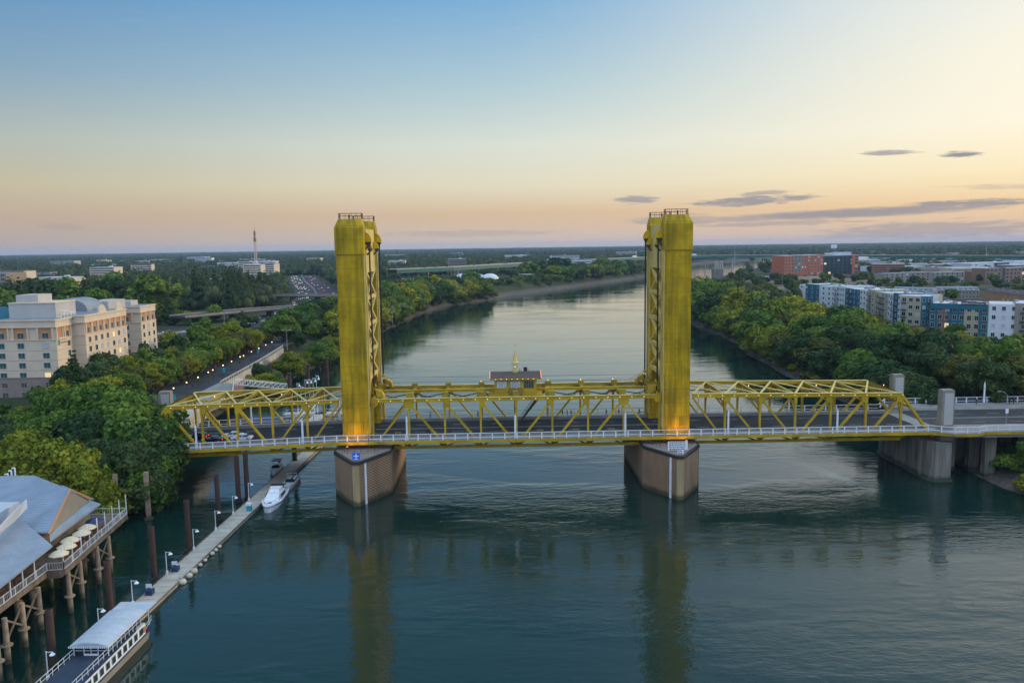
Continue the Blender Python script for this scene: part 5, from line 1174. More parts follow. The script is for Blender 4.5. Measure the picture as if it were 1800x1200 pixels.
# old wharf frames by the bank below the trees
wf_ = thing('timber_wharf', 'old concrete and timber trestle on the bank between the restaurant and the bridge', 'wharf', (-78, -16, 0))
m = MB(); cl = [G(262, 912, 0), G(278, 897, 0), G(240, 925, 0) + Vector((-5, 3, 0)), G(205, 930, 0) + Vector((-6, 5, 0))]
for p in cl: m.cut().box(p.x, p.y, 3.4, .75, .75, 12.8 if p is not cl[0] else 12.8); m.box(p.x, p.y, .1, 1.3, 1.3, .6)
m.build('post', 'pile_concrete', wf_, True)
m = MB()
for a, b_ in ((0, 1), (0, 2), (2, 3), (1, 2)): m.cut().bar((cl[a].x, cl[a].y, 6.3), (cl[b_].x, cl[b_].y, 6.3), .4, .55)
m.cut().bar((cl[0].x, cl[0].y, 6.4), (cl[1].x, cl[1].y, 9.2), .35, .4); m.build('crossbeam', 'pile_concrete', wf_, True)

# ================================================================ promenade behind the left approach
pm_ = MB(); pm_.prism([(-114, 22), (-98, 22), (-98.5, 60), (-97.2, 90), (-99.5, 160), (-103, 215), (-118, 215), (-116, 100)], 9.5, 9.78); struct(pm_.build('promenade', 'old_asphalt'))
bl = thing('concrete_balustrade', 'pale concrete balustrade along the river edge of the promenade', 'balustrade', (-97, 120, 9))
pts = [Vector((-95.6, 84, 0)), Vector((-96.6, 112, 0)), Vector((-98.2, 145, 0)), Vector((-100.6, 180, 0))]
m = MB()
for a, b_ in zip(pts[:-1], pts[1:]):
    m.bar(a + Vector((0, 0, 8.6)), b_ + Vector((0, 0, 8.6)), .5, 2.6); m.bar(a + Vector((0, 0, 11.05)), b_ + Vector((0, 0, 11.05)), .45, .22)
    k = int((b_ - a).length / 2.6)
    for i in range(k): p = a.lerp(b_, i / k); m.box(p.x, p.y, 10.4, .5, .5, 1.4)
m.build('wall', 'pale_concrete', bl, True)
m = MB()
for a, b_ in zip(pts[:-1], pts[1:]): m.bar(a + Vector((.4, 0, 5.6)), b_ + Vector((.4, 0, 5.6)), .4, 4)
m.build('brick_footing', 'brick_red', bl, True)
pd = thing('promenade_landing', 'pale paved landing with grey parapets beside the left end of the bridge', 'landing', (-92, 50, 9))
m = MB(); m.prism([(-98, 24), (-88, 26), (-84, 60), (-92, 86), (-97.5, 88)], 8.6, 9.9); m.build('paving', 'sidewalk', pd, True)
m = MB(); ring = [(-88, 26), (-84, 60), (-92, 86)]
for a, b_ in zip(ring[:-1], ring[1:]): m.bar((*a, 10.4), (*b_, 10.4), .25, 1.1)
m.build('parapet', 'grey_wall', pd, True)
m = MB(); m.prism([(-86, 21), (-82.5, 22), (-84, 40), (-88, 40)], 8.5, 11.9); m.build('ramp_wall', 'pale_concrete', pd, True)
gl = None
for i, (px, py) in enumerate(((478, 601), (467, 606), (455, 612), (442, 618), (428, 625), (422, 627), (407, 635), (392, 642), (374, 650), (366, 654), (348, 663), (328, 672), (305, 682), (281, 694), (271, 698))):
    p = G(px, py, 13.6); lb = f'lit globe lamp post on the promenade, {ORD[i]} from the far end of the balustrade'
    if gl is None:
        gl = thing('globe_lamp', lb, 'lamp post', (p.x, p.y, 9.8), 0, 'lit globe lamps along the promenade')
        m = MB(); m.lathe([(.18, 0), (.12, .5), (.07, .7), (.06, 3.5)], n=7); m.build('pole', 'dark_metal', gl)
        m = MB(); m.ball((0, 0, 3.8), .19, 8); m.build('globe', 'lamp_glow', gl)
    else: dup(gl, (p.x, p.y, 9.8), 0, lb)
for i, (px, py, d_) in enumerate(((303, 700, 'nearest the concrete pylon'), (391, 652, 'midway along the promenade'), (452, 618, 'toward the far end of the promenade'))):
    p = G(px, py, 12.4); r = thing('banner', 'teal banner hanging from a pole, ' + d_, 'banner', (p.x, p.y, 9.8)); m = MB(); m.box(.45, 0, 2.9, .9, .05, 1.7); m.build('cloth', 'teal_cloth', r); m = MB(); m.tube((0, 0, 0), (0, 0, 4), .05); m.build('pole', 'dark_metal', r)
gw = thing('gangway', 'white latticed truss gangway sloping from the promenade down to the river landing', 'gangway', (-85, 75, 6))
m = MB(); p0, p1 = G(415, 676, 9.6), G(504, 684, 5.2); 
for dy in (-.9, .9):
    a, b_ = p0 + Vector((0, dy, 0)), p1 + Vector((0, dy, 0)); H_ = Vector((0, 0, 1.9)); m.bar(a, b_, .16); m.bar(a + H_, b_ + H_, .16)
    for k in range(11): m.bar(a.lerp(b_, k / 10), a.lerp(b_, k / 10) + H_, .1)
    for k in range(10): m.bar(a.lerp(b_, k / 10), a.lerp(b_, (k + 1) / 10) + H_, .09)
m.build('truss', 'white_paint', gw, True)
m = MB(); m.bar(p0 + Vector((0, 0, .05)), p1 + Vector((0, 0, .05)), 1.8, .1); m.build('walkway', 'grey_metal', gw, True)
ld_ = thing('river_landing', 'grey floating landing with white stairs behind the left approach span', 'dock', (-66, 62, 0))
m = MB(); m.bx(-74, -52, 78, 82, -.2, .7); m.bx(-78, -62, 58, 64, -.2, .7); m.bx(-64, -60.5, 40, 82, -.2, .7); m.build('float', 'pale_concrete', ld_, True)
m = MB()
for y in (77.9, 82.1): m.bar((-74, y, 1.5), (-52, y, 1.5), .07); [m.bar((x, y, .7), (x, y, 1.5), .06) for x in np.arange(-74, -52, 2.)]
for k in (-.8, .8): m.bar((-66 + k, 52, .8), (-61 + k, 64, 6.5), .12, .3); m.bar((-66 + k, 52, 2.0), (-61 + k, 64, 7.7), .08)
m.build('rail', 'white_paint', ld_, True)
m = MB(); m.bx(-80, -70, 56, 66, .7, 3.0); m.build('shed', 'navy', ld_, True)
for i, (px, py, x2, y2, sp) in enumerate(((508, 690, 508, 657, 0), (540, 688, 541, 642, 1), (574, 680, 574, 630, 1))):
    y = (100, 112, 122)[i]; t_ = PY(x2, y2, y); r = thing('steel_dolphin', f'dark steel mooring dolphin behind the left approach span, {ORD[i]} from the gangway', 'pile', (t_.x, y, 0))
    m = MB(); m.tube((0, 0, -2), (0, 0, t_.z), .55, n=10)
    if sp: m.tube((0 - 3.2, 2, -2), (0, 0, t_.z - .4), .42, n=8)
    m.build('shaft', 'rust', r); m = MB(); m.box(0, 0, t_.z + .1, 1.6, 1.4, .25); m.build('cap', 'dark_metal', r)
for i, (px, py) in enumerate(((527, 673), (533, 679), (541, 667), (547, 667), (555, 664), (560, 660))):
    y = 80; t_ = PY(px, py, y); r = dup(dl, (t_.x - .7, 79.0 + .5 * (i % 2), .7), 0, f'white hooked lamp on the river landing behind the bridge, {ORD[i]} from the gangway', 'white lamps on the river landing'); r.scale = (1, 1, (t_.z - .7) / 3.8)

# ================================================================ freeway far left
def strip(name, pts, w, z, m_, th=.25, top=True):
    m = MB(); P_ = [Vector((x, y, 0)) for x, y in pts]; Lf, Rt = [], []
    for i, p in enumerate(P_):
        d = (P_[min(i + 1, len(P_) - 1)] - P_[max(i - 1, 0)]).normalized(); nn = Vector((-d.y, d.x, 0)) * (w / 2); zz = z[i] if isinstance(z, (list, tuple)) else z; Lf.append(p + nn + Vector((0, 0, zz))); Rt.append(p - nn + Vector((0, 0, zz)))
    dn = Vector((0, 0, -th))
    for i in range(len(P_) - 1): m.loft([[Lf[i], Rt[i], Rt[i] + dn, Lf[i] + dn], [Lf[i + 1], Rt[i + 1], Rt[i + 1] + dn, Lf[i + 1] + dn]], caps=(i in (0, len(P_) - 2)))
    return m, Lf, Rt
FW = [(-330, 1160), (-262, 900), (-205, 700), (-160, 520), (-146, 420), (-142, 350), (-152, 295), (-178, 250), (-230, 215)]
m, Lf, Rt = strip('freeway', FW, 42, 9.9, 'old_asphalt'); fo = m.build('freeway', 'old_asphalt'); struct(fo)
def cat(pts, k):                             # point and heading at fraction k along a line
    P_ = [Vector((x, y, 0)) for x, y in pts]; Ls = [(b_ - a).length for a, b_ in zip(P_[:-1], P_[1:])]; t_ = k * sum(Ls)
    for a, b_, Lg in zip(P_[:-1], P_[1:], Ls):
        d = (b_ - a).normalized()
        if t_ <= Lg: return a.lerp(b_, t_ / Lg), d
        t_ -= Lg
    return P_[-1], d
m = MB()
for off in (-.7, .7):
    for k in range(60): a, d = cat(FW, k / 60); b_, d2 = cat(FW, (k + 1) / 60); n_ = Vector((-d.y, d.x, 0)) * off; n2 = Vector((-d2.y, d2.x, 0)) * off; m.bar(a + n_ + Vector((0, 0, 10.3)), b_ + n2 + Vector((0, 0, 10.3)), .3, .8)
med_ = m.build('median_barrier', 'pale_concrete'); tag(med_, 'low concrete barrier down the middle of the freeway', 'barrier')
def overpass(label, pts, w, z, piers_=True, ground=9.2):
    r = thing('overpass', label, 'overpass', (pts[0][0], pts[0][1], 0)); m, Lf, Rt = strip('x', pts, w, z, '', 1.3); m.build('deck', 'old_asphalt', r, True)
    for side in (Lf, Rt):
        m = MB()
        for a, b_ in zip(side[:-1], side[1:]): m.bar(a + Vector((0, 0, .1)), b_ + Vector((0, 0, .1)), .35, 1.4)
        m.build('parapet', 'concrete', r, True)
    if piers_:
        n_ = 6
        for k in range(n_):
            p, d = cat(pts, (k + .5) / n_); m = MB(); zz = (z if not isinstance(z, (list, tuple)) else z[0]) - 1.2; m.box(p.x, p.y, (zz + ground) / 2, 1.6, w * .5, zz - ground, math.atan2(d.y, d.x)); m.build('column', 'stained_concrete', r, True)
    return r
overpass('nearest grey overpass crossing the freeway behind the green direction signs', [(-195, 300), (-165, 345), (-135, 372), (-105, 372), (-70, 360)], 15, 15)
overpass('second grey overpass crossing the freeway, farther off', [(-230, 520), (-175, 495), (-137, 482), (-95, 478)], 13, 15.5)
overpass('grey street viaduct passing right of the far hotel wing', [(-215, 245), (-185, 222), (-160, 200), (-138, 192), (-122, 200)], 11, 12.2)
for i, (px, py, w_, y_, d_) in enumerate(((345, 592, 5.0, 205, 'left of the tree above the promenade'), (420, 588, 4.2, 205, 'right of the first one, beside the white lorry'), (545, 541, 7.2, 371, 'on the near overpass, left one of two'), (575, 538, 7.2, 371, 'on the near overpass, right one of two'))):
    p = PY(px, py, y_); r = board('freeway_sign', 'green freeway sign ' + d_, (p.x, y_ - 8.2 if i > 1 else y_, p.z), w_, 3.4, 'sign_green', 0, None)
    m = MB(); m.box(0, -.05, .6, w_ * .7, .04, .3); m.box(0, -.05, -.3, w_ * .5, .04, .3); m.build('lettering', 'sign_white', r)

# ================================================================ vehicles
def car(name, label, paint, L=4.6, B=1.85, Hh=1.45, suv=False):
    r = thing(name, label, 'car', (0, 0, 0)); h = L / 2; b = B / 2
    pr = [(-h, .45), (-h, .85), (-h + .12, .95), (-h + 1.0, .98), (-h + 1.05, .98), (h - .95, .95), (h - .1, .85), (h, .6), (h, .38), (h - .2, .3), (-h + .2, .3)] if not suv else [(-h, .5), (-h, 1.0), (-h + .1, 1.08), (h - 1.1, 1.05), (h - .1, .95), (h, .65), (h, .42), (h - .2, .35), (-h + .2, .35)]
    m = MB(); m.extr([(x, -b, z) for x, z in pr], (0, B, 0)); m.build('body', paint, r)
    r0_, r1_, r2_, r3_ = (-h + .75, -h + 1.35, h - 2.0, h - 1.15) if not suv else (-h + .1, -h + .3, h - 2.0, h - 1.3)
    zb = .95 if not suv else 1.05
    m = MB(); m.loft([[(r0_, -b + .06, zb), (r3_, -b + .06, zb), (r3_, b - .06, zb), (r0_, b - .06, zb)], [(r1_, -b + .25, Hh - .05), (r2_, -b + .25, Hh - .05), (r2_, b - .25, Hh - .05), (r1_, b - .25, Hh - .05)]]); m.build('windows', 'glass', r)
    m = MB(); m.bx(r1_ - .05, r2_ + .05, -b + .22, b - .22, Hh - .06, Hh)
    for x, xx in ((r0_ * .5 + r3_ * .5, r1_ * .5 + r2_ * .5),):
        for s_ in (-1, 1): m.bar((x, s_ * (b - .05), zb), (xx, s_ * (b - .24), Hh - .04), .12)
    m.build('roof', paint, r)
    for x in (-h + .85, h - .85):
        for s_ in (-1, 1): m = MB(); m.tube((x, s_ * (b - .2), .33), (x, s_ * (b + .02), .33), .34, n=12); wl = m.build('wheel', 'tyre', r); m = MB(); m.tube((x, s_ * (b + .02), .33), (x, s_ * (b + .035), .33), .19, n=8); m.build('rim', 'grey_metal', wl)
    for s_ in (-1, 1):
        m = MB(); m.box(-h + .0, s_ * (b - .25), .78 if not suv else .9, .06, .34, .16); m.build('tail_lamp', 'tail_light', r); m = MB(); m.box(h - .02, s_ * (b - .28), .66, .08, .34, .14); m.build('headlamp', 'head_light', r)
    return r
CARS = {}
for k, (pt, suv) in {'white': ('car_white', 0), 'silver': ('car_silver', 1), 'black': ('car_black', 0), 'black suv': ('car_black', 1), 'red': ('car_red', 0), 'blue': ('car_blue', 0)}.items():
    CARS[k] = car('parked_car' if 0 else 'car', k, pt, 4.6 if not suv else 4.7, 1.85, 1.45 if not suv else 1.72, bool(suv))
used_car = set()
def put_car(k, p, rz, label, group):
    if k in used_car: return dup(CARS[k], p, rz, label, group)
    used_car.add(k); r = CARS[k]; r.location = p; r.rotation_euler = (0, 0, rz); r['label'] = label; r['group'] = group; return r
for k, px, y, d_ in (('silver', 318, 2.8, 'silver estate car on the bridge roadway, the leftmost car nearest the camera'), ('black suv', 346, 6.5, 'black off-road car on the bridge roadway, second lane from the camera'), ('black', 374, 3.2, 'black saloon on the bridge roadway with red tail lamps'),
                    ('white', 425, 3.4, 'white saloon on the bridge roadway, the rightmost car'), ('white', 409, 6.6, 'white saloon on the bridge roadway, just behind the rightmost one'), ('silver', 312, 10.2, 'silver estate car on the bridge roadway, farthest from the camera')):
    x = PY(px, 755, y).x; put_car(k, (x, y, deck_z(x) + .01), math.pi, d_, 'cars on the left end of the bridge')
RC = random.Random(11); ci = 0
for lane, n_, a0, a1 in ((-16, 13, .03, .72), (-12.5, 14, .05, .85), (-9, 12, .02, .9), (-5.5, 13, .1, .95), (5.5, 10, .02, .9), (9, 12, .05, .92), (12.5, 9, .0, .8), (16, 7, .1, .7)):
    for i in range(n_):
        t_ = lerp(a0, a1, (i + RC.uniform(.15, .85)) / n_); p, d = cat(FW, t_); nn = Vector((-d.y, d.x, 0)) * lane; q = p + nn + Vector((0, 0, 9.95)); k = RC.choice(['white', 'white', 'silver', 'black', 'red', 'blue', 'silver']); ci += 1
        d_ = 'beyond the far overpass' if p.y > 500 else 'between the overpasses' if p.y > 380 else 'near the white lorry'
        put_car(k, q, math.atan2(d.y, d.x) + (math.pi if lane > 0 else 0), f'{k} car in the freeway traffic {d_}', 'cars in the freeway traffic')
lo_ = thing('lorry', 'white articulated lorry on the freeway behind the promenade trees', 'lorry', (-147, 262, 10)); p, d = cat(FW, .80); lo_.location = G(412, 583, 10.5); lo_.location.z = 9.95; lo_.rotation_euler = (0, 0, R_(28))
m = MB(); m.bx(-8, 4.6, -1.3, 1.3, 1.1, 4.1); m.build('trailer', 'sign_white', lo_); m = MB(); m.bx(5, 7.4, -1.25, 1.25, .6, 3.3); m.bx(7.4, 8.3, -1.2, 1.2, .6, 1.8); m.build('cab', 'white_paint', lo_)
for x in (-7, -5.8, 4.2, 5.4, 7.6):
    for s_ in (-1, 1): m = MB(); m.tube((x, s_ * 1.0, .5), (x, s_ * 1.3, .5), .5, n=10); m.build('wheel', 'tyre', lo_)

# ================================================================ people: continuous skinned figures
def person_mesh(pose, name, mt):
    me = bpy.data.meshes.new(name); s_ = pose
    V = [(0, 0, .92), (0, 0, 1.15), (0, .01, 1.42), (0, .0, 1.52), (0, .01, 1.60), (0, .02, 1.72),
         (-.19, 0, 1.40), (-.24, -.04 - .10 * s_, 1.13), (-.22, -.04 - .22 * s_, .90), (.19, 0, 1.40), (.24, -.04 + .10 * s_, 1.13), (.22, .02 + .22 * s_, .90),
         (-.10, 0, .88), (-.11, .16 * s_, .50), (-.11, .26 * s_ - .04, .09), (-.11, .26 * s_ + .10, .05), (.10, 0, .88), (.11, -.12 * s_, .50), (.11, -.32 * s_, .10), (.11, -.32 * s_ + .14, .05)]
    E = [(0, 1), (1, 2), (2, 3), (3, 4), (4, 5), (2, 6), (6, 7), (7, 8), (2, 9), (9, 10), (10, 11), (0, 12), (12, 13), (13, 14), (14, 15), (0, 16), (16, 17), (17, 18), (18, 19)]
    Rr = [.14, .15, .15, .06, .09, .09, .07, .05, .04, .07, .05, .04, .10, .07, .05, .04, .10, .07, .05, .04]
    me.from_pydata(V, E, []); o = bpy.data.objects.new(name, me); COL.objects.link(o); sk = o.modifiers.new('s', 'SKIN'); 
    for i, q in enumerate(me.skin_vertices[0].data if me.skin_vertices else []): q.radius = (Rr[i],) * 2; q.use_root = (i == 0)
    if not me.skin_vertices:
        bm = bmesh.new(); bm.from_mesh(me); ly = bm.verts.layers.skin.verify()
        for v in bm.verts: v[ly].radius = (Rr[v.index],) * 2; v[ly].use_root = (v.index == 0)
        bm.to_mesh(me); bm.free()
    o.modifiers.new('d', 'SUBSURF').levels = 1
    dg = bpy.context.evaluated_depsgraph_get(); nm = bpy.data.meshes.new_from_object(o.evaluated_get(dg)); bpy.data.objects.remove(o); nm.materials.clear(); nm.materials.append(MAT[mt]); nm.materials.append(MAT['skin']); nm.materials.append(MAT['dark_metal'])
    for p in nm.polygons:
        c = p.center; p.material_index = 1 if c.z > 1.54 else 2 if (c.z > 1.68) else 0
        if c.z > 1.70 or (c.z > 1.6 and c.y < -.0 and False): p.material_index = 2
    nm.shade_smooth(); return nm
PM = [person_mesh(p, 'person', c) for p, c in ((.9, 'cloth_dark'), (.25, 'cloth_dark'), (.7, 'cloth_pale'), (.5, 'cloth_red'))]
def person(x, y, z, k, rz, label, group): o = bpy.data.objects.new('person', PM[k]); COL.objects.link(o); o.location = (x, y, z); o.rotation_euler = (0, 0, rz); tag(o, label, 'person', group); return o
for i, (px, k, d_) in enumerate(((756, 1, 'standing alone near the left tower'), (840, 0, 'behind the middle of the lift span'), (989, 0, 'leftmost of three left of the right tower'), (997, 1, 'middle one of three left of the right tower'), (1004, 0, 'rightmost of three left of the right tower'), (1066, 0, 'left one of a pair near the right tower'),
                                 (1083, 2, 'near the right tower in pale clothes'), (1088, 0, 'close beside the one in pale clothes'), (1124, 0, 'just left of the right tower'))):
    x = PY(px, 728, 19).x; person(x, 19.2, 11.42, k, R_(90 if i % 2 else -90), ('pale' if k == 2 else 'dark') + '-clothed walker on the lift span, ' + d_, 'walkers on the far sidewalk')
for i, (px, k, d_) in enumerate(((1637, 0, 'just left of the front pylon'), (1675, 0, 'just right of the front pylon'), (1717, 0, 'left of the white obelisk lamp'), (1775, 1, 'right of the curved street lamp'), (1782, 0, 'second right of the curved street lamp'), (1628, 2, 'behind the last truss panel'))):
    x = PY(px, 715, 24).x; person(x, 24.2, 11.34, k, R_(-90), ('pale' if k == 2 else 'dark') + '-clothed walker on the viaduct sidewalk, ' + d_, 'walkers on the far sidewalk')
for i in range(26):
    t_ = i / 26; y = lerp(45, 190, t_ ** 1.1); x = -101.5 - RC.uniform(0, 11) - (y - 45) * .02; k = RC.choice((0, 0, 1, 2, 3)); person(x, y, 9.8, k, RC.uniform(0, 6), f"{('dark', 'dark', 'pale', 'red')[k]}-clothed person strolling on the promenade" + (' near the bridge end' if y < 80 else ' in its middle stretch' if y < 130 else ' at its far end'), 'people on the promenade')
for i in range(5):
    p = G(112 + 11 * i, 972 - 9 * i, FL); person(p.x + 1.2, p.y, FL + .01, 3 if i % 2 else 2, i, f'diner standing among the deck tables, {ORD[i]} from the terrace roof corner', 'people on the restaurant deck')
# ================================================================ RIGHT BANK: apartments and beyond
GZ = 9.0
def block(name, label, p0, p1, depth, z1, walls, floors, cols, win=(1.5, 1.6), glass='glass', roof='white_roof', cat='building', balc=(), z0=GZ, sides=True, frame='white_paint', clutter=0, base=None):
    """a building whose street face runs p0 -> p1 (its outside is on the right of that line); walls = list of (fraction, material)"""
    p0, p1 = Vector((*p0, 0)), Vector((*p1, 0)); d = (p1 - p0); Lg = d.length; d.normalize(); nn = Vector((d.y, -d.x, 0)); r = thing(name, label, cat, (p0.x, p0.y, z0))
    inn = -nn * depth; fr = [0] + [w for w, _ in walls]; rs2 = random.Random(int(Lg * 10))
    for i, (w, mt) in enumerate(walls):
        a, b_ = p0 + d * (Lg * fr[i]), p0 + d * (Lg * fr[i + 1]); jog = nn * (.5 if i % 2 else 0)
        m = MB(); m.prism([tuple((q)[:2]) for q in (a + jog, b_ + jog, b_ + inn, a + inn)], z0, z1 + (.5 if i % 2 else 0)); m.build('wall', mt, r, True)
        ang = math.atan2(d.y, d.x); c = (a + b_) / 2 + inn / 2
        m = MB(); m.box(c.x, c.y, z1 + (.56 if i % 2 else .05), (b_ - a).length - .6, depth - .6, .08, ang); m.build('roof', roof, r, True)
    k = 0; hgt = (z1 - z0) / floors; pts = []; bp_ = MB()
    for c in range(cols):
        t_ = (c + .5) / cols; i = next(j for j, (w, _) in enumerate(walls) if t_ <= w + 1e-6); jog = nn * (.5 if i % 2 else 0)
        for f in range(floors):
            q = p0 + d * (Lg * t_) + jog; z = z0 + hgt * (f + .52)
            if c in balc:
                ang = math.atan2(d.y, d.x); bp_.cut(); e = q + nn * .8; bp_.box(e.x, e.y, z - hgt * .42, Lg / cols * .72, 1.6, .2, ang)
                e = q + nn * 1.55; bp_.box(e.x, e.y, z + .35 - hgt * .18, Lg / cols * .72, .06, .08, ang)
                for s_ in np.linspace(-.35, .35, 7): g = e + d * (Lg / cols * s_); bp_.bar((g.x, g.y, z - hgt * .42), (g.x, g.y, z + .35 - hgt * .18), .05)
            pts.append((q.x, q.y, z))
    windows(r, None, pts, win[0], win[1], (nn.x, nn.y), frame, glass, mull=1)
    if balc: bp_.build('balcony', 'dark_metal', r, True)
    if clutter:
        m = MB()
        for i in range(clutter): q = p0 + d * (Lg * rs2.uniform(.04, .96)) + inn * rs2.uniform(.2, .8); m.cut().box(q.x, q.y, z1 + .7, rs2.uniform(1, 2.2), rs2.uniform(1, 2), rs2.uniform(.8, 1.5), rs2.uniform(0, 1))
        m.build('air_unit', 'grey_metal', r, True)
    if base: m = MB(); q = [p0 + nn * .56, p1 + nn * .56, p1 + inn, p0 + inn]; m.prism([tuple(v[:2]) for v in q], z0, z0 + hgt); m.build('base_storey', base, r, True)
    return r
# river-facing apartment row, from the far end to the near end
seg = [((1405, 500), (1463, 504), [(.22, 'white_wall'), (.62, 'blue_wall'), (1, 'white_wall')], 6, (), 'far end of the riverside apartment row, white with a blue panel'),
       ((1463, 504), (1502, 507), [(.5, 'white_wall'), (1, 'white_wall')], 6, (2,), 'all-white part of the riverside apartment row with stacked balconies'),
       ((1486, 506), (1512, 510), [(1, 'blue_wall')], 4, (1,), 'blue part of the riverside apartment row with stacked balconies'),
       ((1512, 510), (1540, 513), [(.55, 'white_wall'), (1, 'beige_wall')], 5, (3,), 'white and beige part of the riverside apartment row'),
       ((1540, 513), (1562, 515), [(1, 'beige_wall')], 4, (1, 2), 'beige part of the riverside apartment row between white and blue parts'),
       ((1562, 513), (1584, 517), [(.5, 'white_wall'), (.8, 'dark_blue_wall'), (1, 'white_wall')], 5, (2,), 'white part of the riverside apartment row with a dark blue recess')]
ya = [330, 300, 284, 262, 244, 228, 213]
for i, (a, b_, wl, nc, bc, lb) in enumerate(seg):
    px0, px1 = (1405, 1463, 1486, 1512, 1540, 1562)[i], (1463, 1486, 1512, 1540, 1562, 1584)[i]
    q0, q1 = PY(px0, 510, ya[i]), PY(px1, 510, ya[i + 1])
    block('apartment_building', lb, (q0.x, ya[i]), (q1.x, ya[i + 1]), 18, 27 + .3 * (i % 2), [(w, m_) for w, m_ in wl], 6, nc, (1.4, 1.5), 'glass', balc=bc, clutter=3)
q = PY(1618, 520, 206); q2 = PY(1584, 520, 213)
b1 = block('apartment_building', 'beige and brick apartment block with wide white-framed windows, left of the narrow blue block', (q2.x, 213), (q.x, 205), 22, 26.8, [(1, 'beige_wall')], 5, 3, (2.0, 1.8), 'glass', balc=(0,), base='brick_red')
b2 = block('apartment_building', 'narrow blue apartment block between the beige block and the low brick block', (q.x, 205), (PY(1640, 520, 203).x, 203), 22, 26.9, [(1, 'blue_wall')], 5, 2, (1.3, 1.6), 'glass', balc=(1,), base='brick_red')
xa, xb_ = PY(1634, 540, 190).x, PY(1738, 540, 176).x
b3 = block('apartment_building', 'lower blue and brick apartment block carrying a web address sign', (xa, 190), (xb_, 176), 22, 24.2, [(.16, 'blue_wall'), (.32, 'brick_red'), (.6, 'blue_wall'), (.84, 'beige_wall'), (1, 'blue_wall')], 4, 8, (1.7, 2.2), 'black', balc=(), clutter=8)
m = MB(); m.extr([(xa, 189.35, 22.4), (xb_, 175.35, 22.4), (xb_, 175.35, 24.9), (xa, 189.35, 24.9)], (0, -.3, 0)); m.build('top_band', 'blue_wall', b3, True)
def text(name, body, size, m_, parent, loc, rot, ext=.03):
    cu = bpy.data.curves.new(name, 'FONT'); cu.body = body; cu.size = size; cu.extrude = ext; cu.align_x = 'CENTER'; cu.align_y = 'CENTER'; o = bpy.data.objects.new(name, cu); COL.objects.link(o)
    dg = bpy.context.evaluated_depsgraph_get(); me = bpy.data.meshes.new_from_object(o.evaluated_get(dg)); bpy.data.objects.remove(o); me.materials.clear(); me.materials.append(MAT[m_])
    o = bpy.data.objects.new(name, me); COL.objects.link(o); o.parent = parent; o.location = loc; o.rotation_euler = rot; return o
an = math.atan2(-14, xb_ - xa)
p = Vector((lerp(xa, xb_, .72), lerp(190, 176, .72) - 1.15, 25.2)); sg_ = thing('rooftop_sign', 'dark rooftop sign with a white web address on the low blue and brick apartment block', 'sign', p, an)
m = MB(); m.box(0, .12, 0, 9.6, .15, 1.5); m.build('backing', 'black', sg_); text('lettering', '805Riverfront.com', 1.15, 'sign_white', sg_, (0, 0, 0), (R_(90), 0, 0))
xc = PY(1739, 540, 150).x
block('apartment_building', 'big white apartment block with stacked balconies at the right edge, nearest the bridge', (xc, 150), (xc + 30, 132), 18, 27.2, [(.26, 'white_wall'), (.42, 'taupe_wall'), (.66, 'white_wall'), (.78, 'taupe_wall'), (1, 'white_wall')], 5, 10, (1.4, 1.7), 'glass', balc=(3, 7), clutter=8)

def row(label, px0, px1, z, py0, py1, depth, h, walls, floors, cols, roof='grey_roof', name='building', cat='building', **kw):
    a, b_ = G(px0, py0, z), G(px1, py1, z); return block(name, label, (a.x, a.y), (b_.x, b_.y), depth, z, walls, floors, cols, roof=roof, cat=cat, **kw)
xo = [PY(px, 450, y).x for px, y in ((1379, 880), (1447, 905), (1509, 925))]
block('hotel', 'orange and grey hotel block with rows of dark windows, beyond the river bend', (xo[0], 880), (xo[1], 905), 24, 35.5, [(.25, 'hot_orange'), (.45, 'stone_wall'), (.6, 'hot_orange'), (1, 'hot_orange')], 6, 12, (2.6, 2.0), 'glass', 'white_roof', 'hotel', base='hot_orange')
block('office_building', 'dark glass office block joined to the right end of the orange hotel', (xo[1], 905), (xo[2], 925), 24, 34.5, [(.82, 'black'), (1, 'hot_orange')], 6, 8, (4.4, 2.6), 'teal_glass', 'white_roof', 'office building', frame='dark_metal')
xr = [PY(px, 446, 925).x for px in (1464, 1495)]
block('rooftop_room', 'pale plant room on the roof of the dark glass office block', (xr[0], 922), (xr[1], 922), 9, 39, [(1, 'white_roof')], 1, 1, (1, 1), 'glass', 'white_roof', 'rooftop room', z0=34.6)
row('small white warehouse right of the dark glass office block', 1504, 1527, 22, 452, 451, 40, 0, [(1, 'white_wall')], 1, 3, 'white_roof', 'warehouse', 'warehouse')
row('long grey-green four-storey building behind the townhouses', 1555, 1696, 20, 481, 478, 18, 0, [(.3, 'taupe_wall'), (.6, 'stone_wall'), (1, 'taupe_wall')], 4, 16, 'grey_roof', win=(2.2, 2.2), clutter=10)
row('white low building with a deep blue end, left of the far freeway', 1545, 1592, 17, 468, 466, 30, 0, [(.8, 'white_wall'), (1, 'blue_wall')], 2, 8, 'white_roof', win=(3, 1.5))
row('brown brick apartment building at the right edge, in the middle distance', 1733, 1830, 24, 472, 470, 20, 0, [(.3, 'brick_brown'), (.35, 'dark_metal'), (.7, 'brick_brown'), (1, 'taupe_wall')], 4, 14, 'grey_roof', win=(2.6, 2.6), glass='black')
row('long white warehouse at the right edge behind the brown brick building', 1708, 1840, 20, 463, 461, 50, 0, [(.3, 'white_wall'), (.5, 'navy'), (1, 'white_wall')], 2, 8, 'white_roof', 'warehouse', 'warehouse', win=(3, 1.4))
row('grey office block with a blue panel, left of the long white warehouse', 1590, 1625, 18, 469, 468, 26, 0, [(.3, 'blue_wall'), (1, 'grey_wall')], 3, 6, 'white_roof', win=(2.2, 1.6))
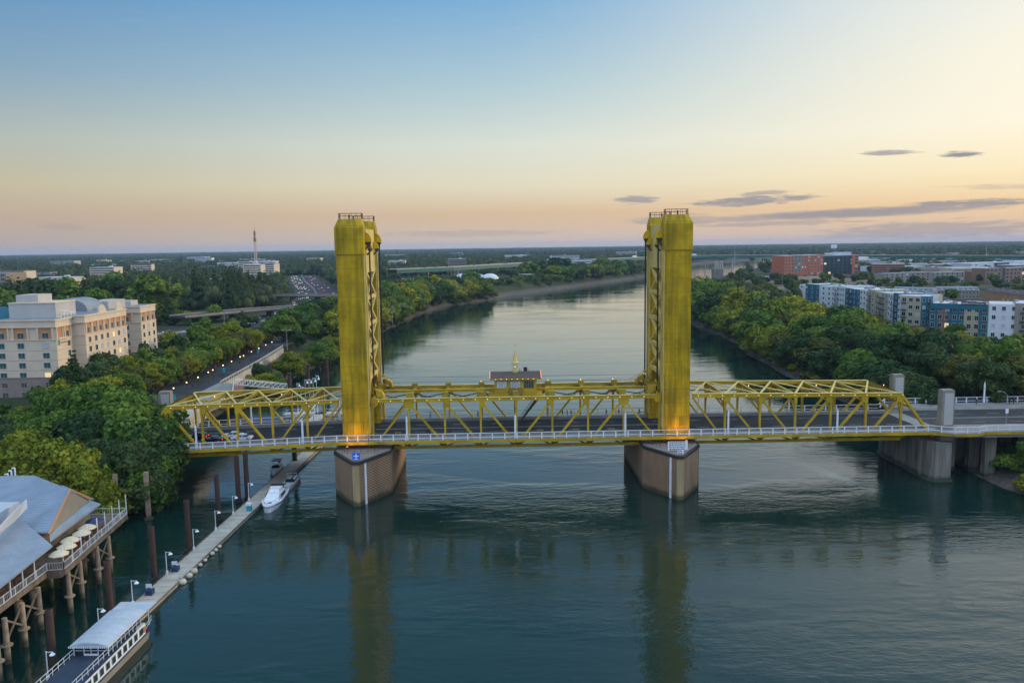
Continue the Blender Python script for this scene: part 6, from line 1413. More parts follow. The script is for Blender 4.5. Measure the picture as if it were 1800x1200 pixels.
TH = [(1478, 1560, 505, 508, 'brown_roof', 'left row'), (1568, 1640, 508, 510, 'grey_roof', 'second row'), (1648, 1722, 508, 508, 'grey_roof', 'third row'), (1730, 1830, 509, 520, 'brown_roof', 'right row')]
for a, b_, ya_, yb_, rm, d_ in TH:
    A_, B_ = G(a, ya_, 17), G(b_, yb_, 17); d = (B_ - A_).normalized(); nn = Vector((-d.y, d.x, 0)); r = thing('townhouse_row', f'tan townhouses with dark gabled roofs behind the riverside apartments, {d_}', 'townhouses', (A_.x, A_.y, GZ))
    m = MB(); m.prism([tuple(v[:2]) for v in (A_, B_, B_ + nn * 11, A_ + nn * 11)], GZ, 16); m.build('wall', 'orange_wall' if 'right' in d_ else 'tan_wall', r, True)
    m = MB(); m.extr([A_ - nn * .5 - Vector((0, 0, 1)), A_ + nn * 5.5 + Vector((0, 0, 1.8)), A_ + nn * 11.5 - Vector((0, 0, 1))], B_ - A_); m.build('roof', rm, r, True)
    windows(r, None, [tuple(A_.lerp(B_, (k + .5) / 12) - Vector((0, 0, 2.6 + 3 * f))) for k in range(12) for f in range(2)], 1.5, 1.4, (-nn.x, -nn.y), 'white_paint', 'glass')
    m = MB()
    for k in range(8): q = A_.lerp(B_, (k + .5) / 8) + nn * 2.0; m.cut().box(q.x, q.y, 17.2, 1.6, 2.2, 1.3)
    m.build('dormer', 'grey_roof', r, True)
# billboard on a mast
p = G(1466, 433, 48); bb_ = thing('billboard_mast', 'illuminated billboard on a tall mast above the dark glass office block', 'billboard', (G(1466, 440, 30).x + 60, G(1466, 440, 30).y + 100, 9)); tz = PY(1466, 433, bb_.location.y); bb_.location.x = tz.x
m = MB(); m.tube((0, 0, 0), (0, 0, tz.z - 9), 1.2); m.build('mast', 'grey_metal', bb_); m = MB(); m.box(0, 0, tz.z - 9, 16, 2, 10); m.build('screen', 'sign_white', bb_)
# streets and parking on the right, a stadium lot and road
ms, _, _ = strip('s', [(300, 460), (420, 620), (440, 780), (445, 980), (430, 1200)], 16, 9.45, ''); struct(ms.build('street', 'old_asphalt'))
ms, _, _ = strip('s', [(300, 880), (440, 870), (700, 900), (1000, 900)], 16, 9.40, ''); struct(ms.build('street', 'old_asphalt'))
ms = MB(); ms.prism([(215, 225), (255, 180), (420, 300), (420, 430), (300, 440), (215, 330)], 9.0, 9.35); struct(ms.build('parking_lot', 'old_asphalt'))
ms = MB(); ms.prism([(330, 640), (420, 640), (420, 860), (300, 860), (270, 700)], 9.2, 9.5); struct(ms.build('bare_lot', 'dirt'))
ms = MB(); ms.prism([(235, 520), (320, 560), (300, 690), (205, 560)], 9.2, 9.5); struct(ms.build('bare_lot', 'dirt'))
for i in range(70):
    x, y = RC.uniform(235, 400), RC.uniform(260, 400); y = 240 + 7 * (i % 18) + (x - 235) * .35; x = 240 + 9.5 * (i // 18) * 4 + (i % 3) * 3; k = RC.choice(['white', 'silver', 'black', 'blue', 'red', 'white'])
    put_car(k, (x, y, 9.4), R_(90 * (i % 2)) + .3, f'{k} car in the lot behind the apartments', 'cars in the parking lot')
for i in range(26):
    t_ = i / 26; k = RC.choice(['white', 'silver', 'black', 'red']); put_car(k, (444 + RC.choice((-3, 3)), lerp(640, 1180, t_), 9.5), R_(90), f'{k} car on the far right-hand street', 'cars on the far street')
for i in range(40):
    k = RC.choice(['white', 'silver', 'black', 'blue']); put_car(k, (RC.uniform(330, 640), 845 + 7 * (i % 5) + RC.uniform(-1, 1), 9.5), RC.choice((0, math.pi)), f'{k} car before the orange hotel', 'cars before the orange hotel')
# old concrete silo pair in the bend
sx0 = G(1262, 492, 2); r = thing('river_intake', 'ribbed concrete tower on a dark base by the right bank of the bend', 'tower', (196, 900, 0)); top = PY(1263, 459, 900)
r.location.x = top.x; m = MB(); m.bx(-8, 5.5, -5, 5, -3, 19); m.build('base', 'stained_concrete', r); m = MB()
for k in range(4): m.cut().bx(-5 + k * 2.9, -3.2 + k * 2.9, -3, 3, 19, top.z)
m.build('rib', 'pale_concrete', r)

# ================================================================ far freeway bridge over the river
fb = [G(780, 476, 20), G(900, 466, 24), G(1010, 460, 26), G(1140, 454, 27), G(1216, 451, 27), G(1380, 451, 25), G(1560, 449, 25), G(1700, 450, 24), G(1840, 453, 22)]
Q = [(-150, 935), (-75, 1015), (22, 1180), (160, 1370), (329, 1550), (470, 1640), (640, 1600), (800, 1440), (920, 1240), (1050, 1000), (1200, 760)]
def far_z(x): return 23 + 3 * math.exp(-((x - 450) / 420) ** 2)
r = thing('freeway_bridge', 'long far freeway bridge with green steel girders crossing the river bend', 'bridge', (300, 1450, 0))
P_ = []
for k in range(41): a, d = cat(Q, k / 40); P_.append((a.x, a.y))
zs = [far_z(x) for x, y in P_]; m, Lf, Rt = strip('d', P_, 22, zs, '', 1.2); m.build('deck', 'old_asphalt', r, True)
m = MB()
for side in (Lf, Rt):
    for a, b_ in zip(side[:-1], side[1:]): m.bar(a + Vector((0, 0, -2.6)), b_ + Vector((0, 0, -2.6)), .6, 5.0)
mat('green_girder', (.012, .12, .08), .6, .2, .1); m.build('girder', 'green_girder', r, True)
m = MB()
for side in (Lf, Rt):
    for a, b_ in zip(side[:-1], side[1:]): m.bar(a + Vector((0, 0, .5)), b_ + Vector((0, 0, .5)), .5, 1.1)
m.build('parapet', 'pale_concrete', r, True)
m = MB()
for k in range(1, 36):
    p, d = cat(Q, k / 36); nn = Vector((-d.y, d.x, 0)); 
    for s_ in (-9, -3, 3, 9): q = p + nn * s_; m.cut() if s_ == -9 else None; m.tube((q.x, q.y, -3), (q.x, q.y, far_z(q.x) - 3), 1.0, n=7)
m.build('column', 'pale_concrete', r, True)
for i in range(64):
    p, d = cat(Q, (i + RC.random()) / 64); nn = Vector((-d.y, d.x, 0)) * RC.choice((-8, -4, 4, 8)); k = RC.choice(['white', 'white', 'silver', 'black', 'red']); q = p + nn
    put_car(k, (q.x, q.y, far_z(p.x) + .1), math.atan2(d.y, d.x), f'{k} car on the far freeway bridge', 'cars on the far freeway bridge')
for i in range(5):
    p, d = cat(Q, (.2, .34, .43, .57, .8)[i]); nn = Vector((-d.y, d.x, 0)) * 5; q = p + nn; o = dup(lo_, (q.x, q.y, far_z(p.x) + .1), math.atan2(d.y, d.x), f'white lorry on the far freeway bridge, {ORD[i]} from its left end', 'lorries on the far freeway bridge')
# white domes
for i, (px, py, d_) in enumerate(((814, 482, 'left one'), (838, 483, 'middle one'), (861, 482, 'right one'))):
    p = G(px, 489, 9.2); r = thing('white_dome', f'white fabric dome hall beyond the levee trees, {d_} of three', 'dome', (p.x, p.y * .90, 9)); r.location.x = PY(px, 486, p.y * .9).x
    m = MB(); m.lathe([(12.5, 0), (12.2, 3), (10.5, 6), (7.5, 8.4), (4, 9.7), (.1, 10.2)], n=20); m.build('shell', 'white_wall', r, smooth=True); m = MB(); m.lathe([(12.6, 0), (12.6, .8)], n=20); m.build('skirt', 'grey_roof', r)
# pale sheds beyond, left bank
for i, (px, py, w_, h_, mt, d_) in enumerate(((360, 505, 20, 8, 'white_roof', 'among the dark conifers left of the freeway'), (455, 498, 22, 12, 'cream_wall', 'at the right end of the dark conifers'), (395, 492, 30, 9, 'white_roof', 'behind the dark conifers'), (290, 503, 18, 7, 'brick_brown', 'right of the tan office block'),
                                          (500, 466, 40, 8, 'white_roof', 'beyond the freeway'), (400, 470, 46, 7, 'white_roof', 'left of the observation tower'), (310, 532, 16, 7, 'white_roof', 'just right of the far hotel wing'), (925, 492, 16, 7, 'brick_red', 'on the bare bank of the river'), (935, 483, 24, 8, 'white_roof', 'behind the bare bank of the river'),
                                          (720, 505, 16, 9, 'brick_brown', 'behind the levee trees'), (1290, 446, 90, 14, 'white_roof', 'beyond the far freeway bridge'), (1030, 462, 70, 12, 'white_roof', 'seen under the far freeway bridge'), (1600, 447, 60, 10, 'white_roof', 'beyond the right arm of the freeway bridge'))):
    p = G(px, py, 9); r = thing('low_building', f'small pale building {d_}', 'building', (p.x, p.y, 9), .1)
    m = MB(); m.bx(-w_ / 2, w_ / 2, 0, w_ * .6, 0, h_); m.build('wall', mt if mt != 'white_roof' else 'grey_wall', r); m = MB(); m.bx(-w_ / 2 - .3, w_ / 2 + .3, -.3, w_ * .6 + .3, h_, h_ + .7); m.build('roof', 'white_roof', r)
    windows(r, None, [(p.x + w_ * (k + .5) / 6 - w_ / 2, p.y, 9 + h_ * .55) for k in range(6)], w_ / 12, h_ * .3, (0, -1), 'grey_metal', 'glass')
# tan office block far left
a = G(70, 478, 30); r = block('office_building', 'tan stepped office block among dark trees at the far left', (a.x, a.y * .8), (a.x + 62, a.y * .8 - 6), 30, 33, [(.45, 'stone_wall'), (1, 'tan_wall')], 6, 8, (4, 2), 'glass', 'grey_roof')
r2_ = block('office_building', 'low dark-banded office block left of the tan stepped block', (a.x - 120, a.y * .8), (a.x - 4, a.y * .8), 26, 26, [(1, 'stone_wall')], 4, 14, (7, 1.8), 'black', 'grey_roof')
# observation / drop tower
r = thing('observation_tower', 'slender pale lattice tower with a bulging cream base rising above the trees on the left', 'tower', (-386, 1100, 9)); m = MB(); H_ = 74
for sx_, sy_ in ((-1, -1), (1, -1), (1, 1), (-1, 1)): m.bar((sx_ * 1.7, sy_ * 1.7, 0), (sx_ * 1.3, sy_ * 1.3, H_ - 8), .4)
for k in range(16):
    z = 4 + k * 4.0; s_ = 1.6
    for a_, b_ in (((-s_, -s_), (s_, -s_)), ((s_, -s_), (s_, s_)), ((-s_, s_), (s_, s_)), ((-s_, -s_), (-s_, s_))): m.bar((*a_, z), (*b_, z), .3); m.bar((*a_, z), (*b_, z + 4), .25)
m.build('lattice', 'cream_wall', r); m = MB(); m.lathe([(2.4, 4), (3.6, 10), (3.6, 18), (2.6, 26), (1.8, 28)], n=12); m.build('sleeve', 'cream_wall', r); m = MB(); m.lathe([(1.9, H_ - 17), (2.3, H_ - 16), (2.3, H_ - 12), (1.9, H_ - 11), (1.3, H_ - 8), (1.7, H_ - 5), (1.5, H_ - 1), (.3, H_ + 1)], n=12); m.tube((0, 0, H_), (0, 0, H_ + 8), .2); m.build('cabin', 'brick_brown', r)
for i, (px, py, z_) in enumerate(((386, 458, 28), (1292, 428, 40), (1734, 440, 40))):
    y = 1300; p = PY(px, py, y); r = thing('radio_mast', ('thin pale mast left of the observation tower', 'thin distant mast right of the right-hand lift tower', 'thin distant mast near the right edge of the horizon')[i], 'mast', (p.x, y, 9)); m = MB(); m.tube((0, 0, 0), (0, 0, z_), .8, .3, n=6)
    m.tube((-1.5, 0, z_ - 2), (1.5, 0, z_ - 2), .3, n=5); m.build('mast', 'grey_metal', r)
for i, (px, py) in enumerate(((395, 552), (444, 575), (540, 562), (505, 590), (690, 545), (790, 478), (800, 500), (926, 455), (905, 460), (1560, 470), (1638, 480), (1540, 495), (1700, 470), (1766, 505), (1375, 480), (1650, 520))):
    p = G(px, py + 24, 9.2); r = thing('light_mast', f'tall grey street light mast in the {("left", "right")[px > 900]} background, {ORD[i % 9]} from the left', 'street lamp', (p.x, p.y, 9)); t_ = PY(px, py, p.y)
    m = MB(); h_ = min(max(t_.z - 9, 9), 16); m.tube((0, 0, 0), (0, 0, h_), .16, .09, n=6); m.bar((-1.6, 0, h_), (1.6, 0, h_), .12); m.build('pole', 'grey_metal', r); m = MB(); m.box(-1.6, 0, h_ - .05, .9, .4, .15); m.cut().box(1.6, 0, h_ - .05, .9, .4, .15); m.build('lamp_head', 'sign_white', r)

# scattered buildings of the plain, each one a thing of its own
RB_ = random.Random(77); nb = 0; bld_xy = []
FQ = [cat(Q, k / 60)[0] for k in range(61)]; FF_ = [cat(FW, k / 60)[0] for k in range(61)]
def free(x, y, gap):
    if float(river_sd(np.array([[x, y]], float))[0]) < 34 + gap: return False
    if min((q - Vector((x, y, 0))).length for q in FQ) < 36 + gap: return False
    if min((q - Vector((x, y, 0))).length for q in FF_) < 40 + gap: return False
    return all(abs(x - a) > 46 or abs(y - b_) > 40 for a, b_ in bld_xy)
for zone, n_, (p0, p1), (d0, d1) in (('the left plain', 44, (-30, 560), (620, 2600)), ('the plain beyond the river bend', 20, (680, 1130), (1150, 2900)), ('the right-hand town', 46, (1345, 1830), (780, 1900)), ('the far right plain', 16, (1380, 1830), (1900, 3000))):
    k = 0; tries = 0
    while k < n_ and tries < 900:
        tries += 1; D = RB_.uniform(d0, d1); px = RB_.uniform(p0, p1); g = ray(px, 445); x = CAM_X + g.x * D; y = CAM_Y + g.y * D
        if 1330 < px < 1560 and D < 1250: continue
        if not free(x, y, 6) or (x < 520 and x > 150 and y < 760): continue
        bld_xy.append((x, y)); k += 1; w_ = RB_.uniform(18, 46) * (1 + D / 4000); h_ = RB_.choice((5, 6, 8, 10, 13) if px > 1200 else (8, 13, 16, 20, 24)); dd = RB_.uniform(14, 26); mt = RB_.choice(['white_wall', 'cream_wall', 'taupe_wall', 'stone_wall', 'brick_brown' if px > 1200 else 'cream_wall', 'grey_wall', 'white_wall']); rmt = RB_.choice(['white_roof', 'white_roof', 'grey_roof', 'brown_roof'])
        r = thing('low_building', f'{dict(white_wall="white", cream_wall="cream", taupe_wall="taupe", stone_wall="brownish", brick_brown="brown brick", grey_wall="grey")[mt]} {"low" if h_ < 9 else "mid-rise"} building on {zone}', 'building', (x, y, 9), RB_.uniform(-.35, .35), 'scattered buildings of the plain')
        m = MB(); m.bx(-w_ / 2, w_ / 2, 0, dd, 0, h_); m.build('wall', mt, r)
        m = MB()
        if h_ < 9 and RB_.random() < .5: m.extr([(-w_ / 2 - .6, -.6, h_), (-w_ / 2 - .6, dd / 2, h_ + 3), (-w_ / 2 - .6, dd + .6, h_)], (w_ + 1.2, 0, 0))
        else: m.bx(-w_ / 2 - .3, w_ / 2 + .3, -.3, dd + .3, h_, h_ + .6); m.box(w_ * .2, dd * .5, h_ + 1.4, 4, 3, 1.8)
        m.build('roof', rmt, r)
        m = MB()
        for f in range(int(h_ // 3)): m.bx(-w_ / 2 + 1, w_ / 2 - 1, -.06, -.02, 1.2 + f * 3, 2.4 + f * 3)
        m.build('window_band', 'glass', r)
# ================================================================ trees, placed one by one where the photo shows them
def zland(x, y): return float(land_z(np.array([[x, y]], float))[0])
def T(px, py_top, y, m, kind, h, label, group=None, wide=1., z=None):
    """tree whose top is seen at (px, py_top) when it stands at distance y; h bounds its height"""
    t_ = PY(px, py_top, y); zb = zland(t_.x, y) if z is None else z; hh = h or max(t_.z - zb, 4)
    return tree(t_.x, y, zb - .2, kind, m, hh, label, group=group, wide=wide)
def spot(x, y): return zland(x, y)
# --- big clump left, between the hotel, the restaurant and the bridge
near = [(30, 722, 12, 'green', 0), (85, 702, 16, 'green', 0), (125, 682, 14, 'green', 0), (170, 682, 10, 'green', 0), (212, 688, 8, 'green', 0), (238, 704, 4, 'green', 0), (20, 745, -6, 'dark', 0), (70, 738, -4, 'green', 0), (118, 724, 0, 'green', 0), (165, 730, -4, 'dark', 0),
        (205, 738, -6, 'green', 0), (240, 752, -8, 'dark', 0), (236, 716, -1, 'green', 0), (246, 772, -6, 'dark', 0), (250, 790, -12, 'green', 0), (225, 780, -14, 'dark', 0), (190, 775, -14, 'dark', 0), (150, 778, -14, 'dark', 0),
        (38, 762, -18, 'yellow', 0), (8, 800, -20, 'yellow', 0), (82, 780, -21, 'yellow', 0), (112, 792, -21, 'yellow', 0), (140, 812, -22, 'yellow', 0), (160, 842, -24, 'yellow', 0), (-15, 740, 4, 'dark', 0), (258, 798, -3, 'dark', 0), (268, 816, -8, 'dark', 0), (240, 742, -4, 'green', 0), (248, 770, -9, 'dark', 0)]
for i, (px, py, y, m, _) in enumerate(near):
    t_ = PY(px, py, y); zb = min(zland(t_.x, y), 9); h = (t_.z - zb) * 1.06
    d_ = {'yellow': 'just behind the restaurant roof', 'green': 'between hotel and bridge', 'dark': 'at the shaded river edge left of the bridge'}[m]
    tree(t_.x, y, zb - .3, 'near', m, max(h, 8), f'{TINT[m]} tree {d_}', group='leafy trees left of the bridge', wide=1.0 if h > 12 else 1.25)
# --- hotel trees
for px, py, y, m, k, w_, d_ in ((128, 612, 56, 'dark', 'spire', 1.3, 'tall dark cypress in front of the nearest hotel wing'), (117, 634, 54, 'dark', 'spire', 1.3, 'shorter dark cypress beside the tall one at the hotel'), (190, 668, 54, 'green', 'near', 1.1, 'green tree below the middle hotel wing, right of the cypresses'),
                              (222, 668, 50, 'green', 'near', 1.1, 'green tree between the hotel and the promenade'), (158, 688, 42, 'green', 'near', 1.1, 'green tree at the foot of the cypresses'), (245, 618, 118, 'dark', 'mid', 1.1, 'dark tree in front of the far hotel wing'), (268, 626, 116, 'dark', 'mid', 1.0, 'dark tree right of the far hotel wing')):
    T(px, py, y, m, k, None, d_, wide=w_, z=9)
pa = thing('palm_tree', 'small palm with drooping fronds at the corner of the hotel', 'palm', (G(118, 700, 10).x, 54, 9)); pa.location.x = PY(118, 685, 54).x; m = MB(); m.tube((0, 0, 0), (0, 0, 4.2), .28, .2); m.build('trunk', 'bark', pa); m = MB()
for k in range(16):
    a = k * .393; pr = Vector((0, 0, 4.2))
    for q in range(1, 5): t_ = q / 4; c = Vector((math.cos(a) * 3.2 * t_, math.sin(a) * 3.2 * t_, 4.2 + 1.6 * math.sin(t_ * 2.6) - .9 * t_ * t_)); s_ = Vector((-math.sin(a), math.cos(a), 0)) * .32 * (1 - t_ * .7); m.add([pr - s_, pr + s_, c + s_ * .8, c - s_ * .8], [(0, 1, 2, 3)]); pr = c
m.build('fronds', 'leaf_green', pa, recalc=False)
RT2 = random.Random(5)
# --- row along the promenade
for i in range(24):
    y = 36 + i * 6.6; x = -109.0 - RT2.uniform(0, 4) - (y - 36) * .02; m = RT2.choice(['yellow', 'green', 'yellow', 'rust']); tree(x, y, 9.3, 'near', m, RT2.uniform(8.5, 11), f'{TINT[m]} street tree along the promenade', group='street trees along the promenade', wide=1.15)
for i in range(20):
    y = 40 + i * 9; x = -126 - RT2.uniform(0, 14); m = RT2.choice(['yellow', 'green', 'dark', 'yellow'])
    if y > 60 and x < -134 and y < 142: x = -131
    tree(x, y, 9.2, 'mid', m, RT2.uniform(8, 12), f'{TINT[m]} tree between hotel and promenade row', group='trees between the hotel and the promenade', wide=1.1)
for (px, py, y, m, h, w_, d_) in ((495, 552, 205, 'green', None, 1.25, 'large spreading green tree at the far end of the promenade'), (523, 585, 185, 'dark', None, 1.2, 'dark green tree right of the large spreading one'), (400, 588, 190, 'yellow', None, 1.3, 'broad yellow green tree by the left green freeway sign'), (375, 600, 170, 'yellow', None, 1.2, 'yellow green tree in front of the broad one by the freeway sign'),
                                 (430, 612, 175, 'yellow', None, 1.2, 'yellow green tree beside the second lit lamp group'), (345, 612, 165, 'dark', None, 1.2, 'dark tree left of the broad yellow green one'), (310, 598, 165, 'yellow', None, 1.1, 'olive tree right of the far hotel wing'), (545, 575, 235, 'yellow', None, 1.2, 'olive tree below the near overpass'), (575, 562, 250, 'dark', None, 1.3, 'dark tree left of the left tower below the overpass'),
                                 (375, 535, 330, 'green', None, 1.2, 'round green tree in front of the dark conifers'), (470, 583, 200, 'rust', None, 1.1, 'brownish tree left of the large spreading one'), (590, 590, 215, 'dark', None, 1.4, 'dark tree beside the left tower, right of the promenade')):
    T(px, py, y, m, 'near' if y < 210 else 'mid', h, d_, wide=w_, z=9)
for i in range(30):                          # scrub between promenade and river
    y = 88 + RT2.random() * 190; x = -92 + (y - 90) * .06 + RT2.uniform(-6, 4); m = RT2.choice(['green', 'dark', 'yellow']); big = RT2.random() < .5 + (y > 150) * .3; z = zland(x, y)
    tree(x, y, max(z, 1) - .2, 'near' if big else 'bush', m, RT2.uniform(7, 12) if big else RT2.uniform(3, 5), f'{TINT[m]} {"tree" if big else "bush"} between promenade and river', 'tree' if big else 'bush', 'scrub on the left river slope', 1.2)
# --- levee trees on the left bank, upstream to the bend
pts = []
LBp = np.array(LB, float)
def along(line, y):
    for (x0, y0), (x1, y1) in zip(line[:-1], line[1:]):
        if y0 <= y <= y1: return x0 + (x1 - x0) * (y - y0) / (y1 - y0)
for i in range(56):
    y = 250 + 385 * (i / 56); x = along(LB, y) - RT2.uniform(1, 13); m = RT2.choice(['green', 'yellow', 'yellow', 'green', 'yellow', 'dark']); z = zland(x, y); h = RT2.uniform(17, 23)
    tree(x, y, max(z, .6) - .3, 'mid', m, h, f'{TINT[m]} levee tree on the left bank', group='levee trees on the left bank', wide=1.2)
for i in range(30):
    y = 640 + 560 * (i / 30); 
    if y < 790 and i % 3: continue
    x = along(LB, y) - RT2.uniform(9, 45); m = RT2.choice(['green', 'dark', 'green', 'yellow']); tree(x, y, 8, 'low', m, RT2.uniform(13, 20) if y > 860 else 7, f'{TINT[m]} tree on the far left bank', group='trees on the far left bank', wide=1.3)
for i in range(400):
    x, y = RT2.uniform(-300, -92), RT2.uniform(200, 480)
    if min((cat(FW, k / 60)[0].xy - Vector((x, y))).length for k in range(61)) < 30 or x > along(LB, y) - 12: continue
    if any((cat(O_, k / 30)[0].xy - Vector((x, y))).length < 15 for O_ in ([(-195, 300), (-165, 345), (-135, 372), (-105, 372), (-70, 360)], [(-215, 245), (-185, 222), (-160, 200), (-138, 192), (-122, 200)]) for k in range(31)): continue
    if y < 330 and i % 2: continue
    v = Vector((x, y, 9)) - Vector((CAM_X, CAM_Y, CAM_H)); pxx = 900 + FPX * v.dot(rt) / v.dot(fw); hm_ = PY(pxx, 562 if pxx > 440 else 545, y).z - 9
    if hm_ < 4.5 and y > 225: continue
    mass_tree(x, y, 8.8, 'mid', RT2.choice(['green', 'dark', 'yellow', 'dark']), min(RT2.uniform(8, 15), max(hm_, 6)), 1.15, 'fw')
build_mass('fw', 'roadside_trees', 'mixed green trees on the open ground around the freeway ramps', 'trees')
for px, py, y, m in ((5, 716, 42, 'green'), (38, 712, 38, 'yellow'), (68, 706, 34, 'green'), (-12, 735, 30, 'dark')): T(px, py, y, m, 'near', None, f'{TINT[m]} tree directly below the front of the nearest hotel wing', 'trees below the hotel front', 1.2, z=9)
for i in range(16):
    px = 925 + 200 * (i + RT2.random()) / 16; y = 960 + (px - 925) * .9; t_ = PY(px, RT2.uniform(452, 470), y); tree(t_.x, y, 8, 'spire' if i % 4 == 1 else 'low', 'dark' if i % 4 == 1 else RT2.choice(['green', 'dark']), min(max(t_.z - 8, 14), 28), 'tall tree before the far freeway bridge', group='tall trees before the far freeway bridge', wide=1.5)
for (x, y, h, m) in ((110.5, -4, 4, 'green'), (112, -12, 4.5, 'dark'), (111, -21, 5, 'green'), (114, -27, 6, 'yellow'), (116, -15, 6, 'green'), (114, 2, 4, 'dark'), (123, -26, 8, 'dark'), (110.5, -30, 4, 'yellow')): tree(x, y, max(zland(x, y), .2) - .2, 'bush', m, h, f'{TINT[m]} shrub under the road at the right edge', 'bush', 'shrubs below the road at the right edge', 1.3)
# --- conifers and broadleaves behind the freeway, left
for i in range(56):
    px = 285 + 190 * RT2.random(); y = RT2.uniform(400, 620); top = RT2.uniform(466, 490) + (8 if px < 330 else 0); t_ = PY(px, top, y); h = min(max(t_.z - 9, 18), 38); x = t_.x
    tree(x, y, 8.8, 'spire', 'dark', h, 'tall dark conifer left of the freeway', group='dark conifers left of the freeway', wide=1.25)
for i in range(34):
    px = RT2.uniform(-20, 300); y = RT2.uniform(230, 470); t_ = PY(px, RT2.uniform(476, 508), y); h = min(max(t_.z - 9, 13), 31); m = RT2.choice(['dark', 'dark', 'green', 'rust']); k = 'spire' if RT2.random() < .45 and h > 18 else 'mid'
    tree(t_.x, y, 8.8, k, m if k == 'mid' else 'dark', h, f'{TINT[m] if k == "mid" else "dark"} {"tree" if k == "mid" else "conifer"} behind the cream hotel', group='wood behind the cream hotel', wide=1.2)
for i in range(150):
    y = RT2.uniform(240, 650); x = along(LB, y) - RT2.uniform(-.5, 9); mass_tree(x, y, max(zland(x, y), .3) - .3, 'bush', RT2.choice(['green', 'yellow', 'dark', 'rust']), RT2.uniform(3, 6), 1.4, 'levee')
for i in range(60):
    y = RT2.uniform(240, 640); x = along(LB, y) - RT2.uniform(14, 42); mass_tree(x, y, 8.7, 'mid', RT2.choice(['green', 'yellow', 'dark', 'green']), RT2.uniform(9, 15), 1.3, 'levee')
for i in range(300):
    y = RT2.uniform(730, 1290); x = along(LB, y) - RT2.uniform(4, 70); mass_tree(x, y, max(zland(x, y), 1) - .4, 'low', RT2.choice(['green', 'yellow', 'dark', 'green', 'rust']), RT2.uniform(8, 16) if y > 880 else RT2.uniform(6, 9), 1.3, 'levee')
build_mass('levee', 'levee_scrub', 'low mixed scrub under and behind the levee trees of the left bank', 'scrub')
for i in range(120):
    y = RT2.uniform(60, 480); x = along(RB, y) + RT2.uniform(1.5 if not 170 < y < 300 else 7, 10); mass_tree(x, y, max(zland(x, y), .3) - .3, 'bush', RT2.choice(['green', 'yellow', 'dark', 'rust']), RT2.uniform(3, 6), 1.4, 'right')
# --- right bank wood
def right_face(y): return 9999
R3 = random.Random(21); n_r = 0
cand = []
for gy in np.arange(32, 640, 13.):
    for gx in np.arange(0, 96, 13.5):
        x0 = along(RB, gy); x = x0 + 3 + gx + R3.uniform(-3, 3); y = gy + R3.uniform(-3, 3)
        lim = 186 - 3 if y > 150 else (186 if y > 60 else 210)
        if y > 345: lim = x0 + 42
        if y > 480: lim = x0 + 30
        if x > lim: continue
        cand.append((x, y))
for (x, y) in cand:
    z = max(zland(x, y), 1.0); m = R3.choice(['green', 'green', 'green', 'yellow', 'dark', 'dark', 'dark', 'yellow', 'rust'] if y < 300 else ['green', 'green', 'dark', 'yellow']); d = x - along(RB, y)
    h = R3.uniform(11, 17) + (1.5 if d < 25 and y > 120 else 0) + (1.5 if y > 200 else 0); h = min(h, 20 - (z - 1) * .2)
    if x > 160: h = min(h, R3.uniform(8, 11))
    if y < 150 and x > 145: h = min(h, R3.uniform(10, 13))
    k = 'near' if y < 150 else 'mid'; n_r += 1; wd = R3.uniform(1.05, 1.4)
    if d > 26 and y > 190 or y > 430: mass_tree(x, y, z - .3, 'mid' if y < 420 else 'low', m, h, wd, 'right'); continue
    d_ = 'just behind the bridge road' if y < 80 else 'in the right-hand wood' if y < 190 else 'on the right waterline upstream'
    tree(x, y, z - .3, k, m, h, f'{TINT[m]} tree {d_}', group='trees of the right-hand bank wood', wide=wd)
for i in range(22):                          # bushes at the waterline right
    y = 40 + i * 13; x = along(RB, y) + 2.5; m = R3.choice(['green', 'yellow', 'dark']); tree(x, y, .8, 'bush', m, R3.uniform(3.0, 5.0), f'{TINT[m]} bush at the right waterline', 'bush', 'bushes at the right waterline', 1.3)
for (x, y, h, m, d_) in ((113, -9.5, 7.5, 'green', 'green bush under the road deck at the right edge of the river'), (119, -12, 11, 'dark', 'dark bush below the road deck at the right edge'), (109, -15.5, 4.5, 'yellow', 'low yellow green bush at the waterline on the right edge'), (112, -20, 6, 'green', 'green bush nearest the camera on the right edge'), (121, -20, 10, 'green', 'rounded green bush behind the others on the right edge')):
    tree(x, y, max(zland(x, y), .3) - .2, 'bush' if h < 7 else 'near', m, h, d_, 'bush', None, 1.2)
for i in range(260):                          # street and garden trees among the right-hand buildings
    px = RT2.uniform(1230, 1830); y = RT2.uniform(380, 1150); x = G(px, 480, 9).x * (y + 177) / (G(px, 480, 9).y + 177)
    if x < along(RB, y) + 14: continue
    m = RT2.choice(['green', 'dark', 'dark', 'rust']); 
    
    if 1365 < px < 1525 and 780 < y < 960: continue
    mass_tree(x, y, 9, 'low', m, RT2.uniform(6, 11), 1.2, 'town')

for i in range(46):
    y = R3.uniform(-150, -28); x = along(RB, y) + R3.uniform(3, 75); mass_tree(x, y, max(zland(x, y), .5) - .3, 'mid', R3.choice(['green', 'yellow', 'dark']), R3.uniform(9, 15), 1.2, 'right')
build_mass('right', 'bank_woodland', 'green wood on the right bank between the waterline trees and the riverside apartments', 'woodland')
build_mass('town', 'town_trees', 'scattered dark street trees among the buildings of the right-hand town', 'trees')

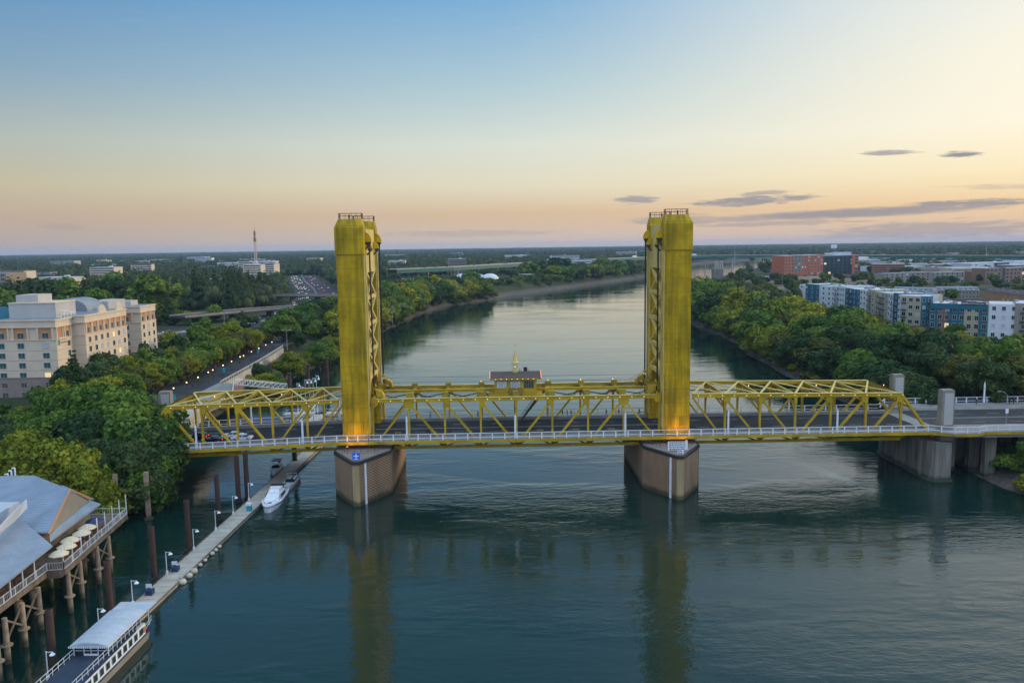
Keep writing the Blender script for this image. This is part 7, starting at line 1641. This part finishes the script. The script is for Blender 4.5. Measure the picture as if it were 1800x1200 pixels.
# ================================================================ far woods: one mass of crowns out to the horizon
leafs = TK['low', 'green'][0][0]; rngw = np.random.default_rng(3); clump = []
def far_proto(sd):
    r = np.random.default_rng(sd); V = []; F = []; no = 0
    for _ in range(7):
        c = np.array([r.uniform(-5, 5), r.uniform(-5, 5), r.uniform(3, 9)]); bv, bf = blob(c, np.array([1, 1, .9]) * r.uniform(2.8, 4.6), r); V.append(bv); F.append(bf + no); no += len(bv)
    k = 110; d = r.normal(size=(k, 3)); d /= np.linalg.norm(d, axis=1)[:, None]; d[:, 2] = np.abs(d[:, 2]); p = d * [7.2, 7.2, 9] + [0, 0, 3] + r.normal(0, .8, (k, 3))
    a = r.normal(size=(k, 3)); a /= np.linalg.norm(a, axis=1)[:, None]; b2 = np.cross(a, r.normal(size=(k, 3))); b2 /= np.linalg.norm(b2, axis=1)[:, None]
    q = np.stack([p - a * 1.0, p + b2 * .9, p + a * 1.0], 1); V.append(q.reshape(-1, 3)); F.append(np.arange(3 * k).reshape(-1, 3) + no)
    return np.concatenate(V), np.concatenate(F)
PR = [far_proto(s) for s in range(6)]
def masses(D0, D1, n, sc0, sc1, zs):
    out = []
    u = rngw.uniform(0, 1, n); D = np.sqrt(D0 ** 2 + (D1 ** 2 - D0 ** 2) * u); az_ = rngw.uniform(-.66, .66, n)
    x = CAM_X + np.sin(az_) * D; y = CAM_Y + np.cos(az_) * D; s = np.interp(D, [D0, D1], [sc0, sc1]) * rngw.uniform(.75, 1.3, n); return x, y, s, np.full(n, zs) * rngw.uniform(.7, 1.25, n)
def keep_out(x, y):
    P2 = np.stack([x, y], 1); ok = river_sd(P2) > 14; q = np.array([cat(Q, k / 60)[0][:2] for k in range(61)]); f = np.array([cat(FW, k / 60)[0][:2] for k in range(61)])
    ok &= np.min(np.hypot(x[:, None] - q[None, :, 0], y[:, None] - q[None, :, 1]), 1) > 26
    ok &= np.min(np.hypot(x[:, None] - f[None, :, 0], y[:, None] - f[None, :, 1]), 1) > 34
    town = (x > 180) & (y < 1000) & (y > 0) & (x > 180 + 0 * y); ok &= ~town
    ok &= ~((x > 330) & (x < 900) & (y < 1300) & (hash2(x, y) < .62))
    ok &= ~((x > -150) & (x < 60) & (y > 640) & (y < 1030))
    ok &= ~((x > 0) & (x < 110) & (y > 680) & (y < 880))
    ok &= ~((x > -240) & (y < 250)); ok &= ~((x > -235) & (x < -60) & (y < 420))
    for o in COL.objects:
        if o.parent is None and 'group' in o and o['group'] == 'scattered buildings of the plain': ok &= ~((np.abs(x - o.location.x) < 26) & (y < o.location.y + 20) & (y > o.location.y - 85))
        if o.parent is None and 'category' in o and o['category'] in ('building', 'buildings', 'hotel', 'office building', 'warehouse', 'tower'): ok &= np.hypot(x - o.location.x - 15, y - o.location.y - 8) > (34 if o.location.y < 900 else 24)
    return ok
VV = []; FF = []; no = 0
for args in ((430, 900, 1500, 1.0, 1.0, 1.15), (900, 1700, 3600, 1.05, 1.3, 1.2), (1700, 3400, 6500, 1.5, 2.2, 1.25), (3400, 7500, 8500, 2.6, 4.2, 1.15), (7500, 12000, 5500, 5, 8, 1.05)):
    x, y, s, zs = masses(*args); ok = keep_out(x, y); x, y, s, zs = x[ok], y[ok], s[ok], zs[ok]
    qa = np.array([[math.atan2(p.x - CAM_X, p.y - CAM_Y), math.hypot(p.x - CAM_X, p.y - CAM_Y)] for p in [cat(Q, k / 80)[0] for k in range(81)]]); qa = qa[np.argsort(qa[:, 0])]
    ta, td = np.arctan2(x - CAM_X, y - CAM_Y), np.hypot(x - CAM_X, y - CAM_Y); dq = np.interp(ta, qa[:, 0], qa[:, 1]); capz = CAM_H - (CAM_H - 18) * td / dq; zs = np.where((td < dq) & (ta > qa[0, 0]) & (ta < qa[-1, 0]), np.minimum(zs, np.maximum(capz - 9, 4.5) / 14.5), zs)   # nothing grows in front of the freeway bridge as high as its deck
    for k in range(6):
        sel = slice(k, None, 6); X_, Y_, S_, Z_ = x[sel], y[sel], s[sel], zs[sel]; pv, pf = PR[k]; an_ = rngw.uniform(0, 6.28, len(X_)); ca, sa = np.cos(an_), np.sin(an_)
        vx = (pv[None, :, 0] * ca[:, None] - pv[None, :, 1] * sa[:, None]) * S_[:, None] + X_[:, None]; vy = (pv[None, :, 0] * sa[:, None] + pv[None, :, 1] * ca[:, None]) * S_[:, None] + Y_[:, None]
        vz = pv[None, :, 2] * (Z_ * 1.15)[:, None] + 8.8
        v = np.stack([vx, vy, vz], -1).reshape(-1, 3); f = (pf[None] + (np.arange(len(X_)) * len(pv))[:, None, None]).reshape(-1, 3) + no; VV.append(v.astype(np.float32)); FF.append(f); no += len(v)
lf = MAT['leaf_far']; t = lf.node_tree
for nd in list(t.nodes):
    if nd.type == 'TEX_NOISE': nd.inputs['Scale'].default_value = .035
o = np_mesh('far_woodland', np.concatenate(VV), np.concatenate(FF), 'leaf_far'); tag(o, 'dark green woodland and suburbs stretching away to the horizon on both sides of the river', 'woodland', kind='stuff')
# spiky tall trees that break the skyline
for i in range(60):
    az_ = RT2.uniform(-.62, .62); D = RT2.uniform(1800, 3800); x = CAM_X + math.sin(az_) * D; y = CAM_Y + math.cos(az_) * D
    tree(x, y, 8.8, 'spire', 'dark', RT2.uniform(22, 33), 'tall dark tree on the skyline', group='tall trees on the skyline', wide=1.6)

# ================================================================ evening haze over the plain
hz_ = MB(); hz_.bx(-11800, 11800, -600, 12900, -5, 96); ho = hz_.build('haze', 'white_wall'); hm = bpy.data.materials.new('haze'); hm.use_nodes = True; t = hm.node_tree; t.nodes.clear()
pv_ = t.nodes.new('ShaderNodeVolumePrincipled'); pv_.inputs['Color'].default_value = (.52, .74, 1, 1); pv_.inputs['Density'].default_value = 5.5e-5; pv_.inputs['Anisotropy'].default_value = 0
mo = t.nodes.new('ShaderNodeOutputMaterial'); t.links.new(pv_.outputs[0], mo.inputs['Volume']); ho.data.materials.clear(); ho.data.materials.append(hm); ho['kind'] = 'stuff'; ho['label'] = 'pale blue evening haze over the river plain'
for k, r in CARS.items():
    if k not in used_car:
        for c in list(COL.objects):
            if c.parent and (c.parent == r or c.parent.parent == r): bpy.data.objects.remove(c)
        bpy.data.objects.remove(r)

# ---- things that look alike and stand in rows get the place they stand at, read from left to right
def px_of(o):
    v = o.location - Vector((CAM_X, CAM_Y, CAM_H)); w_ = v.dot(fw); return (v.dot(rt) / w_, w_)
sets = {}
for o in COL.objects:
    if o.parent is None and 'group' in o: sets.setdefault((o['group'], o['label']), []).append(o)
for (g, lb), os_ in sets.items():
    n_ = len(os_)
    if n_ < 2: continue
    if n_ <= 20:
        for i, o in enumerate(sorted(os_, key=lambda o: px_of(o)[0])): o['label'] = f'{lb}, {ORD[i]} from the left'
    elif n_ <= 100:
        os_.sort(key=lambda o: px_of(o)[1]); k = -(-n_ // 14); per = -(-n_ // k)
        for j in range(k):
            for i, o in enumerate(sorted(os_[j * per:(j + 1) * per], key=lambda o: px_of(o)[0])): o['label'] = f'{lb}, {ORD[j]} row, {ORD[i]} from the left'

_seen = {}
for o in COL.objects:
    if o.parent is None and 'label' in o: _seen.setdefault(o['label'], []).append(o.name)
